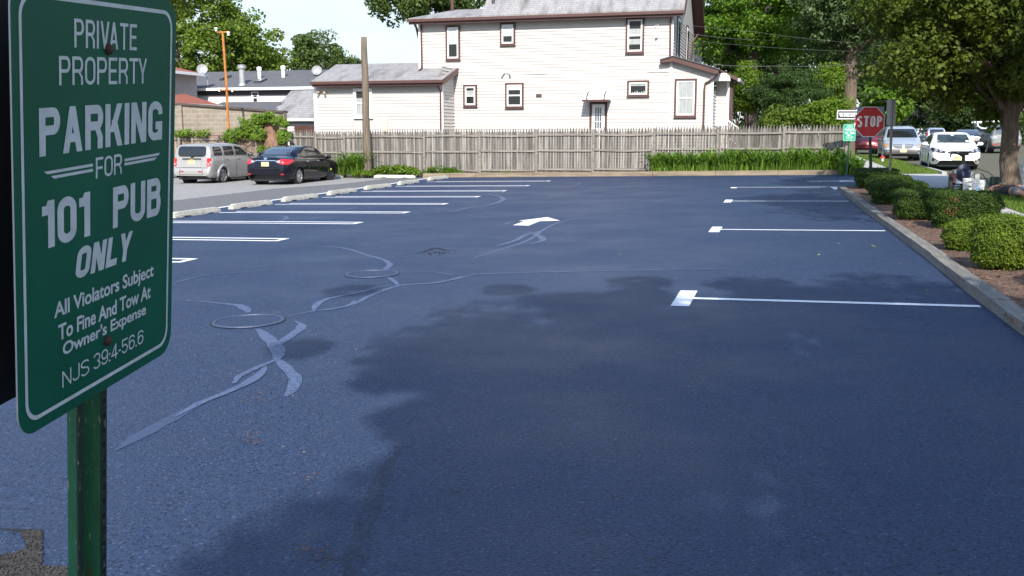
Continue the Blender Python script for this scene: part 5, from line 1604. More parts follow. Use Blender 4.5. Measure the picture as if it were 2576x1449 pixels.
# --- taller cars farther off
SUV = dict(L=4.6, W=1.83, rw=.36, wx=(-1.33, 1.33), plan_end=.80, end_len=.5, tumble=.28, lip=.03, cat='SUV',
    top=[(-2.3, .5), (-2.28, .75), (-2.22, 1.05), (-2.0, 1.5), (-1.8, 1.64), (-1.0, 1.70), (-.2, 1.70), (.3, 1.62), (1.0, 1.17), (1.3, 1.08), (1.9, 1.0), (2.2, .85), (2.3, .55)],
    belt=[(-2.3, .48), (-2.2, 1.0), (0, 1.0), (1.2, .98), (2.0, .9), (2.3, .5)],
    bot=[(-2.3, .4), (-2.1, .3), (2.1, .28), (2.3, .38)])
def suv(label, loc, rz, pnt, lamps='v', txt=None):
    loc = Vector(loc); loc.z = zg(loc.x, loc.y) - .012
    root, bvh, pt, body = car('suv', label, loc, rz, SUV, pnt)
    pt('rear_window', 'b', [[(-.66, 1.10), (.66, 1.10), (.58, 1.52), (-.58, 1.52)]], GLASSB if lamps == 'w' else GLASSD, .008)
    pt('windshield', 'f', [[(-.62, 1.16), (.62, 1.16), (.54, 1.55), (-.54, 1.55)]], GLASSD, .008)
    for f in 'lr': pt('side_window', f, [[(-1.8, 1.12), (-1.15, 1.08), (-1.15, 1.55), (-1.55, 1.52)], rr2(-.6, 1.3, .95, .46, .15), [(.0, 1.07), (.85, 1.06), (.4, 1.48), (.0, 1.53)]], GLASSD, .008)
    for s in (1, -1):
        if lamps == 'v':
            q = MB(); patch(q, bvh, [(s * .72, .9), (s * .86, .9), (s * .80, 1.4), (s * .70, 1.4)], 'b', .014, .07); q.build('tail_lamp', REDL, root, local=True)
        else:
            q = MB(); patch(q, bvh, [(s * .5, .86), (s * .84, .84), (s * .86, 1.06), (s * .6, 1.02)], 'b', .014, .07); patch(q, bvh, [(-2.2, .88), (-2.15, 1.06), (-1.9, 1.04), (-2.05, .9)], 'l' if s > 0 else 'r', .014, .07)
            q.build('tail_lamp', CLEARL if lamps == 'w' else REDL, root, local=True)
    pt('reflector', 'b', [rr2(.6, .52, .25, .06), rr2(-.6, .52, .25, .06)], REDL, .012)
    pt('bumper', 'b', [[(-.8, .34), (.8, .34), (.8, .46), (-.8, .46)]], DGREY, .01)
    plate(root, 0, .82, 'b', txt or 'X20 LMB', bvh)
    mirrors(root, .85, .92, 1.12, pnt)
    handles(root, bvh, (-.9, .05), .95, pnt)
    return root, bvh, pt
up = math.pi / 2 + .0
c = far(2482, 63.5)
rx, bvh, pt = suv('sage silver SUV seen from behind at the right, next to the street tree', far(2509, 62.5), up, P_SAGE, 'w')
s2, b2, p2 = suv('pale blue SUV with tall red tail lamps parked just beyond the minivan', far(2345, 93), up, P_LBLUE, 'v')
s3, b3, p3 = suv('small white SUV mostly hidden, farthest up the street beyond the pale blue SUV', far(2318, 101), up, P_WHITE, 'r')
s4, b4, p4 = suv('dark SUV carrying a white roof box behind the sage SUV', far(2462, 74), up, P_DARK, 'r')
o4 = s4
RB = empty('roof_box', far(2470, 74) + Vector((0, 0, 1.78)), 'white open roof rack load on top of the dark SUV', 'roof rack')
RB.location = (s4.location.x + .2, s4.location.y - .5, s4.location.z + 1.72)
mb = MB()
for x in (-.6, 0, .6): mb.tube([(x, -1.2, .25), (x, 1.2, .3)], .05, 6)
mb.tube([(-.75, -1.3, .2), (-.75, -1.5, -.05), (-.55, -1.75, -.22), (1.4, -1.75, -.22)], .05, 6)
for y in (-1.1, 0, 1.1): mb.tube([(-.75, y, .22), (.8, y, .3)], .06, 6)
mb.build('rack_bar', WHITE, RB, local=True)
mb = MB()
for y in (-.8, .2, .9): mb.tube([(-.6, y, .05), (-.2, y + .1, .2), (.3, y, .05), (.7, y + .1, .2)], .05, 6)
for x in (-.6, .6):
    for y in (-.9, .9): mb.tube([(x, y, -.1), (x, y, .27)], .04, 6)
mb.build('load', DGREY, RB, local=True)
s5, b5, p5 = suv('dark red SUV half hidden behind the stop sign and the end of the picket fence', far(2172, 66), -up, P_RED, 'r')
dk = sedan('dark sedan peeking out behind the roof of the white sedan', Vector((far(2425, 66).x, far(2425, 66).y, far(2425, 66).z)), up, P_DARK, 'b', 'K55 RNA')
# ------------------------------------------------------------------ signs
# ------------------------------------------------------------------ narrow grotesque capitals and figures for the signs
def glyph(c, t, w=.54):
    h = t * .86
    R = lambda a, b, c_, d: [(a, b), (c_, b), (c_, d), (a, d)]
    D = lambda xa, ya, xb, yb, q: [(xa, ya), (xa + q, ya), (xb + q, yb), (xb, yb)]
    def A(cx, cy, rx, ry, a0, a1, n=12):
        o = []
        for i in range(n):
            u, v = math.radians(a0 + (a1 - a0) * i / n), math.radians(a0 + (a1 - a0) * (i + 1) / n)
            P = lambda a, x, y: (cx + x * math.cos(a), cy + y * math.sin(a))
            o.append([P(u, rx - t, ry - h), P(u, rx, ry), P(v, rx, ry), P(v, rx - t, ry - h)])
        return o
    r = .27
    if c in 'PRB':
        cx = w - .25
        o = [R(0, 0, t, 1), R(t, 1 - h, cx, 1)]
        if c == 'B':
            o += [R(t, .48 - h * .1, cx, .48 + h * .9), R(t, 0, cx, h)] + A(cx - .02, .48 - h * .1 + (.52 + h * .1) / 2, .25, (.52 + h * .1) / 2, -90, 90) + A(cx, (.48 + h * .9) / 2, .25, (.48 + h * .9) / 2, -90, 90)
        else:
            y0 = .43
            o += [R(t, y0, cx, y0 + h)] + A(cx, (1 + y0) / 2, .25, (1 - y0) / 2, -90, 90)
            if c == 'R': o += [R(w - t * 1.05, 0, w - .02, .28), D(w - t * 1.05, .26, w * .48, y0 + h * .5, t)]
        return o, w
    if c == 'I': return [R(0, 0, t, 1)], t
    if c == 'V': return [D(w / 2 - t / 2, 0, 0, 1, t), D(w / 2 - t / 2, 0, w - t, 1, t)], w
    if c == 'A': return [D(0, 0, w / 2 - t / 2, 1, t), D(w - t, 0, w / 2 - t / 2, 1, t), R(w * .25, .22, w * .75, .22 + h)], w + .02
    if c == 'W':
        w = .85
        return [D(w * .25 - t / 2, 0, 0, 1, t), D(w * .25 - t / 2, 0, w * .5 - t / 2, 1, t), D(w * .75 - t / 2, 0, w * .5 - t / 2, 1, t), D(w * .75 - t / 2, 0, w - t, 1, t)], w
    if c == 'T': return [R(w / 2 - t / 2, 0, w / 2 + t / 2, 1), R(0, 1 - h, w, 1)], w
    if c == 'E': w *= .9; return [R(0, 0, t, 1), R(0, 0, w, h), R(0, 1 - h, w, 1), R(0, .5 - h / 2, w * .93, .5 + h / 2)], w
    if c == 'F': w *= .86; return [R(0, 0, t, 1), R(0, 1 - h, w, 1), R(0, .49 - h / 2, w * .92, .49 + h / 2)], w
    if c == 'L': w *= .86; return [R(0, 0, t, 1), R(0, 0, w, h)], w
    if c in 'OG0':
        if c == '0': w *= .88
        o = A(w / 2, 1 - r, w / 2, r, 0, 180) + A(w / 2, r, w / 2, r, 180, 360) + [R(0, r, t, 1 - r)]
        if c == 'G': o += [R(w - t, 0.0, w, .48), R(w * .52, .48 - h, w, .48), R(w - t, .66, w, 1 - r)]
        else: o += [R(w - t, r, w, 1 - r)]
        return o, w
    if c == 'U': return A(w / 2, r, w / 2, r, 180, 360) + [R(0, r, t, 1), R(w - t, r, w, 1)], w
    if c == 'J': w *= .8; return A(w / 2, r, w / 2, r, 185, 360) + [R(w - t, r, w, 1)], w
    if c == 'K': return [R(0, 0, t, 1), D(t * .8, .34, w - t * 1.05, 1, t * 1.1), D(w - t * .98, 0, w * .36, .62, t * 1.08)], w + .02
    if c == 'N': return [R(0, 0, t, 1), R(w - t, 0, w, 1), D(w - t * 1.15, 0, 0, 1, t * 1.15)], w
    if c == 'Y': return [D(w / 2 - t / 2, .4, 0, 1, t), D(w / 2 - t / 2, .4, w - t, 1, t), R(w / 2 - t / 2, 0, w / 2 + t / 2, .42)], w
    if c == '1': return [R(.2, 0, .2 + t, 1), R(0, .70, .25, .70 + h), D(.10, .70 + h * .6, .2, 1, t * .6)], .2 + t
    if c == 'S': return A(w / 2, .74, w / 2, .26, 20, 270) + A(w / 2, .5 - .26 + h * .0 + .02, w / 2, .26 + h * .5 - .02, -160, 90), w
    w *= .84
    if c == '3': return A(w / 2, .74, w / 2, .26 + h * .5 - .02, -80, 165) + A(w / 2, .27, w / 2, .27, -165, 80), w
    if c == '9': return A(w / 2, .67, w / 2, .33, 0, 360, 20) + [R(w - t, .3, w, .67)] + A(w / 2, .28, w / 2, .28, 190, 360), w
    if c == '6': return A(w / 2, .33, w / 2, .33, 0, 360, 20) + [R(0, .33, t, .7)] + A(w / 2, .72, w / 2, .28, 10, 180), w
    if c == '4': return [R(w * .62, 0, w * .62 + t, 1), R(0, .22, w, .22 + h), D(0, .22 + h * .5, w * .62, 1, t)], w
    if c == '5': return [R(.06, 1 - h, w * .95, 1), R(.04, .48, .04 + t, 1)] + A(w / 2, .32, w / 2, .32, -165, 125), w
    if c == ':': return [R(0, 0, t * 1.2, h * 1.3), R(0, .45, t * 1.2, .45 + h * 1.3)], t * 1.2
    if c == '.': return [R(0, 0, t * 1.2, h * 1.3)], t * 1.2
    if c == '-': return [R(0, .33, .25, .33 + h)], .25
    return [], .22
def caps_into(mb, s, origin, ux, uz, box, t=.17, gap=.11, shear=0.0, w=.54):
    ratio = (box[2] - box[0]) / (box[3] - box[1])
    for _ in range(3):
        tot = sum(glyph(ch, t, w)[1] for ch in s) + gap * (len(s) - 1) + shear
        w = max(.4, min(1.0, w * ratio / tot))
    polys, x = [], 0.0
    for ch in s:
        g, gw = glyph(ch, t, w)
        kern = -.10 if polys and ch in 'AVY' and s[max(0, s.index(ch) - 1)] in 'VAT' else 0
        x += kern
        for p in g: polys.append([(a + x + shear * b, b) for a, b in p])
        x += gw + gap
    vs, fs = [], []
    for p in polys:
        ar = sum(p[i][0] * p[(i + 1) % 4][1] - p[(i + 1) % 4][0] * p[i][1] for i in range(4))
        if ar < 0: p.reverse()
        fs.append(list(range(len(vs), len(vs) + 4))); vs += [Vector(q) for q in p]
    res = delaunay_2d_cdt(vs, [], fs, 0, 1e-5)
    V, T = res[0], res[2]
    def inside(c):
        for p in polys:
            if all((p[(i + 1) % 4][0] - p[i][0]) * (c[1] - p[i][1]) - (p[(i + 1) % 4][1] - p[i][1]) * (c[0] - p[i][0]) >= -1e-7 for i in range(4)): return True
        return False
    keep = [f for f in T if inside(sum((V[i] for i in f), Vector((0, 0))) / len(f))]
    us = sorted({i for f in keep for i in f})
    x0, x1 = min(V[i].x for i in us), max(V[i].x for i in us)
    y0, y1 = min(V[i].y for i in us), max(V[i].y for i in us)
    u0, v0, u1, v1 = box
    mp = {j: i for i, j in enumerate(us)}
    mb.add([origin + ux * (u0 + (V[i].x - x0) / (x1 - x0) * (u1 - u0)) + uz * (v0 + (V[i].y - y0) / (y1 - y0) * (v1 - v0)) for i in us], [tuple(mp[i] for i in f) for f in keep])
def c2s(v): return Vector((v[0] * CP - v[1] * SP, v[0] * SP + v[1] * CP, v[2]))
SC = c2s((-.6162, 1.4808, CH - .0967))
SU, SV, SN = c2s((.1122, .9919, .0602)).normalized(), c2s((.0953, -.0710, .9929)).normalized(), c2s((.9891, -.1057, -.1025)).normalized()
GREEN = M('green_sign_face', (0.002, 0.105, 0.058), (0.002, 0.085, 0.047), 4, 0.42, spec=.3, bump=.05, bscale=220, bdist=.001, extra=lambda t, m_, o, p: node_mix(t, node_noise(t, m_.outputs[0], 17, 0.68, 0.74, 6, .75), o, (0.03, 0.12, 0.08)))
LETTER = M('sign_lettering', (0.62, 0.65, 0.66), (0.5, 0.53, 0.54), 30, 0.5)
ALUM = M('sign_aluminium', (0.42, 0.43, 0.44), (0.36, 0.37, 0.38), 6, 0.5, metal=.2)
def rrect3(w, h, r, n=8):
    P = []
    for sx, sy, a0 in ((1, 1, 0), (-1, 1, 90), (-1, -1, 180), (1, -1, 270)):
        for i in range(n + 1):
            a = math.radians(a0 + 90 * i / n)
            P.append((sx * (w / 2 - r) + r * math.cos(a), sy * (h / 2 - r) + r * math.sin(a)))
    return P
def ring(mb, outer, inner, f):
    n = len(outer)
    mb.add([f(*p) for p in outer] + [f(*p) for p in inner], [(i, (i + 1) % n, n + (i + 1) % n, n + i) for i in range(n)])
def sign_plate(root, C, U, V, N, w, h, r, th, face, edge=ALUM, name='sign_plate', off=0.0):
    mb = MB()
    P = [C + U * a + V * b + N * off for a, b in rrect3(w, h, r)]
    mb.prism(P, -N * th)
    o = mb.build(name, [face, edge], root)
    fix_normals(o)
    for p in o.data.polygons: p.material_index = 0 if p.normal.dot(N) > .9 else 1
    return o
def pub_sign(name, C, U, V, N, s, post_base, post_top, label, near=True, dark=False):
    root = empty(name, post_base, label, 'sign', None)
    pl = sign_plate(root, C, U, V, N, .457 * s, .610 * s, .038 * s, .0025 if near else .004, GREEN if near else GREEN2)
    e = .0006 if near else .004
    f = lambda a, b: C + U * a * s + V * b * s + N * e
    mb = MB(); ring(mb, rrect3(.425, .576, .030), rrect3(.413, .564, .025), f); mb.build('border', LETTER if near else LETTER2, pl)
    T = [('PRIVATE', (-86, 222, 91, 261), -.14, 0), ('PROPERTY', (-124, 171, 125, 210), -.14, 0), ('PARKING', (-172, 78, 181, 142), -.23, 0), ('FOR', (-30, 34, 47, 65), -.15, 0), ('101', (-168, -49, -46, 17), -.23, 0), ('PUB', (20, -49, 179, 15), -.23, 0),
         ('ONLY', (-86, -108, 84, -62), -.27, .22), ('All Violators Subject', (-142, -160, 157, -130), .022, 0), ('To Fine And Tow At', (-132, -189, 147, -165), .022, 0), ("Owner's Expense", (-121, -220, 131, -194), .022, 0), ('NJS 39:4-56.6', (-123, -263, 123, -237), -.12, 0)]
    for txt, b, bold, sh in T:
        mb = MB()
        if bold < 0: caps_into(mb, txt, C + N * e, U * s, V * s, tuple(q / 1000 for q in b), -bold, .10 if -bold > .16 else .12, sh)
        else: text_into(mb, txt, C + N * e, U * s, V * s, tuple(q / 1000 for q in b), bold, sh, 0.97)
        mb.build('lettering', LETTER if near else LETTER2, pl)
    for a, c, y in ((-162, -38, 53), (-146, -38, 45.5), (55, 175, 52), (55, 163, 45.5)):
        mb = MB(); k1 = 8 if a < 0 else 0; k2 = 8 if a > 0 else 0
        mb.poly([f((a + k1) / 1000, y / 1000), f((c - k2) / 1000, y / 1000), f(c / 1000, (y + 4.2) / 1000), f(a / 1000, (y + 4.2) / 1000)])
        mb.build('stripe', LETTER if near else LETTER2, pl)
    return root, pl
LETTER2 = M('far_lettering', (0.7, 0.72, 0.72), None, rough=.5)
GREEN2 = M('bright_green_sign_face', (0.0, 0.30, 0.17), None, rough=.4)
VP_ = c2s((0.0, 0, 0))
k = (SC.z + .15) / SV.z
pb = SC - SV * k - SN * .046 - SU * .002
root, pl = pub_sign('parking_sign', SC, SU, SV, SN, 1.0, pb, SC, 'large green private parking sign for 101 PUB on a rusty green post in the foreground')
# U channel post: web behind the plate with two flanges
mb = MB()
t0, t1 = pb, SC + SV * .32 - SN * .046 - SU * .002
UP = SU
w = .0
prof = [(-.043, .026), (-.030, .026), (-.022, .000), (.012, -.004), (.022, .026), (.043, .026), (.043, .0225), (.0245, .0225), (.0145, -.0075), (-.0245, -.0035), (-.0325, .0225), (-.043, .0225)]
prof = [(a, b) for a, b in prof]
a_ = [t0 + UP * a + SN * b for a, b in prof]; n = len(prof)
L_ = (t1 - t0)
vs = a_ + [p + L_ for p in a_]
mb.add(vs, [(i, (i + 1) % n, n + (i + 1) % n, n + i) for i in range(n)] + [tuple(range(n)), tuple(reversed(range(n, 2 * n)))])
ps = mb.build('post', [GPOST, rusty((0.012, 0.032, 0.018), 'shaded_rusty_post')], root); fix_normals(ps)  # outer wall and flanges: shade put into a darker green, rust on top
for p in ps.data.polygons:
    if p.center.length >= 0 and p.index in (0, 1, 4, 5, 6, 10, 11): p.material_index = 1
mb = MB()
SVu = SV.normalized()
Lp = L_.length
kk = 0.03
while kk < Lp:
    for a in (.034,):
        c = t0 + SVu * kk + UP * a + SN * .0265
        mb.poly([c + UP * .0042 * math.cos(q * .785) + SVu * .0055 * math.sin(q * .785) for q in range(8)])
    kk += .0254
mb.build('bolt_hole', M('hole_black', (0.004, 0.005, 0.004), None, rough=.9), ps)
RB_ = M('rusty_bolt', (0.07, 0.03, 0.018), (0.035, 0.02, 0.015), 90, .8)
Mrot = Matrix(((SU.x, SV.x, SN.x), (SU.y, SV.y, SN.y), (SU.z, SV.z, SN.z))).to_4x4()
for a, b in ((.004, .222), (.002, -.225)):
    mb = MB(); mb.lathe([(.0085, 0), (.0085, .003), (.006, .0065), (0, .0075)], 14, Matrix.Translation(SC + SU * a + SV * b) @ Mrot); mb.build('bolt', RB_, root, smooth=True)
SMEAR = M('rust_smear', (0.06, 0.07, 0.045), None, rough=.7)
# second plate, bolted to the other side of the post, seen from behind
C2 = SC - SN * .085 - SU * .040 + SV * .012
BACKP = M('shaded_sign_back', (0.018, 0.012, 0.012), (0.012, 0.009, 0.009), 3, .6)  # shade between the two plates is put into this dark colour
sign_plate(root, C2, -SU, SV, -SN, .46, .61, .038, .0025, GREEN, BACKP, 'back_plate')

# small green sign and one way sign on one green post beside the fence
DGP = M('green_post_paint', (0.012, 0.075, 0.04), (0.03, 0.09, 0.05), 6, .5)
pb = gz(2.16, 37.6)
CR_ = Vector((CP, SP, 0)); VN = Vector((SP, -CP, 0)); UPV = Vector((0, 0, 1))
s0, s1 = onY(2119, 355, 37.5), onY(2155, 312, 37.5)
sc = (s1.z - s0.z) / .610
ctr = (s0 + s1) / 2
root, pl = pub_sign('parking_sign', ctr, CR_, UPV, VN, sc, pb, ctr, 'small bright green parking sign at the fence end, under a one way plate', near=False)
top_z = onY(2135, 284, 37.6).z
pxx = onY(2139, 333, 37.6).x
mb = MB()
bx = onY(2129, 440, 37.6).x
mb.tube([(bx, 37.62, pb.z - .2), (pxx, 37.6, top_z)], .04, 6); mb.build('post', DGP, root)
w0, w1 = onY(2105, 300, 37.48), onY(2156, 277, 37.48)
BSF = M('sign_black', (0.02, 0.02, 0.02), None, rough=.5)
WSF = M('sign_white', (0.72, 0.72, 0.72), None, rough=.45)
cw = (w0 + w1) / 2 + CR_ * .12
ww, wh = .95, w1.z - w0.z
op = sign_plate(root, cw, CR_, UPV, VN, ww, wh, .03, .004, WSF, ALUM, 'one_way_plate')
mb = MB(); mb.poly([cw + CR_ * a * ww + UPV * b * wh + VN * .003 for a, b in ((-.46, -.39), (.46, -.39), (.46, .39), (-.46, .39))]); mb.build('arrow_field', BSF, op)
mb = MB(); mb.poly([cw + CR_ * a * ww + UPV * b * wh + VN * .006 for a, b in ((-.38, -.21), (.32, -.21), (.32, -.27), (.43, 0), (.32, .27), (.32, .21), (-.42, .21))]); mb.build('arrow_bar', WSF, op)
mb = MB(); caps_into(mb, 'ONE WAY', cw + VN * .009, CR_, UPV, (-.365 * ww, -.18 * wh, .21 * ww, .18 * wh), .12, .34); mb.build('lettering', BSF, op)

# stop sign on a dark green post, with the grey back of another plate behind it
SD = 27.0
sb = far(2195, SD); sb2 = sb - UPV * .1
c = fac(2187.5, 306.5, SD)
R8 = 37.2 * SD / F / math.cos(math.pi / 8)
root = empty('stop_sign', sb, 'red octagonal STOP sign on a dark green post at the lot exit', 'sign')
RED = M('stop_red', (0.55, 0.012, 0.02), (0.48, 0.01, 0.018), 4, .4)
oct_ = [(R8 * math.cos(math.pi / 8 + k * math.pi / 4), R8 * math.sin(math.pi / 8 + k * math.pi / 4)) for k in range(8)]
mb = MB(); mb.prism([c + CR_ * a + UPV * b for a, b in oct_], -VN * .004); pl = mb.build('sign_plate', WSF, root)
mb = MB(); mb.poly([c + CR_ * a * .945 + UPV * b * .945 + VN * .003 for a, b in oct_]); mb.build('red_field', RED, pl)
mb = MB(); caps_into(mb, 'STOP', c + VN * .006, CR_, UPV, (-R8 * .76, -R8 * .34, R8 * .76, R8 * .36), .19, .13); mb.build('lettering', WSF, pl)
for z in (.78, -.78):
    mb = MB(); mb.lathe([(.012, 0), (.008, .008), (0, .01)], 8, Matrix.Translation(c + UPV * z * R8 * .9 + VN * .004) @ Matrix((CR_, UPV, VN)).transposed().to_4x4()); mb.build('bolt', GALV, root)
q = fac(2193, 305, SD) - VN * .13
sq = sign_plate(root, q, CR_, UPV, VN, 67 * SD / F, 72 * SD / F, .03, .004, M('dull_plate_back', (0.34, 0.36, 0.38), (0.3, 0.31, 0.33), 5, .6), ALUM, 'back_plate')
mb = MB(); mb.tube([sb2 - VN * .07, c + UPV * .34 - VN * .07], .045, 6); mb.build('post', M('dark_green_post', (0.008, 0.045, 0.03), None, rough=.5), root)

# backs of two stacked plates on a tan post
D = 28.5
pb = far(2238, D)
root = empty('street_sign', pb, 'two stacked white sign plates seen from the back on a tan metal post', 'sign')
WBACK = M('pale_plate_back', (0.62, 0.64, 0.66), (0.56, 0.58, 0.6), 5, .6)
TANP = M('tan_post', (0.36, 0.29, 0.17), (0.25, 0.2, 0.12), 12, .6, stretch=(1, 1, 4))
p0, p1 = fac(2237, 426, D), fac(2244, 252, D)
mb = MB(); mb.tube([pb - UPV * .1, p1 + VN * .02], .04, 6); mb.build('post', TANP, root)
for (a, b) in ((252.5, 284.5), (284.8, 314.5)):
    ctr = (fac(2243, a, D) + fac(2243, b, D)) / 2 - VN * .03
    sign_plate(root, ctr, CR_, UPV, VN, 22.5 * D / F, (b - a) * D / F, .025, .004, WBACK, ALUM, 'sign_plate')

# ------------------------------------------------------------------ foliage
def leaves(name, P, N, size, mat, parent=None, origin=None, aspect=.62):
    n = len(P)
    R = rng.normal(size=(n, 3))
    N = N / (np.linalg.norm(N, axis=1, keepdims=True) + 1e-9)
    T = np.cross(N, R); T /= (np.linalg.norm(T, axis=1, keepdims=True) + 1e-9)
    B = np.cross(N, T)
    s = (size * rng.uniform(.65, 1.3, n))[:, None] * .5
    o0 = np.array(root_loc(parent)) if parent is not None else (np.array(origin) if origin is not None else np.zeros(3))
    P = P - o0
    V = np.empty((n, 4, 3))
    V[:, 0] = P - T * s; V[:, 1] = P + B * s * aspect + N * s * .18; V[:, 2] = P + T * s; V[:, 3] = P - B * s * aspect + N * s * .18
    me = bpy.data.meshes.new(name)
    me.vertices.add(n * 4); me.loops.add(n * 4); me.polygons.add(n)
    me.vertices.foreach_set('co', V.reshape(-1))
    me.loops.foreach_set('vertex_index', np.arange(n * 4, dtype=np.int32))
    me.polygons.foreach_set('loop_start', np.arange(0, n * 4, 4, dtype=np.int32))
    me.polygons.foreach_set('loop_total', np.full(n, 4, dtype=np.int32))
    me.materials.append(mat)
    me.update(calc_edges=True); me.validate()
    o = bpy.data.objects.new(name, me); COL.objects.link(o)
    if parent is not None: o.parent = parent
    elif origin is not None: o.location = origin
    return o
def clump_points(centres, radii, per, flat=.7, shell=.55, droop=.3):
    """leaf positions and facing for many leafy sprays"""
    P, N = [], []
    for c, r in zip(centres, radii):
        n = max(4, int(per * rng.uniform(.7, 1.3)))
        d = rng.normal(size=(n, 3)); d /= np.linalg.norm(d, axis=1, keepdims=True)
        rad = r * rng.uniform(shell ** 2, 1, (n, 1)) ** .5
        p = d * rad * np.array([1, 1, flat])
        P.append(np.array(c) + p)
        N.append(d * .7 + np.array([0, 0, .55]) + rng.normal(size=(n, 3)) * .55)
    return np.concatenate(P), np.concatenate(N)
def crown_centres(c, R, n, lo=-.6, inner=.45, rnd=None, wobk=.18):
    g = rnd or rng
    out = []
    while len(out) < n:
        d = g.normal(size=3); d /= np.linalg.norm(d)
        if d[2] < lo: continue
        k = g.uniform(inner ** 3, 1) ** (1 / 3)
        wob = 1 + wobk * math.sin(d[0] * 5 + c[0]) * math.sin(d[1] * 4 + 1 + c[1]) + .1 * math.sin(d[2] * 9)
        out.append(np.array(c) + d * np.array(R) * k * wob)
    return out
def limb(mb, a, b, r0, r1, r_, sag=.15, n=6):
    a, b = Vector(a), Vector(b)
    L = (b - a).length
    pts, rad = [], []
    off = Vector((r_.uniform(-1, 1), r_.uniform(-1, 1), r_.uniform(.2, 1))) * L * .12
    for i in range(n + 1):
        t = i / n
        pts.append(a.lerp(b, t) + off * math.sin(t * math.pi)); rad.append(r0 + (r1 - r0) * t)
    mb.tube(pts, rad, 7)
def tree(name, label, base, c, R, n, cr, per, leaf, mat, tr=.25, bark=None, limbs=9, group=None, lo=-.6, inner=.45, cat='tree', seed=1, fork=.45, lean=(0, 0), flat=.7, core=True, trunk=True, wobk=.18, fringe=0):
    base = Vector(base)
    root = empty(name, base, label, cat, group)
    g = np.random.default_rng(seed)
    cs = crown_centres(c, R, n, lo, inner, g, wobk)
    rad = [cr * g.uniform(.65, 1.25) for _ in cs]
    if fringe:
        ex = crown_centres(c, tuple(q * 1.2 for q in R), fringe, lo, .86, g, wobk)
        cs = list(cs) + list(ex); rad = rad + [cr * g.uniform(.4, .75) for _ in ex]
    P, N = clump_points(cs, rad, per, flat)
    leaves('crown', P, N, leaf, mat, root)
    if trunk:
        r_ = random.Random(seed)
        mb = MB()
        fz = base.z + (c[2] - base.z) * fork
        f = Vector((base.x + (c[0] - base.x) * fork * .6 + lean[0], base.y + (c[1] - base.y) * fork * .6 + lean[1], fz))
        pts = [base - Vector((0, 0, .2)), base + Vector((0, 0, .25)), base.lerp(f, .35) + Vector((r_.uniform(-.05, .05), 0, 0)), base.lerp(f, .7), f, Vector(c) + Vector((0, 0, R[2] * .3))]
        mb.tube(pts, [tr * 1.5, tr * 1.15, tr, tr * .93, tr * .85, tr * .15], 12)
        for i in range(limbs):
            e = cs[int(r_.random() * len(cs))]
            s_ = base.lerp(f, r_.uniform(.75, 1.0)) if i % 2 else f.lerp(Vector(c), r_.uniform(.05, .5))
            limb(mb, s_, e, tr * r_.uniform(.3, .5), tr * .06, r_)
        mb.build('trunk', bark or BARK, root, smooth=True)
    return root
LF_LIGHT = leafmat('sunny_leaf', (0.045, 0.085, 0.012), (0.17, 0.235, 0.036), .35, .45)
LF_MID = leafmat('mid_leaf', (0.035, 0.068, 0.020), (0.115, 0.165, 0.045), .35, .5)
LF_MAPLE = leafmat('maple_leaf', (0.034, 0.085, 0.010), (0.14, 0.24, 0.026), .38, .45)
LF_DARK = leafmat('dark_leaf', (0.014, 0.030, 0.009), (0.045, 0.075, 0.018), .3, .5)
LF_DEEP = leafmat('deep_shade_leaf', (0.014, 0.034, 0.007), (0.046, 0.084, 0.017), .25, .4)  # far wood and rear maple: deep shade put into the leaf colour
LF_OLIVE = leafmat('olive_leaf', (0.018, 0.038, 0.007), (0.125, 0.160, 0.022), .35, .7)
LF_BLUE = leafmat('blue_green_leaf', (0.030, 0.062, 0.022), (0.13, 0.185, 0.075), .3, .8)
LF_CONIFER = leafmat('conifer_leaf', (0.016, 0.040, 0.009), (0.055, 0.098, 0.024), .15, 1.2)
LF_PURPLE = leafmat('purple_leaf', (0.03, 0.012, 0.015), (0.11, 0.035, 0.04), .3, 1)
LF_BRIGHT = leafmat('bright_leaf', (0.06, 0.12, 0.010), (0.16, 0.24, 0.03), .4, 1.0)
def at(px, D, py): return fac(px, py, D)
def span(a, b, D): return abs(b - a) * D / F
def sky_tree(name, label, D, px, py, rx, ry, depth, n, cr, per, leaf, mat, **k):
    c = fac(px, py, D); b = far(px + k.pop('dx', 0), D)
    return tree(name, label, b, tuple(c), (rx * D / F, depth, ry * D / F), n, cr, per, leaf, mat, **k)
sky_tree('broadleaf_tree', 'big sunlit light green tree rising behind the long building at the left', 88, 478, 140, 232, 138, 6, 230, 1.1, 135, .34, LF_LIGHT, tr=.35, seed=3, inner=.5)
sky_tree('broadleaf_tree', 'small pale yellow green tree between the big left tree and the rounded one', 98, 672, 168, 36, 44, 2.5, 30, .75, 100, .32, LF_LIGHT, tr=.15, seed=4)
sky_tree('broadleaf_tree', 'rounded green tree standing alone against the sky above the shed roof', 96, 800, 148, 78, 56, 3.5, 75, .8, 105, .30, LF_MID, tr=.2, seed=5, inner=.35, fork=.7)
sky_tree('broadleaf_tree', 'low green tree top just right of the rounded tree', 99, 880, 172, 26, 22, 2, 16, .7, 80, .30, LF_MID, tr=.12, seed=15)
sky_tree('shade_tree', 'dark tree whose leafy branches hang down beside the left end of the house roof', 68, 1075, -75, 195, 150, 4.5, 190, .9, 150, .25, LF_MID, tr=.3, seed=6, fork=.62, inner=.3, lo=-1)
# branches overhanging at the upper left, from a tree hidden by the big sign
D = 45
c = fac(410, -165, D)
ov = tree('overhanging_tree', 'tree behind the big sign, its leafy branch tips hanging into the top left', far(60, D), tuple(c), (span(380, 510, D), 2.0, span(0, 200, D)), 130, .5, 150, .14, LF_OLIVE, tr=.22, seed=8, inner=.4, lo=-1)
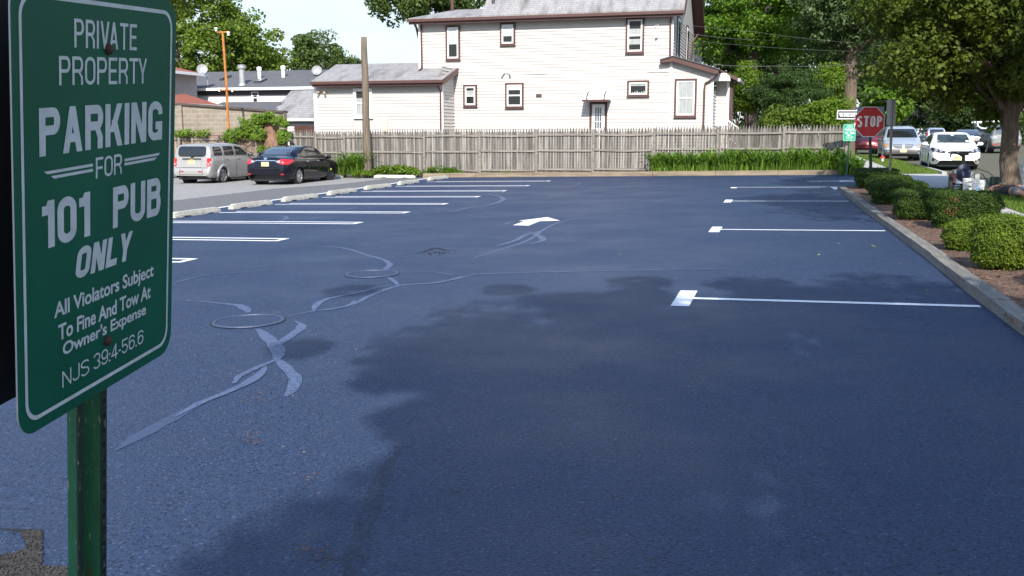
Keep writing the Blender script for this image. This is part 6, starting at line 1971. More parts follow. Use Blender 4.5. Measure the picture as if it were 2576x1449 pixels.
# right hand side, behind the cream house and the fence
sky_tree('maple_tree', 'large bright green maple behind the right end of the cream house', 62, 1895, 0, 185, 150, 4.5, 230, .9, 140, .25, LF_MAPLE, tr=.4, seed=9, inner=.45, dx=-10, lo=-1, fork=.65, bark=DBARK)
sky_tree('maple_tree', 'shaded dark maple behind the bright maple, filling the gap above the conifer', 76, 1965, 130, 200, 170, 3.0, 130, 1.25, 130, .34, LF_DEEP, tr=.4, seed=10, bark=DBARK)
D = 54
tb = far(2130, D)
T2 = tree('silver_maple_tree', 'tall tree with a thick bare grey trunk and pale leaves behind the stop sign', tb, tuple(fac(2150, -20, D)), (span(1985, 2150, D), 3.2, span(0, 165, D)), 210, .8, 150, .2, LF_BLUE, tr=.36, seed=12, bark=BARK, fork=.75, limbs=12, inner=.3, lo=-1)
mb = MB(); r_ = random.Random(4)
limb(mb, fac(2140, 212, D), fac(2205, 168, D), .14, .05, r_); limb(mb, fac(2147, 190, D), fac(2149, 120, D), .1, .05, r_)
mb.build('branch', BARK, T2, smooth=True)
sky_tree('conifer_tree', 'dark bluish conifer shrub standing behind the picket fence', 50, 1985, 240, 92, 66, 1.7, 120, .42, 240, .085, LF_CONIFER, tr=.1, seed=13, bark=DBARK, inner=.3, fork=.6, flat=.55)
sky_tree('plum_tree', 'small purple leaved tree at the right end of the cream house', 63, 1852, 258, 24, 48, 1, 34, .45, 100, .17, LF_PURPLE, tr=.08, seed=14, bark=DBARK)
for i, (px, py, rx, ry, D, lab) in enumerate(((1880, 215, 30, 70, 52, 'bright green sapling at the left edge of the conifer'), (2085, 285, 62, 34, 47, 'bright green bush over the fence in front of the thick trunk'), (1975, 298, 60, 22, 48, 'low bright bush just above the fence under the conifer'), (2088, 205, 24, 52, 53, 'light green leaves climbing beside the thick bare trunk'))):
    sky_tree('bush', lab, D, px, py, rx, ry, 1.2, 46, .45, 120, .13, LF_BRIGHT if i != 2 else LF_LIGHT, tr=.06, seed=20 + i, cat='bush', lo=-1)
# street tree at the right
D = 25.0
sb_ = far(2541, D)
ST = tree('street_tree', 'thick trunked street tree at the right edge, its dark crown filling the top corner', sb_, tuple(fac(2520, 25, D)), (span(2195, 2520, D), 3.4, span(-225, 25, D)), 330, .6, 230, .135, LF_OLIVE, tr=.215, seed=31, bark=BARK, fork=.5, limbs=16, inner=.2, lo=-1)
mb = MB(); r_ = random.Random(8)
limb(mb, fac(2545, 300, D), fac(2430, 170, D), .11, .03, r_); limb(mb, fac(2548, 290, D), fac(2620, 120, D), .13, .05, r_); limb(mb, fac(2545, 275, D), fac(2500, 60, D), .1, .03, r_)
mb.build('branch', BARK, ST, smooth=True)
# background trees along the street
bgt = [(2210, 120, 130, 150, 110, LF_DARK, 'tall dark tree above the grey roofed house'), (2330, 150, 95, 110, 112, LF_DARK, 'dark tree behind the brown utility pole'), (2450, 215, 105, 105, 106, LF_MID, 'shaded green tree behind the roof box'), (2560, 200, 100, 130, 104, LF_MID, 'green tree at the far right behind the street tree'),
       (2230, 250, 42, 50, 82, LF_MAPLE, 'rounded green bush tree beside the white sign backs'), (2440, 290, 80, 40, 98, LF_DARK, 'dark low tree over the parked sage SUV')]
for i, (px, py, rx, ry, D, m, lab) in enumerate(bgt):
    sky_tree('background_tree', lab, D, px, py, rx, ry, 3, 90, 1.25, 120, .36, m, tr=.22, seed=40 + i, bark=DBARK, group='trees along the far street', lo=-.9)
D = 103; p = far(2342, D)
mb = MB(); mb.tube([p - UPV * .3, p + UPV * 3, p + UPV * 9], [.27, .24, .2], 10); tag(mb.build('tree_trunk', DBARK, loc=p), 'dark bare tree trunk left of the brown utility pole', 'tree trunk')
D = 103; p = far(2381, D)
mb = MB(); mb.tube([p - UPV * .3, p + UPV * 12], [.27, .22], 10); tag(mb.build('utility_pole', M('brown_pole', (0.20, 0.085, 0.045), (0.14, 0.06, 0.035), 1, .9, stretch=(9, 9, .7)), loc=p), 'reddish brown utility pole behind the parked cars', 'pole')
# clipped dark hedge behind the far cars, and the far-off wood
hp = far(2360, 98)
P, N = [], []
cs = [np.array((hp.x + u, hp.y + .26 * u, hp.z + z)) for u in np.arange(-5, 12, .55) for z in (.3, .9, 1.5)]
P, N = clump_points(cs, [.55] * len(cs), 60, .9)
tag(leaves('clipped_hedge', P, N, .2, LF_DARK, None, hp), 'dark clipped hedge in deep shade beyond the parked cars', 'hedge')
cs, rd = [], []
for k in range(560):
    px = rng.uniform(1800, 3500); D = rng.uniform(112, 130)
    q = far(px, D)
    cs.append(np.array((q.x, q.y, rng.uniform(0, 19)))); rd.append(rng.uniform(1.6, 2.8))
for k in range(130):
    px = rng.uniform(-200, 700); D = rng.uniform(112, 125)
    q = far(px, D)
    cs.append(np.array((q.x, q.y, rng.uniform(0, 7)))); rd.append(rng.uniform(1.5, 2.5))
P, N = clump_points(cs, rd, 85, .8)
struct(leaves('woodland', P, N, .75, LF_DEEP), 'stuff')
# trees standing behind and beside the camera: they shade the foreground
tree('yard_tree', 'tree behind the camera that shades the near part of the lot', gz(4.3, -6.5), (2.9, -4.5, 8.4), (3.2, 3.8, 1.6), 235, .55, 170, .17, LF_MID, tr=.2, wobk=.35, fringe=80, seed=57, inner=.05, limbs=12, lo=-1)
tree('yard_tree', 'tree farther behind the camera that shades the big green sign', gz(1.9, -10.5), (1.45, -8.8, 8.6), (.8, 1.0, 1.1), 34, .45, 140, .17, LF_MID, tr=.18, seed=54, inner=.1, limbs=10, lo=-1)
tree('yard_tree', 'tree beside the right of the lot that shades the hedge row', gz(4.9, 13.0), (3.3, 13.0, 8.4), (1.7, 4.2, 2.0), 60, .62, 120, .17, LF_MID, tr=.2, seed=52, inner=.2, limbs=12, lo=-1)
tree('yard_tree', 'street tree right of the picture that shades the verge', gz(8.6, 14.0), (8.9, 15.0, 8.0), (2.6, 4.5, 2.2), 80, .7, 120, .18, LF_MID, tr=.2, seed=53, inner=.2, limbs=12, lo=-1)

# ------------------------------------------------------------------ hedge row: clipped yews
YEW = leafmat('shaded_yew_leaf', (0.010, 0.026, 0.006), (0.060, 0.105, 0.014), .2, 5.0)  # far yews: tree shade put into a darker leaf colour
YEWL = leafmat('sunlit_yew_leaf', (0.025, 0.055, 0.007), (0.15, 0.21, 0.022), .25, 4.5)  # near yews: sunlight put into a brighter copy of the leaf
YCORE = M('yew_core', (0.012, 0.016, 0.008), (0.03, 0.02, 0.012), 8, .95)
def yew(label, x, y, w, d, h, n, mat, leaf=.045, squash=3.2, seed=1, brown=0):
    base = gz(x, y) + Vector((0, 0, .05))
    root = empty('yew_shrub', base, label, 'shrub', 'clipped yew shrubs along the mulch bed')
    g = np.random.default_rng(seed)
    dd = g.normal(size=(n, 3)); dd /= np.linalg.norm(dd, axis=1, keepdims=True)
    q = squash
    k = 1 / (np.abs(dd) ** q).sum(1, keepdims=True) ** (1 / q)
    S_ = dd * k
    if q > 4:
        f = g.integers(0, 5, n); uv = g.uniform(-1, 1, (n, 2))
        S_ = np.where((f == 0)[:, None], np.c_[uv[:, 0], uv[:, 1], np.ones(n)], np.where((f == 1)[:, None], np.c_[np.ones(n), uv], np.where((f == 2)[:, None], np.c_[-np.ones(n), uv],
             np.where((f == 3)[:, None], np.c_[uv[:, 0], -np.ones(n), uv[:, 1]], np.c_[uv[:, 0], np.ones(n), uv[:, 1]]))))
        a_ = np.sort(np.abs(S_), axis=1)[:, 1:2]
        S_ = S_ * (1 - .10 * np.clip((a_ - .7) / .3, 0, 1) ** 2)
    wob = 1 + .06 * np.sin(S_[:, :1] * 7 + seed) * np.sin(S_[:, 1:2] * 6 + 2) + .05 * np.sin(S_[:, 2:3] * 9 + seed * 2)
    # narrower foot
    zz = (S_[:, 2:3] + 1) / 2
    foot = .86 + .14 * np.clip(zz / .4, 0, 1)
    depth = 1 - np.abs(g.normal(size=(n, 1))) * .06
    P = S_ * wob * depth * np.array([w / 2, d / 2, h / 2]) * np.concatenate([foot, foot, np.ones_like(foot)], 1)
    ti = g.integers(0, max(60, n // 26), n); tv = g.normal(size=(n // 26 + 61, 3)) * .022
    tuft = g.normal(size=(n, 3)) * .010 + np.abs(tv[ti]) * S_ * .9
    P = P + tuft + np.array([base.x, base.y, base.z + h / 2 + .02])
    N = S_ + g.normal(size=(n, 3)) * .7 + np.array([0, 0, .3])
    leaves('foliage', P, N, leaf * .74, mat, root, aspect=.42)
    if brown:
        kk = np.argsort(P[:, 1] + P[:, 2] * -.6)[g.integers(n // 8)]
        m = ((np.abs(P - P[kk]) < np.array([.09, .10, .13])).all(1)) & (g.random(n) < .22)
        if m.sum() > 5: leaves('dead_tips', P[m] + N[m] * .012, N[m], leaf, M('dead_needles', (0.13, 0.05, 0.022), None, rough=.9), root, aspect=.4)
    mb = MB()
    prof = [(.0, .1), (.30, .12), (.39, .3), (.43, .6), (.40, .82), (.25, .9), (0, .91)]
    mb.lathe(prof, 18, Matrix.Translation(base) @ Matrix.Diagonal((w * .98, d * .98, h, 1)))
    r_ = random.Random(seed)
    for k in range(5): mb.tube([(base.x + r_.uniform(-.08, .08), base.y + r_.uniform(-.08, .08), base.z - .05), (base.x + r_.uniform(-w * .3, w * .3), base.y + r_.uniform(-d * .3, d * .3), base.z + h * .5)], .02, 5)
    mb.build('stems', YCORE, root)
    return root
def hpx(pl, pr, pt, pb):
    """from the outline in the photograph: front foot, width and height"""
    g = G((pl + pr) / 2, pb, .05)
    D = g.x * -SP + 0; D = (Vector((g.x, g.y)).dot(Vector((-SP, CP))))
    return g, (pr - pl) * D / F, (pb - pt) * D / F, D
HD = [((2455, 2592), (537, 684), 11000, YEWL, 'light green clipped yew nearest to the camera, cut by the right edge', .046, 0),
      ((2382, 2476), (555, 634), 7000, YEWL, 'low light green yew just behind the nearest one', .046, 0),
      ((2365, 2493), (470, 578), 9000, YEW, 'largest dark green boxy yew with a brown patch near its top', .05, 1),
      ((2268, 2385), (466, 556), 8000, YEW, 'dark boxy yew joined to the left side of the largest one', .05, 0),
      ((2208, 2312), (447, 516), 6500, YEW, 'dark yew in the middle of the row, taller than its left neighbour', .055, 0),
      ((2194, 2280), (436, 494), 5000, YEW, 'dark flat topped yew third from the far end of the row', .06, 0),
      ((2168, 2250), (428, 476), 4500, YEW, 'dark yew second from the far end of the row', .06, 0),
      ((2162, 2242), (418, 462), 4000, YEW, 'farthest dark yew of the row, below the stop sign', .065, 0)]
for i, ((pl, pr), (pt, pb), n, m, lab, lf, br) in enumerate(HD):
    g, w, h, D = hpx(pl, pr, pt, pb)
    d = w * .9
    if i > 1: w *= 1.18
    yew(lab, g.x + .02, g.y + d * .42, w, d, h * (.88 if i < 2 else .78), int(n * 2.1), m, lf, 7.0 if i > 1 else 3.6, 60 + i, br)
NB = yew('light green yew at the very edge of the picture, nearest to the viewer', 3.05, 10.55, .9, .9, .8, 6000, YEWL, .05, 2.6, 75, 0)

# ------------------------------------------------------------------ planting along the fence
def blades(name, label, cat, x0, x1, y0, y1, n, h, mat, dz=.12, kind=None, w=.022, arch=.5, dens=None):
    mb = MB(); r_ = random.Random(int(x0 * 10) + 77)
    for k in range(n):
        x, y = r_.uniform(x0, x1), r_.uniform(y0, y1)
        if dens and r_.random() > dens(x): continue
        a = r_.uniform(0, 6.283); H_ = h * r_.uniform(.6, 1.1) * (.82 + .22 * math.sin(x * 3.1 + math.sin(x * 7)) * math.sin(y * 9 + x)); out = H_ * arch * r_.uniform(.4, 1.3)
        d = Vector((math.cos(a), math.sin(a), 0)); s = Vector((-d.y, d.x, 0)) * w * r_.uniform(.7, 1.2)
        z = zg(x, y) + dz
        p = [Vector((x, y, z)), Vector((x, y, z + H_ * .55)) + d * out * .25, Vector((x, y, z + H_ * .9)) + d * out * .65, Vector((x, y, z + H_ * .78)) + d * out * 1.15]
        mb.add([p[0] - s * .6, p[0] + s * .6, p[1] - s, p[1] + s, p[2] - s * .8, p[2] + s * .8, p[3]], [(0, 1, 3, 2), (2, 3, 5, 4), (4, 5, 6)])
    o = mb.build(name, mat, loc=((x0 + x1) / 2, (y0 + y1) / 2, zg(x0, y0)))
    if kind: struct(o, kind)
    else: tag(o, label, cat)
    return o
LILY = leafmat('daylily_blade', (0.022, 0.062, 0.008), (0.19, 0.32, 0.045), .35, 3)
xl_ = onY(1636, 430, 38.6).x
blades('daylily_bed', '', '', xl_, 2.35, 38.35, 38.85, 2500, .95, LILY, kind='stuff', w=.024, arch=.75, dens=lambda x: min(1, (x - xl_) / .4 + .3))
blades('daylily_bed', '', '', 1.95, 2.75, 37.75, 38.5, 420, .72, LILY, dz=.0, kind='stuff', w=.03)
q0, q1 = onY(847, 430, 38.5).x, onY(918, 430, 38.5).x
blades('ornamental_grass', 'clump of arching bright green grass left of the wooden pole', 'grass clump', q0 + .15, q1 - .05, 38.3, 38.7, 330, 1.05, LILY, w=.024, arch=.95)
def lowplant(name, label, px0, px1, pyt, n, per, cr, leaf, mat, Y=38.55, h=None):
    a, b = onY(px0, 432, Y), onY(px1, 432, Y)
    hh = h or onY(px0, pyt, Y).z - a.z
    root = empty(name, gz((a.x + b.x) / 2, Y), label, 'plant')
    g = np.random.default_rng(int(px0))
    cs = []
    for k in range(n):
        t = g.uniform(0, 1); e = math.sin(math.pi * min(max(t, .04), .96)) ** .5
        cs.append(np.array((a.x + (b.x - a.x) * t, Y + g.uniform(-.25, .2), zg(a.x, Y) + .12 + hh * g.uniform(.15, .9) * e)))
    P, N = clump_points(cs, [cr * g.uniform(.7, 1.2) for _ in cs], per, .75)
    leaves('foliage', P, N, leaf, mat, root)
    mb = MB()
    for c in cs[::3]: mb.tube([(c[0], Y, zg(c[0], Y)), tuple(c)], .012, 4)
    mb.build('stem', DBARK, root)
    return root
lowplant('leafy_plant', 'broad leaved green plant right of the wooden pole behind the wheel stop', 934, 1052, 408, 60, 60, .18, .10, LF_BRIGHT, 38.5)
lowplant('leafy_plant', 'low bushy green weed at the left end of the landscape timber', 1068, 1158, 412, 46, 60, .16, .07, LF_MAPLE, 38.6)
lowplant('weed', 'small weeds sprouting along the foot of the fence mid way', 1225, 1290, 425, 10, 26, .1, .06, LF_BRIGHT, 38.7, .12)
lowplant('leafy_plant', 'small leafy weed at the foot of the wooden pole', 895, 935, 428, 16, 40, .12, .09, LF_BRIGHT, 38.1, .22)
# stump overgrown with vines between the old fence and the picket fence
SYY = 38.75
sb_ = onY(690, 420, SYY); stp = onY(686, 292, SYY)
STUMP = M('shaggy_stump', (0.26, 0.15, 0.10), (0.13, 0.075, 0.055), 3, .98, stretch=(3, 3, .8), bump=1, bscale=6, bdist=.08)
root = empty('vine_stump', gz(sb_.x, SYY), 'tall shaggy brown stump overgrown with green vines beside the fence', 'stump')
mb = MB(); r_ = random.Random(3)
pts, rad = [], []
for k in range(9):
    t = k / 8; pts.append(Vector((sb_.x + .15 * math.sin(t * 5), SYY, zg(sb_.x, SYY) + (stp.z - zg(sb_.x, SYY)) * t))); rad.append((.75 - .45 * t) * r_.uniform(.88, 1.12))
mb.tube(pts, rad, 14); mb.tube([pts[4] + Vector((-.4, -.1, -.3)), pts[7] + Vector((-.55, -.1, .1))], [.1, .06], 8); mb.build('trunk', STUMP, root, smooth=True)
def vine(spots, parent, per=70, leaf=.12, mat=LF_BRIGHT, Y=SYY - .45):
    cs = [np.array(onY(x, y, Y)) + np.array((0, random.uniform(-.15, .15), 0)) for x, y in spots]
    P, N = clump_points(cs, [.19] * len(cs), per, .9)
    N[:, 1] -= .9
    return leaves('vine_leaves', P, N, leaf, mat, parent)
rr_ = random.Random(12)
sp_ = []
for (x0, x1, y0, y1, n) in ((640, 695, 288, 306, 16), (642, 664, 306, 348, 10), (706, 726, 325, 360, 11), (694, 742, 292, 312, 6), (655, 690, 372, 386, 5)):
    sp_ += [(rr_.uniform(x0, x1), rr_.uniform(y0, y1)) for _ in range(n)]
vine(sp_, root)
root = empty('climbing_vine', onY(600, 400, 39.1), 'green vine climbing over the old fence above the silver wagon', 'vine')
sp_ = []
for (x0, x1, y0, y1, n) in ((585, 640, 322, 344, 22), (568, 590, 330, 358, 12), (605, 640, 300, 325, 6), (445, 520, 332, 342, 8)):
    sp_ += [(rr_.uniform(x0, x1), rr_.uniform(y0, y1)) for _ in range(n)]
vine(sp_, root, 60, .12, LF_BRIGHT, 39.0)
mb = MB()
for k in range(14):
    a, b = onY(rr_.uniform(450, 700), 342, 39.12), onY(rr_.uniform(450, 700), rr_.uniform(350, 400), 39.12)
    limb(mb, a, b, .016, .008, rr_)
mb.build('vine_stem', DBARK, root)
p = onY(452, 420, 39.0)
mb = MB(); mb.tube([gz(p.x, 39.0), onY(450, 345, 39.0)], [.09, .07], 8); tag(mb.build('fence_post', WOODR, loc=gz(p.x, 39.0)), 'leaning grey post of the old fence left of the silver wagon', 'post')

# grass blades on the verges
def grass(name, x0, x1, y0, y1, n, h):
    mb = MB(); r_ = random.Random(int(y0 * 7))
    for k in range(n):
        x, y = r_.uniform(x0, x1), r_.uniform(y0, y1)
        a = r_.uniform(0, 6.28); d = Vector((math.cos(a), math.sin(a), 0)) * h * r_.uniform(.2, .8); s = Vector((-math.sin(a), math.cos(a), 0)) * .012
        z = zg(x, y) + .03
        mb.add([Vector((x, y, z)) - s, Vector((x, y, z)) + s, Vector((x, y, z + h * r_.uniform(.5, 1.2))) + d], [(0, 1, 2)])
    return struct(mb.build(name, leafmat('grass_blade', (0.05, 0.095, 0.015), (0.16, 0.23, 0.04), .35, 1.5)), 'stuff')
grass('verge_grass', 4.45, 5.42, 17, 28.2, 9000, .09)
grass('lawn_grass', 4.22, 5.42, 38.05, 62, 11000, .11)
mb = MB(); r_ = random.Random(21)
for k in range(5200):
    y = 6.5 + 22 * r_.random() ** 1.6; x = r_.uniform(1.9, 3.45)
    L_ = r_.uniform(.012, .035); a = r_.uniform(0, 6.28)
    p = Vector((x, y, zg(x, y) + .064 + r_.uniform(0, .012)))
    d = Vector((math.cos(a), math.sin(a), r_.uniform(-.2, .4))) * L_; s = Vector((-math.sin(a), math.cos(a), r_.uniform(-.3, .3))) * L_ * .3
    mb.poly([p - d - s, p + d - s, p + d + s, p - d + s])
struct(mb.build('mulch_chips', M('mulch_chip', (0.24, 0.115, 0.07), (0.10, 0.05, 0.035), 12, .95, island=.45)), 'stuff')

# ------------------------------------------------------------------ overhead wires
WIRE = M('wire', (0.13, 0.135, 0.13), None, rough=.6)
def wire(lab, pts, r=.005):
    P = [fac(x, y, D) for x, y, D in pts]
    Q = []
    for i in range(len(P) - 1):
        for k in range(8): 
            t = k / 8; Q.append(P[i].lerp(P[i + 1], t) - UPV * .05 * 4 * t * (1 - t))
    Q.append(P[-1])
    mb = MB(); mb.tube(Q, r, 5)
    return tag(mb.build('overhead_wire', WIRE, loc=P[0]), lab, 'wire', 'overhead wires')
HWY = lambda x, y: (x, y, 49)
wire('topmost overhead wire crossing the maple leaves', [(1700, 58, 47), (1900, 80, 49), (2140, 107, 52), (2500, 115, 70)])
wire('second overhead wire crossing the maple leaves below the topmost one', [(1700, 92, 47), (1850, 112, 49), (2140, 129, 52), (2500, 130, 70)])
wire('overhead wire running from the porch roof to the thick bare trunk', [(1795, 162, 47), (1950, 166, 49), (2140, 162, 52), (2500, 140, 72)], .010)
wire('overhead wire just below the porch roof level', [(1848, 224, 49), (2000, 222, 50), (2140, 212, 52), (2400, 180, 70)])
wire('overhead wire rising to the right beyond the thick trunk', [(2100, 252, 60), (2250, 222, 64), (2400, 190, 70)])
wire('lowest overhead wire, rising to the right above the stop sign', [(1850, 256, 50), (2150, 262, 60), (2300, 240, 66), (2400, 215, 70)])
wire('service wire from the utility pole to the house corner', [(1656, 66, 45.9), (1760, 88, 50), (1900, 100, 58), (2381, 120, 70)], .012)

# ------------------------------------------------------------------ buckets, hydrant, striping machine, box
BUCK = M('white_bucket_plastic', (0.70, 0.70, 0.69), (0.6, 0.6, 0.6), 6, .45)
def bucket(label, pos, h=.37, lid=False, content=None):
    root = empty('bucket', pos, label, 'bucket', 'white plastic buckets')
    Mx = Matrix.Translation(pos)
    mb = MB(); mb.lathe([(0, 0), (.13, 0), (.133, .01), (.148, h * .78), (.158, h * .78), (.158, h * .84), (.15, h * .845), (.152, h * .93), (.16, h * .93), (.16, h), (.148, h), (.13, .03), (0, .03)], 24, Mx); mb.build('pail', BUCK, root, smooth=False)
    mb = MB(); mb.tube([pos + Vector((.155 * math.cos(a), -.10 * math.sin(a) - .06, h * .82 - .13 * math.sin(a))) for a in np.linspace(0, math.pi, 10)], .004, 5); mb.build('bail', GALV, root)
    if lid:
        mb = MB(); mb.lathe([(0, h + .02), (.14, h + .02), (.163, h + .008), (.163, h - .02)], 24, Mx); mb.build('lid', BUCK, root)
    return root
b1 = gz(4.62, 26.6); b2 = gz(4.42, 27.15)
B1 = bucket('front white paint bucket with a blue smear, right of the striping machine', far(2459, 24.2))
B2 = bucket('white paint bucket with a black label, between the machine and the front bucket', far(2436, 24.9))
for B, px, m, x0, z0, x1, z1 in ((B1, 0, M('blue_smear', (0.30, 0.40, 0.62), None, rough=.5), -.11, .04, -.02, .24),):
    mb = MB(); p = B.location; f = lambda a, z: p + Vector((math.sin(a) * (.134 + .04 * z) * CP + .0, 0, z)) 
    vs = []
    for z in (.05, .14, .24):
        for a in np.linspace(-.9, -.15, 5):
            rr = .1345 + .045 * z
            vs.append(p + CR_ * rr * math.sin(a) + VN * rr * math.cos(a) + UPV * z)
    mb.add(vs, [(i * 5 + k, i * 5 + k + 1, (i + 1) * 5 + k + 1, (i + 1) * 5 + k) for i in range(2) for k in range(4)]); mb.build('paint_smear', m, B)
mb = MB(); p = B2.location; vs = []
for z in (.14, .24):
    for a in np.linspace(-.7, .4, 5):
        rr = .136 + .046 * z; vs.append(p + CR_ * rr * math.sin(a) + VN * rr * math.cos(a) + UPV * z)
mb.add(vs, [(k, k + 1, 5 + k + 1, 5 + k) for k in range(4)]); mb.build('label_patch', LETTER2, B2)
mb = MB(); vs = []
for z in (.165, .185):
    for a in np.linspace(-.6, .3, 5):
        rr = .139 + .046 * z; vs.append(p + CR_ * rr * math.sin(a) + VN * rr * math.cos(a) + UPV * z)
mb.add(vs, [(k, k + 1, 5 + k + 1, 5 + k) for k in range(4)]); mb.build('label_band', BLKP, B2)
sp_ = B1.location
mb = MB(); mb.box(-.05, .05, -.05, .05, .3, .52, M=Matrix.Translation(sp_ + Vector((-.04, .02, 0)))); mb.build('grey_cartridge', GALV, B1)
mb = MB()
q = lambda px, py, D=24.3: fac(px, py, D)
mb.tube([q(2441, 445), q(2452, 436), q(2472, 438), q(2485, 460), q(2490, 480)], .012, 6); mb.tube([q(2436, 432), q(2460, 424), q(2488, 434), q(2499, 444), q(2497, 468), q(2492, 473)], .011, 6)
mb.box(-.06, .06, -.03, .03, -.05, .05, M=Matrix.Translation(q(2494, 474))); 
hz_ = mb.build('spray_hose', BLKP, loc=q(2441, 445)); tag(hz_, 'black spray gun hose looping over the front bucket', 'hose')
B3 = bucket('white bucket standing on another bucket behind the street tree trunk', far(2566, 26.2) + UPV * .30, .36, True)
B4 = bucket('lower white bucket on the ground behind the street tree trunk', far(2566, 26.2), .36)
# striping machine
mc = far(2408, 25.6)
root = empty('line_striper', mc, 'wheeled line striping machine with coiled blue hose beside the white buckets', 'machine')
mb = MB()
wp = far(2391, 25.3)
Mx = Matrix.Translation(wp + UPV * .20) @ Matrix.Rotation(math.pi / 2, 4, 'Y') @ Matrix.Rotation(0.25, 4, 'X')
mb.lathe([(.10, -.05), (.18, -.055), (.20, -.03), (.20, .03), (.18, .055), (.10, .05)], 22, Mx); w_ = mb.build('wheel', BLACK, root, smooth=True)
mb = MB(); mb.lathe([(0, -.03), (.10, -.035), (.10, .035), (0, .03)], 14, Mx); mb.build('hub', GALV, w_)
wp2 = far(2432, 26.0)
mb = MB(); Mx = Matrix.Translation(wp2 + UPV * .20) @ Matrix.Rotation(math.pi / 2, 4, 'Y') @ Matrix.Rotation(0.25, 4, 'X'); mb.lathe([(.10, -.05), (.18, -.055), (.20, -.03), (.20, .03), (.18, .055), (.10, .05)], 22, Mx); mb.build('wheel', BLACK, root, smooth=True)
mb = MB(); f = lambda px, py, D=25.4: fac(px, py, D)
mb.tube([f(2392, 463), f(2430, 462)], .02, 6); mb.tube([f(2396, 470), f(2424, 468)], .02, 6); mb.tube([f(2422, 478), f(2423, 420), f(2424, 384)], [.06, .05, .04], 8)
mb.tube([f(2402, 466), f(2402, 456), f(2416, 456), f(2416, 466)], .012, 5)
mb.build('frame', BLKP, root)
mb = MB(); mb.tube([f(2424, 392), f(2424, 384)], .06, 6); mb.box(-.10, .12, -.05, .05, -.05, .06, M=Matrix.Translation(f(2424, 386))); mb.tube([f(2421, 393), f(2412, 388), f(2400, 383), f(2393, 385), f(2391, 395)], .022, 6); mb.build('handlebar', BLKP, root)
mb = MB(); mb.lathe([(0, 0), (.115, 0), (.12, .02), (.12, .28), (.09, .31), (0, .32)], 18, Matrix.Translation(f(2411, 461))); mb.build('paint_tank', M('pale_blue_plastic', (0.36, 0.45, 0.68), (.5, .55, .7), 5, .45), root)
mb = MB(); mb.box(-.11, .05, -.1, .1, -.13, .1, M=Matrix.Translation(f(2399, 446))); mb.build('engine', M('dark_red_engine', (0.11, 0.03, 0.03), (0.05, 0.03, 0.03), 9, .5), root)
mb = MB(); mb.tube([f(2398, 436), f(2410, 434)], [.1, .09], 10); mb.build('engine_cover', GALV, root)
mb = MB()
for k in range(6):
    r0 = .065 + .021 * k
    mb.tube([f(2424, 436, 25.15 + .03 * k) + CR_ * (r0 * .75 + .01 * k) * math.cos(a) + UPV * r0 * 1.35 * math.sin(a) for a in np.linspace(0, 2 * math.pi, 22)[:-1]], .013, 6, closed=True)
mb.build('hose_coil', M('blue_hose', (0.02, 0.03, 0.12), (0.012, 0.014, 0.03), 12, .4), root)
mb = MB(); mb.box(-.09, .09, -.08, .08, 0, .3, M=Matrix.Translation(f(2437, 462))); mb.build('pump', GALV, root)
# green box at the foot of the tree
gp = far(2508, 26.0)
root = empty('toolbox', gp, 'dark green box leaning beside the street tree trunk', 'box')
mb = MB(); R_ = Matrix.Translation(gp) @ Matrix.Rotation(PHI + .35, 4, 'Z') @ Matrix.Rotation(.10, 4, 'Y')
mb.box(-.17, .13, -.13, .13, .01, .33, M=R_); mb.build('case', M('dark_green_plastic', (0.006, 0.05, 0.03), None, rough=.45), root)
mb = MB(); mb.box(.135, .17, -.12, .12, .03, .30, M=R_); mb.box(-.03, .03, -.14, -.131, .15, .2, M=R_); mb.build('lid_panel', M('green_plastic', (0.01, 0.13, 0.06), None, rough=.45), root)
mb = MB(); mb.box(.02, .26, -.10, .12, .331, .345, M=R_); mb.build('cardboard_flap', M('cardboard', (0.3, 0.2, 0.12), None, rough=.9), root)
# small red topped hydrant on the lawn
hp = far(2219, 46.5)
HS = .6
root = empty('hydrant', hp, 'small hydrant with a red top and white body on the lawn behind the stop sign', 'hydrant')
mb = MB(); mb.lathe([(0, 0), (.15, 0), (.15, .05), (.10, .06), (.10, .36), (.12, .37), (.12, .42)], 14, Matrix.Translation(hp) @ Matrix.Scale(HS, 4)); mb.build('barrel', M('grey_white_paint', (.5, .5, .52), (.4, .4, .42), 8, .5), root)
mb = MB(); mb.lathe([(.12, .42), (.14, .43), (.13, .52), (.08, .60), (.03, .62), (.03, .67), (0, .67)], 14, Matrix.Translation(hp) @ Matrix.Scale(HS, 4)); mb.tube([hp + Vector((-.17, 0, .47)) * HS, hp + Vector((.17, 0, .47)) * HS], .03, 8); mb.build('cap', M('hydrant_red', (0.5, 0.02, 0.02), None, rough=.5), root)
# conduit of conifers etc. done; person resting on the verge
SKIN = M('skin', (0.50, 0.25, 0.17), (0.44, 0.21, 0.145), 6, .5)
def skin_body(name, joints, links, mat, parent, sub=2):
    """joints: name -> (position, radius); links between them; grown with a Skin modifier from the first joint"""
    names = list(joints)
    me = bpy.data.meshes.new(name)
    o0 = root_loc(parent)
    me.from_pydata([tuple(Vector(joints[n][0]) - o0) for n in names], [(names.index(a), names.index(b)) for a, b in links], [])
    me.materials.append(mat)
    o = bpy.data.objects.new(name, me); COL.objects.link(o); o.parent = parent
    o.modifiers.new('Skin', 'SKIN').use_smooth_shade = True
    sk = me.skin_vertices[0].data
    for i, n in enumerate(names):
        r = joints[n][1]; sk[i].radius = (r, r) if not isinstance(r, tuple) else r
        sk[i].use_root = (i == 0)
    md = o.modifiers.new('Subdivision', 'SUBSURF'); md.levels = sub; md.render_levels = sub
    return o
pe = far(2535, 22.9)
g0 = pe + UPV * .05
A_ = (far(2600, 21.6) - far(2522, 23.3)); A_.z = 0; A_.normalize()       # head to feet
S_ = Vector((A_.y, -A_.x, 0))                                             # towards the viewer's left
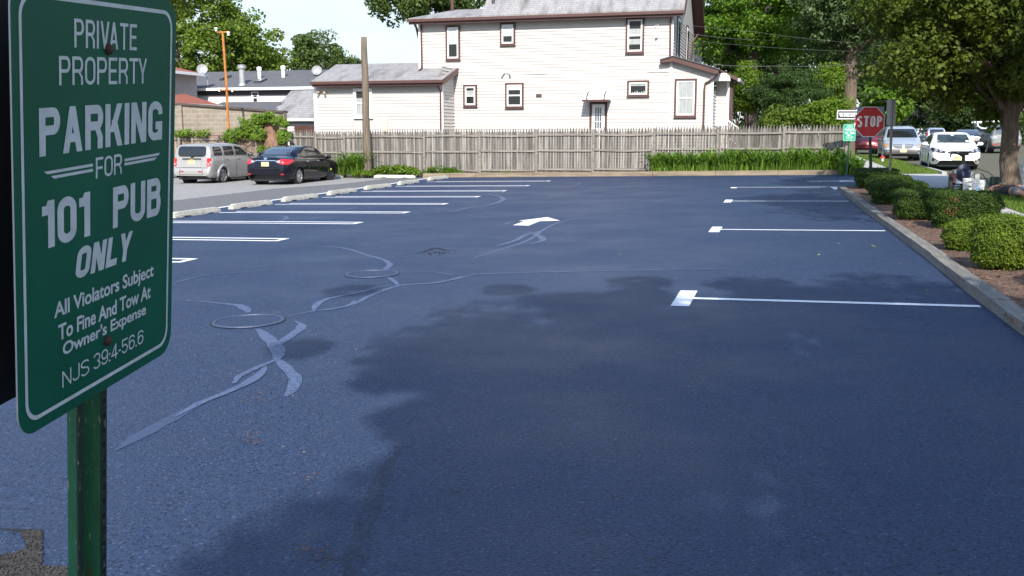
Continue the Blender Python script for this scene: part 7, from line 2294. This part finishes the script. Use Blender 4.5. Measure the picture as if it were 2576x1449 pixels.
if S_.dot(CR_) > 0: S_ = -S_
hd = far(2519, 23.35) + UPV * .05
J = lambda a, s, z: hd + A_ * a + S_ * s + UPV * z
root = empty('person', J(.9, 0, 0), 'person in cap, dark shirt and grey shorts lying on the verge, arm bent over head', 'person')
joints = {'pelvis': (J(.93, 0, .12), .135), 'belly': (J(.72, 0, .13), .13), 'chest': (J(.48, 0, .14), .145), 'neckbase': (J(.26, 0, .13), .085), 'neck': (J(.20, 0, .13), .058),
          'chin': (J(.13, 0, .15), .062), 'head': (J(.03, 0, .14), .095), 'crown': (J(-.05, 0, .13), .07),
          'shl': (J(.31, .17, .13), .07), 'ell': (J(.15, .42, .08), .042), 'wrl': (J(.02, .20, .20), .028),
          'shr': (J(.31, -.17, .13), .07), 'elr': (J(.56, -.28, .09), .044), 'wrr': (J(.74, -.10, .26), .028),
          'hipl': (J(1.0, .10, .11), .10), 'knl': (J(1.43, .15, .13), .062), 'kl2': (J(1.50, .15, .125), .058), 'anl': (J(1.86, .14, .07), .04), 'tol': (J(1.92, .15, .2), .034),
          'hipr': (J(1.0, -.10, .11), .10), 'knr': (J(1.44, -.13, .12), .062), 'anr': (J(1.86, -.13, .07), .04), 'tor': (J(1.92, -.15, .2), .034)}
body = skin_body('body', joints, [('pelvis', 'belly'), ('belly', 'chest'), ('chest', 'neckbase'), ('neckbase', 'neck'), ('neck', 'chin'), ('chin', 'head'), ('head', 'crown'), ('chest', 'shl'), ('shl', 'ell'), ('ell', 'wrl'), ('chest', 'shr'), ('shr', 'elr'), ('elr', 'wrr'),
                 ('pelvis', 'hipl'), ('hipl', 'knl'), ('knl', 'kl2'), ('kl2', 'anl'), ('anl', 'tol'), ('pelvis', 'hipr'), ('hipr', 'knr'), ('knr', 'anr'), ('anr', 'tor')], SKIN, root)
def hand(wr, d, up, sgn):
    """palm and five bent fingers from the wrist along d"""
    d = d.normalized(); sd = d.cross(up).normalized() * sgn
    jt = {'w': (wr, .026), 'p': (wr + d * .05, .030)}; lk = [('w', 'p')]
    for i, (o, l) in enumerate(((-.032, .058), (-.012, .072), (.010, .076), (.030, .066))):
        a = wr + d * .085 + sd * o
        jt['k%d' % i] = (a, .0105); jt['m%d' % i] = (a + d * l * .6 - up * .012, .009); jt['t%d' % i] = (a + d * l - up * .038, .0075)
        lk += [('p', 'k%d' % i), ('k%d' % i, 'm%d' % i), ('m%d' % i, 't%d' % i)]
    a = wr + d * .035 - sd * .036
    jt['th1'] = (a, .012); jt['th2'] = (a + d * .035 - sd * .02 - up * .01, .0095); jt['th3'] = (a + d * .058 - sd * .022 - up * .022, .008)
    lk += [('p', 'th1'), ('th1', 'th2'), ('th2', 'th3')]
    return skin_body('hand', jt, lk, SKIN, root, 1)
hand(J(.02, .20, .20), J(-.01, .0, .26) - J(.02, .20, .20), UPV, 1)
hand(J(.74, -.10, .26), A_ * .4 + S_ * .8, UPV, 1)
# clothes follow the body
SHIRT = M('dark_shirt', (0.018, 0.017, 0.019), (0.03, 0.028, 0.03), 9, .9, bump=.4, bscale=20)
SHORT = M('grey_shorts', (0.16, 0.165, 0.18), (0.11, 0.115, 0.125), 9, .9, bump=.4, bscale=20)
sj = {'waist': (J(.84, 0, .13), .150), 'belly': (J(.70, 0, .14), .148), 'chest': (J(.48, 0, .145), .162), 'neckbase': (J(.29, 0, .135), .10), 'shl': (J(.32, .16, .13), .085), 'sll': (J(.24, .29, .11), .066), 'shr': (J(.32, -.16, .13), .085), 'slr': (J(.43, -.225, .11), .066)}
skin_body('shirt', sj, [('waist', 'belly'), ('belly', 'chest'), ('chest', 'neckbase'), ('chest', 'shl'), ('shl', 'sll'), ('chest', 'shr'), ('shr', 'slr')], SHIRT, root)
tj = {'pelvis': (J(.94, 0, .13), .152), 'waist': (J(.84, 0, .13), .148), 'hipl': (J(1.02, .10, .12), .118), 'knl': (J(1.34, .14, .13), .092), 'hipr': (J(1.02, -.10, .12), .118), 'knr': (J(1.34, -.125, .125), .092)}
skin_body('shorts', tj, [('pelvis', 'waist'), ('pelvis', 'hipl'), ('hipl', 'knl'), ('pelvis', 'hipr'), ('hipr', 'knr')], SHORT, root)
HM = Matrix.Translation(J(.0, 0, .15)) @ Matrix((S_, UPV, -A_)).transposed().to_4x4()
mb = MB(); mb.lathe([(.108, -.02), (.106, .03), (.09, .075), (.055, .105), (0, .115)], 18, HM); mb.prism([J(.02 + .0 * a, .10 * math.cos(a), .20 + .13 * math.sin(a) * .9) for a in np.linspace(.2, math.pi - .2, 8)], A_ * .006)
mb.build('cap', M('olive_cap', (0.16, 0.14, 0.10), (0.12, 0.105, 0.075), 12, .9), root, smooth=True)
FACE = M('facial_dark', (0.03, 0.02, 0.02), None, rough=.6)
mb = MB()
for s in (-.034, .034): mb.lathe([(0, -.008), (.010, 0), (0, .008)], 8, Matrix.Translation(J(.055, s, .236)))
mb.build('eye', FACE, root)
mb = MB(); mb.tube([J(.06, 0, .235), J(.092, 0, .262), J(.10, 0, .24)], [.01, .015, .012], 8); mb.build('nose', SKIN, root, smooth=True)
mb = MB(); mb.tube([J(.128, -.025, .212), J(.13, 0, .218), J(.128, .025, .212)], .005, 6); mb.build('mouth', M('lip', (0.3, 0.1, 0.09), None, rough=.5), root)
for s in (-1, 1):
    mb = MB(); mb.lathe([(0, -.03), (.016, -.015), (.02, .01), (.012, .028), (0, .03)], 10, Matrix.Translation(J(.07, s * .096, .14)) @ Matrix.Rotation(math.pi / 2, 4, 'X')); mb.build('ear', SKIN, root, smooth=True)
    mb = MB(); b0 = J(1.93, .145 * s, .13)
    mb.lathe([(0, -.14), (.045, -.12), (.05, 0), (.042, .1), (0, .14)], 12, Matrix.Translation(b0) @ Matrix((S_, -A_, UPV)).transposed().to_4x4()); mb.build('shoe', DGREY, root, smooth=True)

# ------------------------------------------------------------------ every separate piece of these parts is a part of its own
def split_loose(o):
    me = o.data
    n = len(me.vertices)
    par = list(range(n))
    def find(i):
        while par[i] != i:
            par[i] = par[par[i]]; i = par[i]
        return i
    for e in me.edges:
        a, b = find(e.vertices[0]), find(e.vertices[1])
        if a != b: par[a] = b
    groups = {}
    for p in me.polygons: groups.setdefault(find(p.vertices[0]), []).append(p)
    if len(groups) < 2: return
    first = True
    for ps in groups.values():
        ids = sorted({v for p in ps for v in p.vertices}); mp = {v: i for i, v in enumerate(ids)}
        nm = bpy.data.meshes.new(o.name.split('.')[0])
        nm.from_pydata([me.vertices[v].co for v in ids], [], [tuple(mp[v] for v in p.vertices) for p in ps])
        for m in me.materials: nm.materials.append(m)
        nm.polygons.foreach_set('use_smooth', [p.use_smooth for p in ps])
        nm.update()
        if first: new0 = nm; first = False
        else:
            c = o.copy(); c.data = nm; COL.objects.link(c)
    o.data = new0
SPLIT = {'corner_board', 'panel_gap', 'pin', 'reflector', 'side_window', 'wiper', 'roof_rail', 'wheel_arch', 'window_trim', 'mud_flap', 'rack_bar', 'crossbar', 'awning_stripe', 'bolt_hole_', 'eye', 'muntin_', 'soffit_', 'antenna', 'post_'}
for o in list(COL.objects):
    if o.type == 'MESH' and o.name.split('.')[0] in SPLIT: split_loose(o)
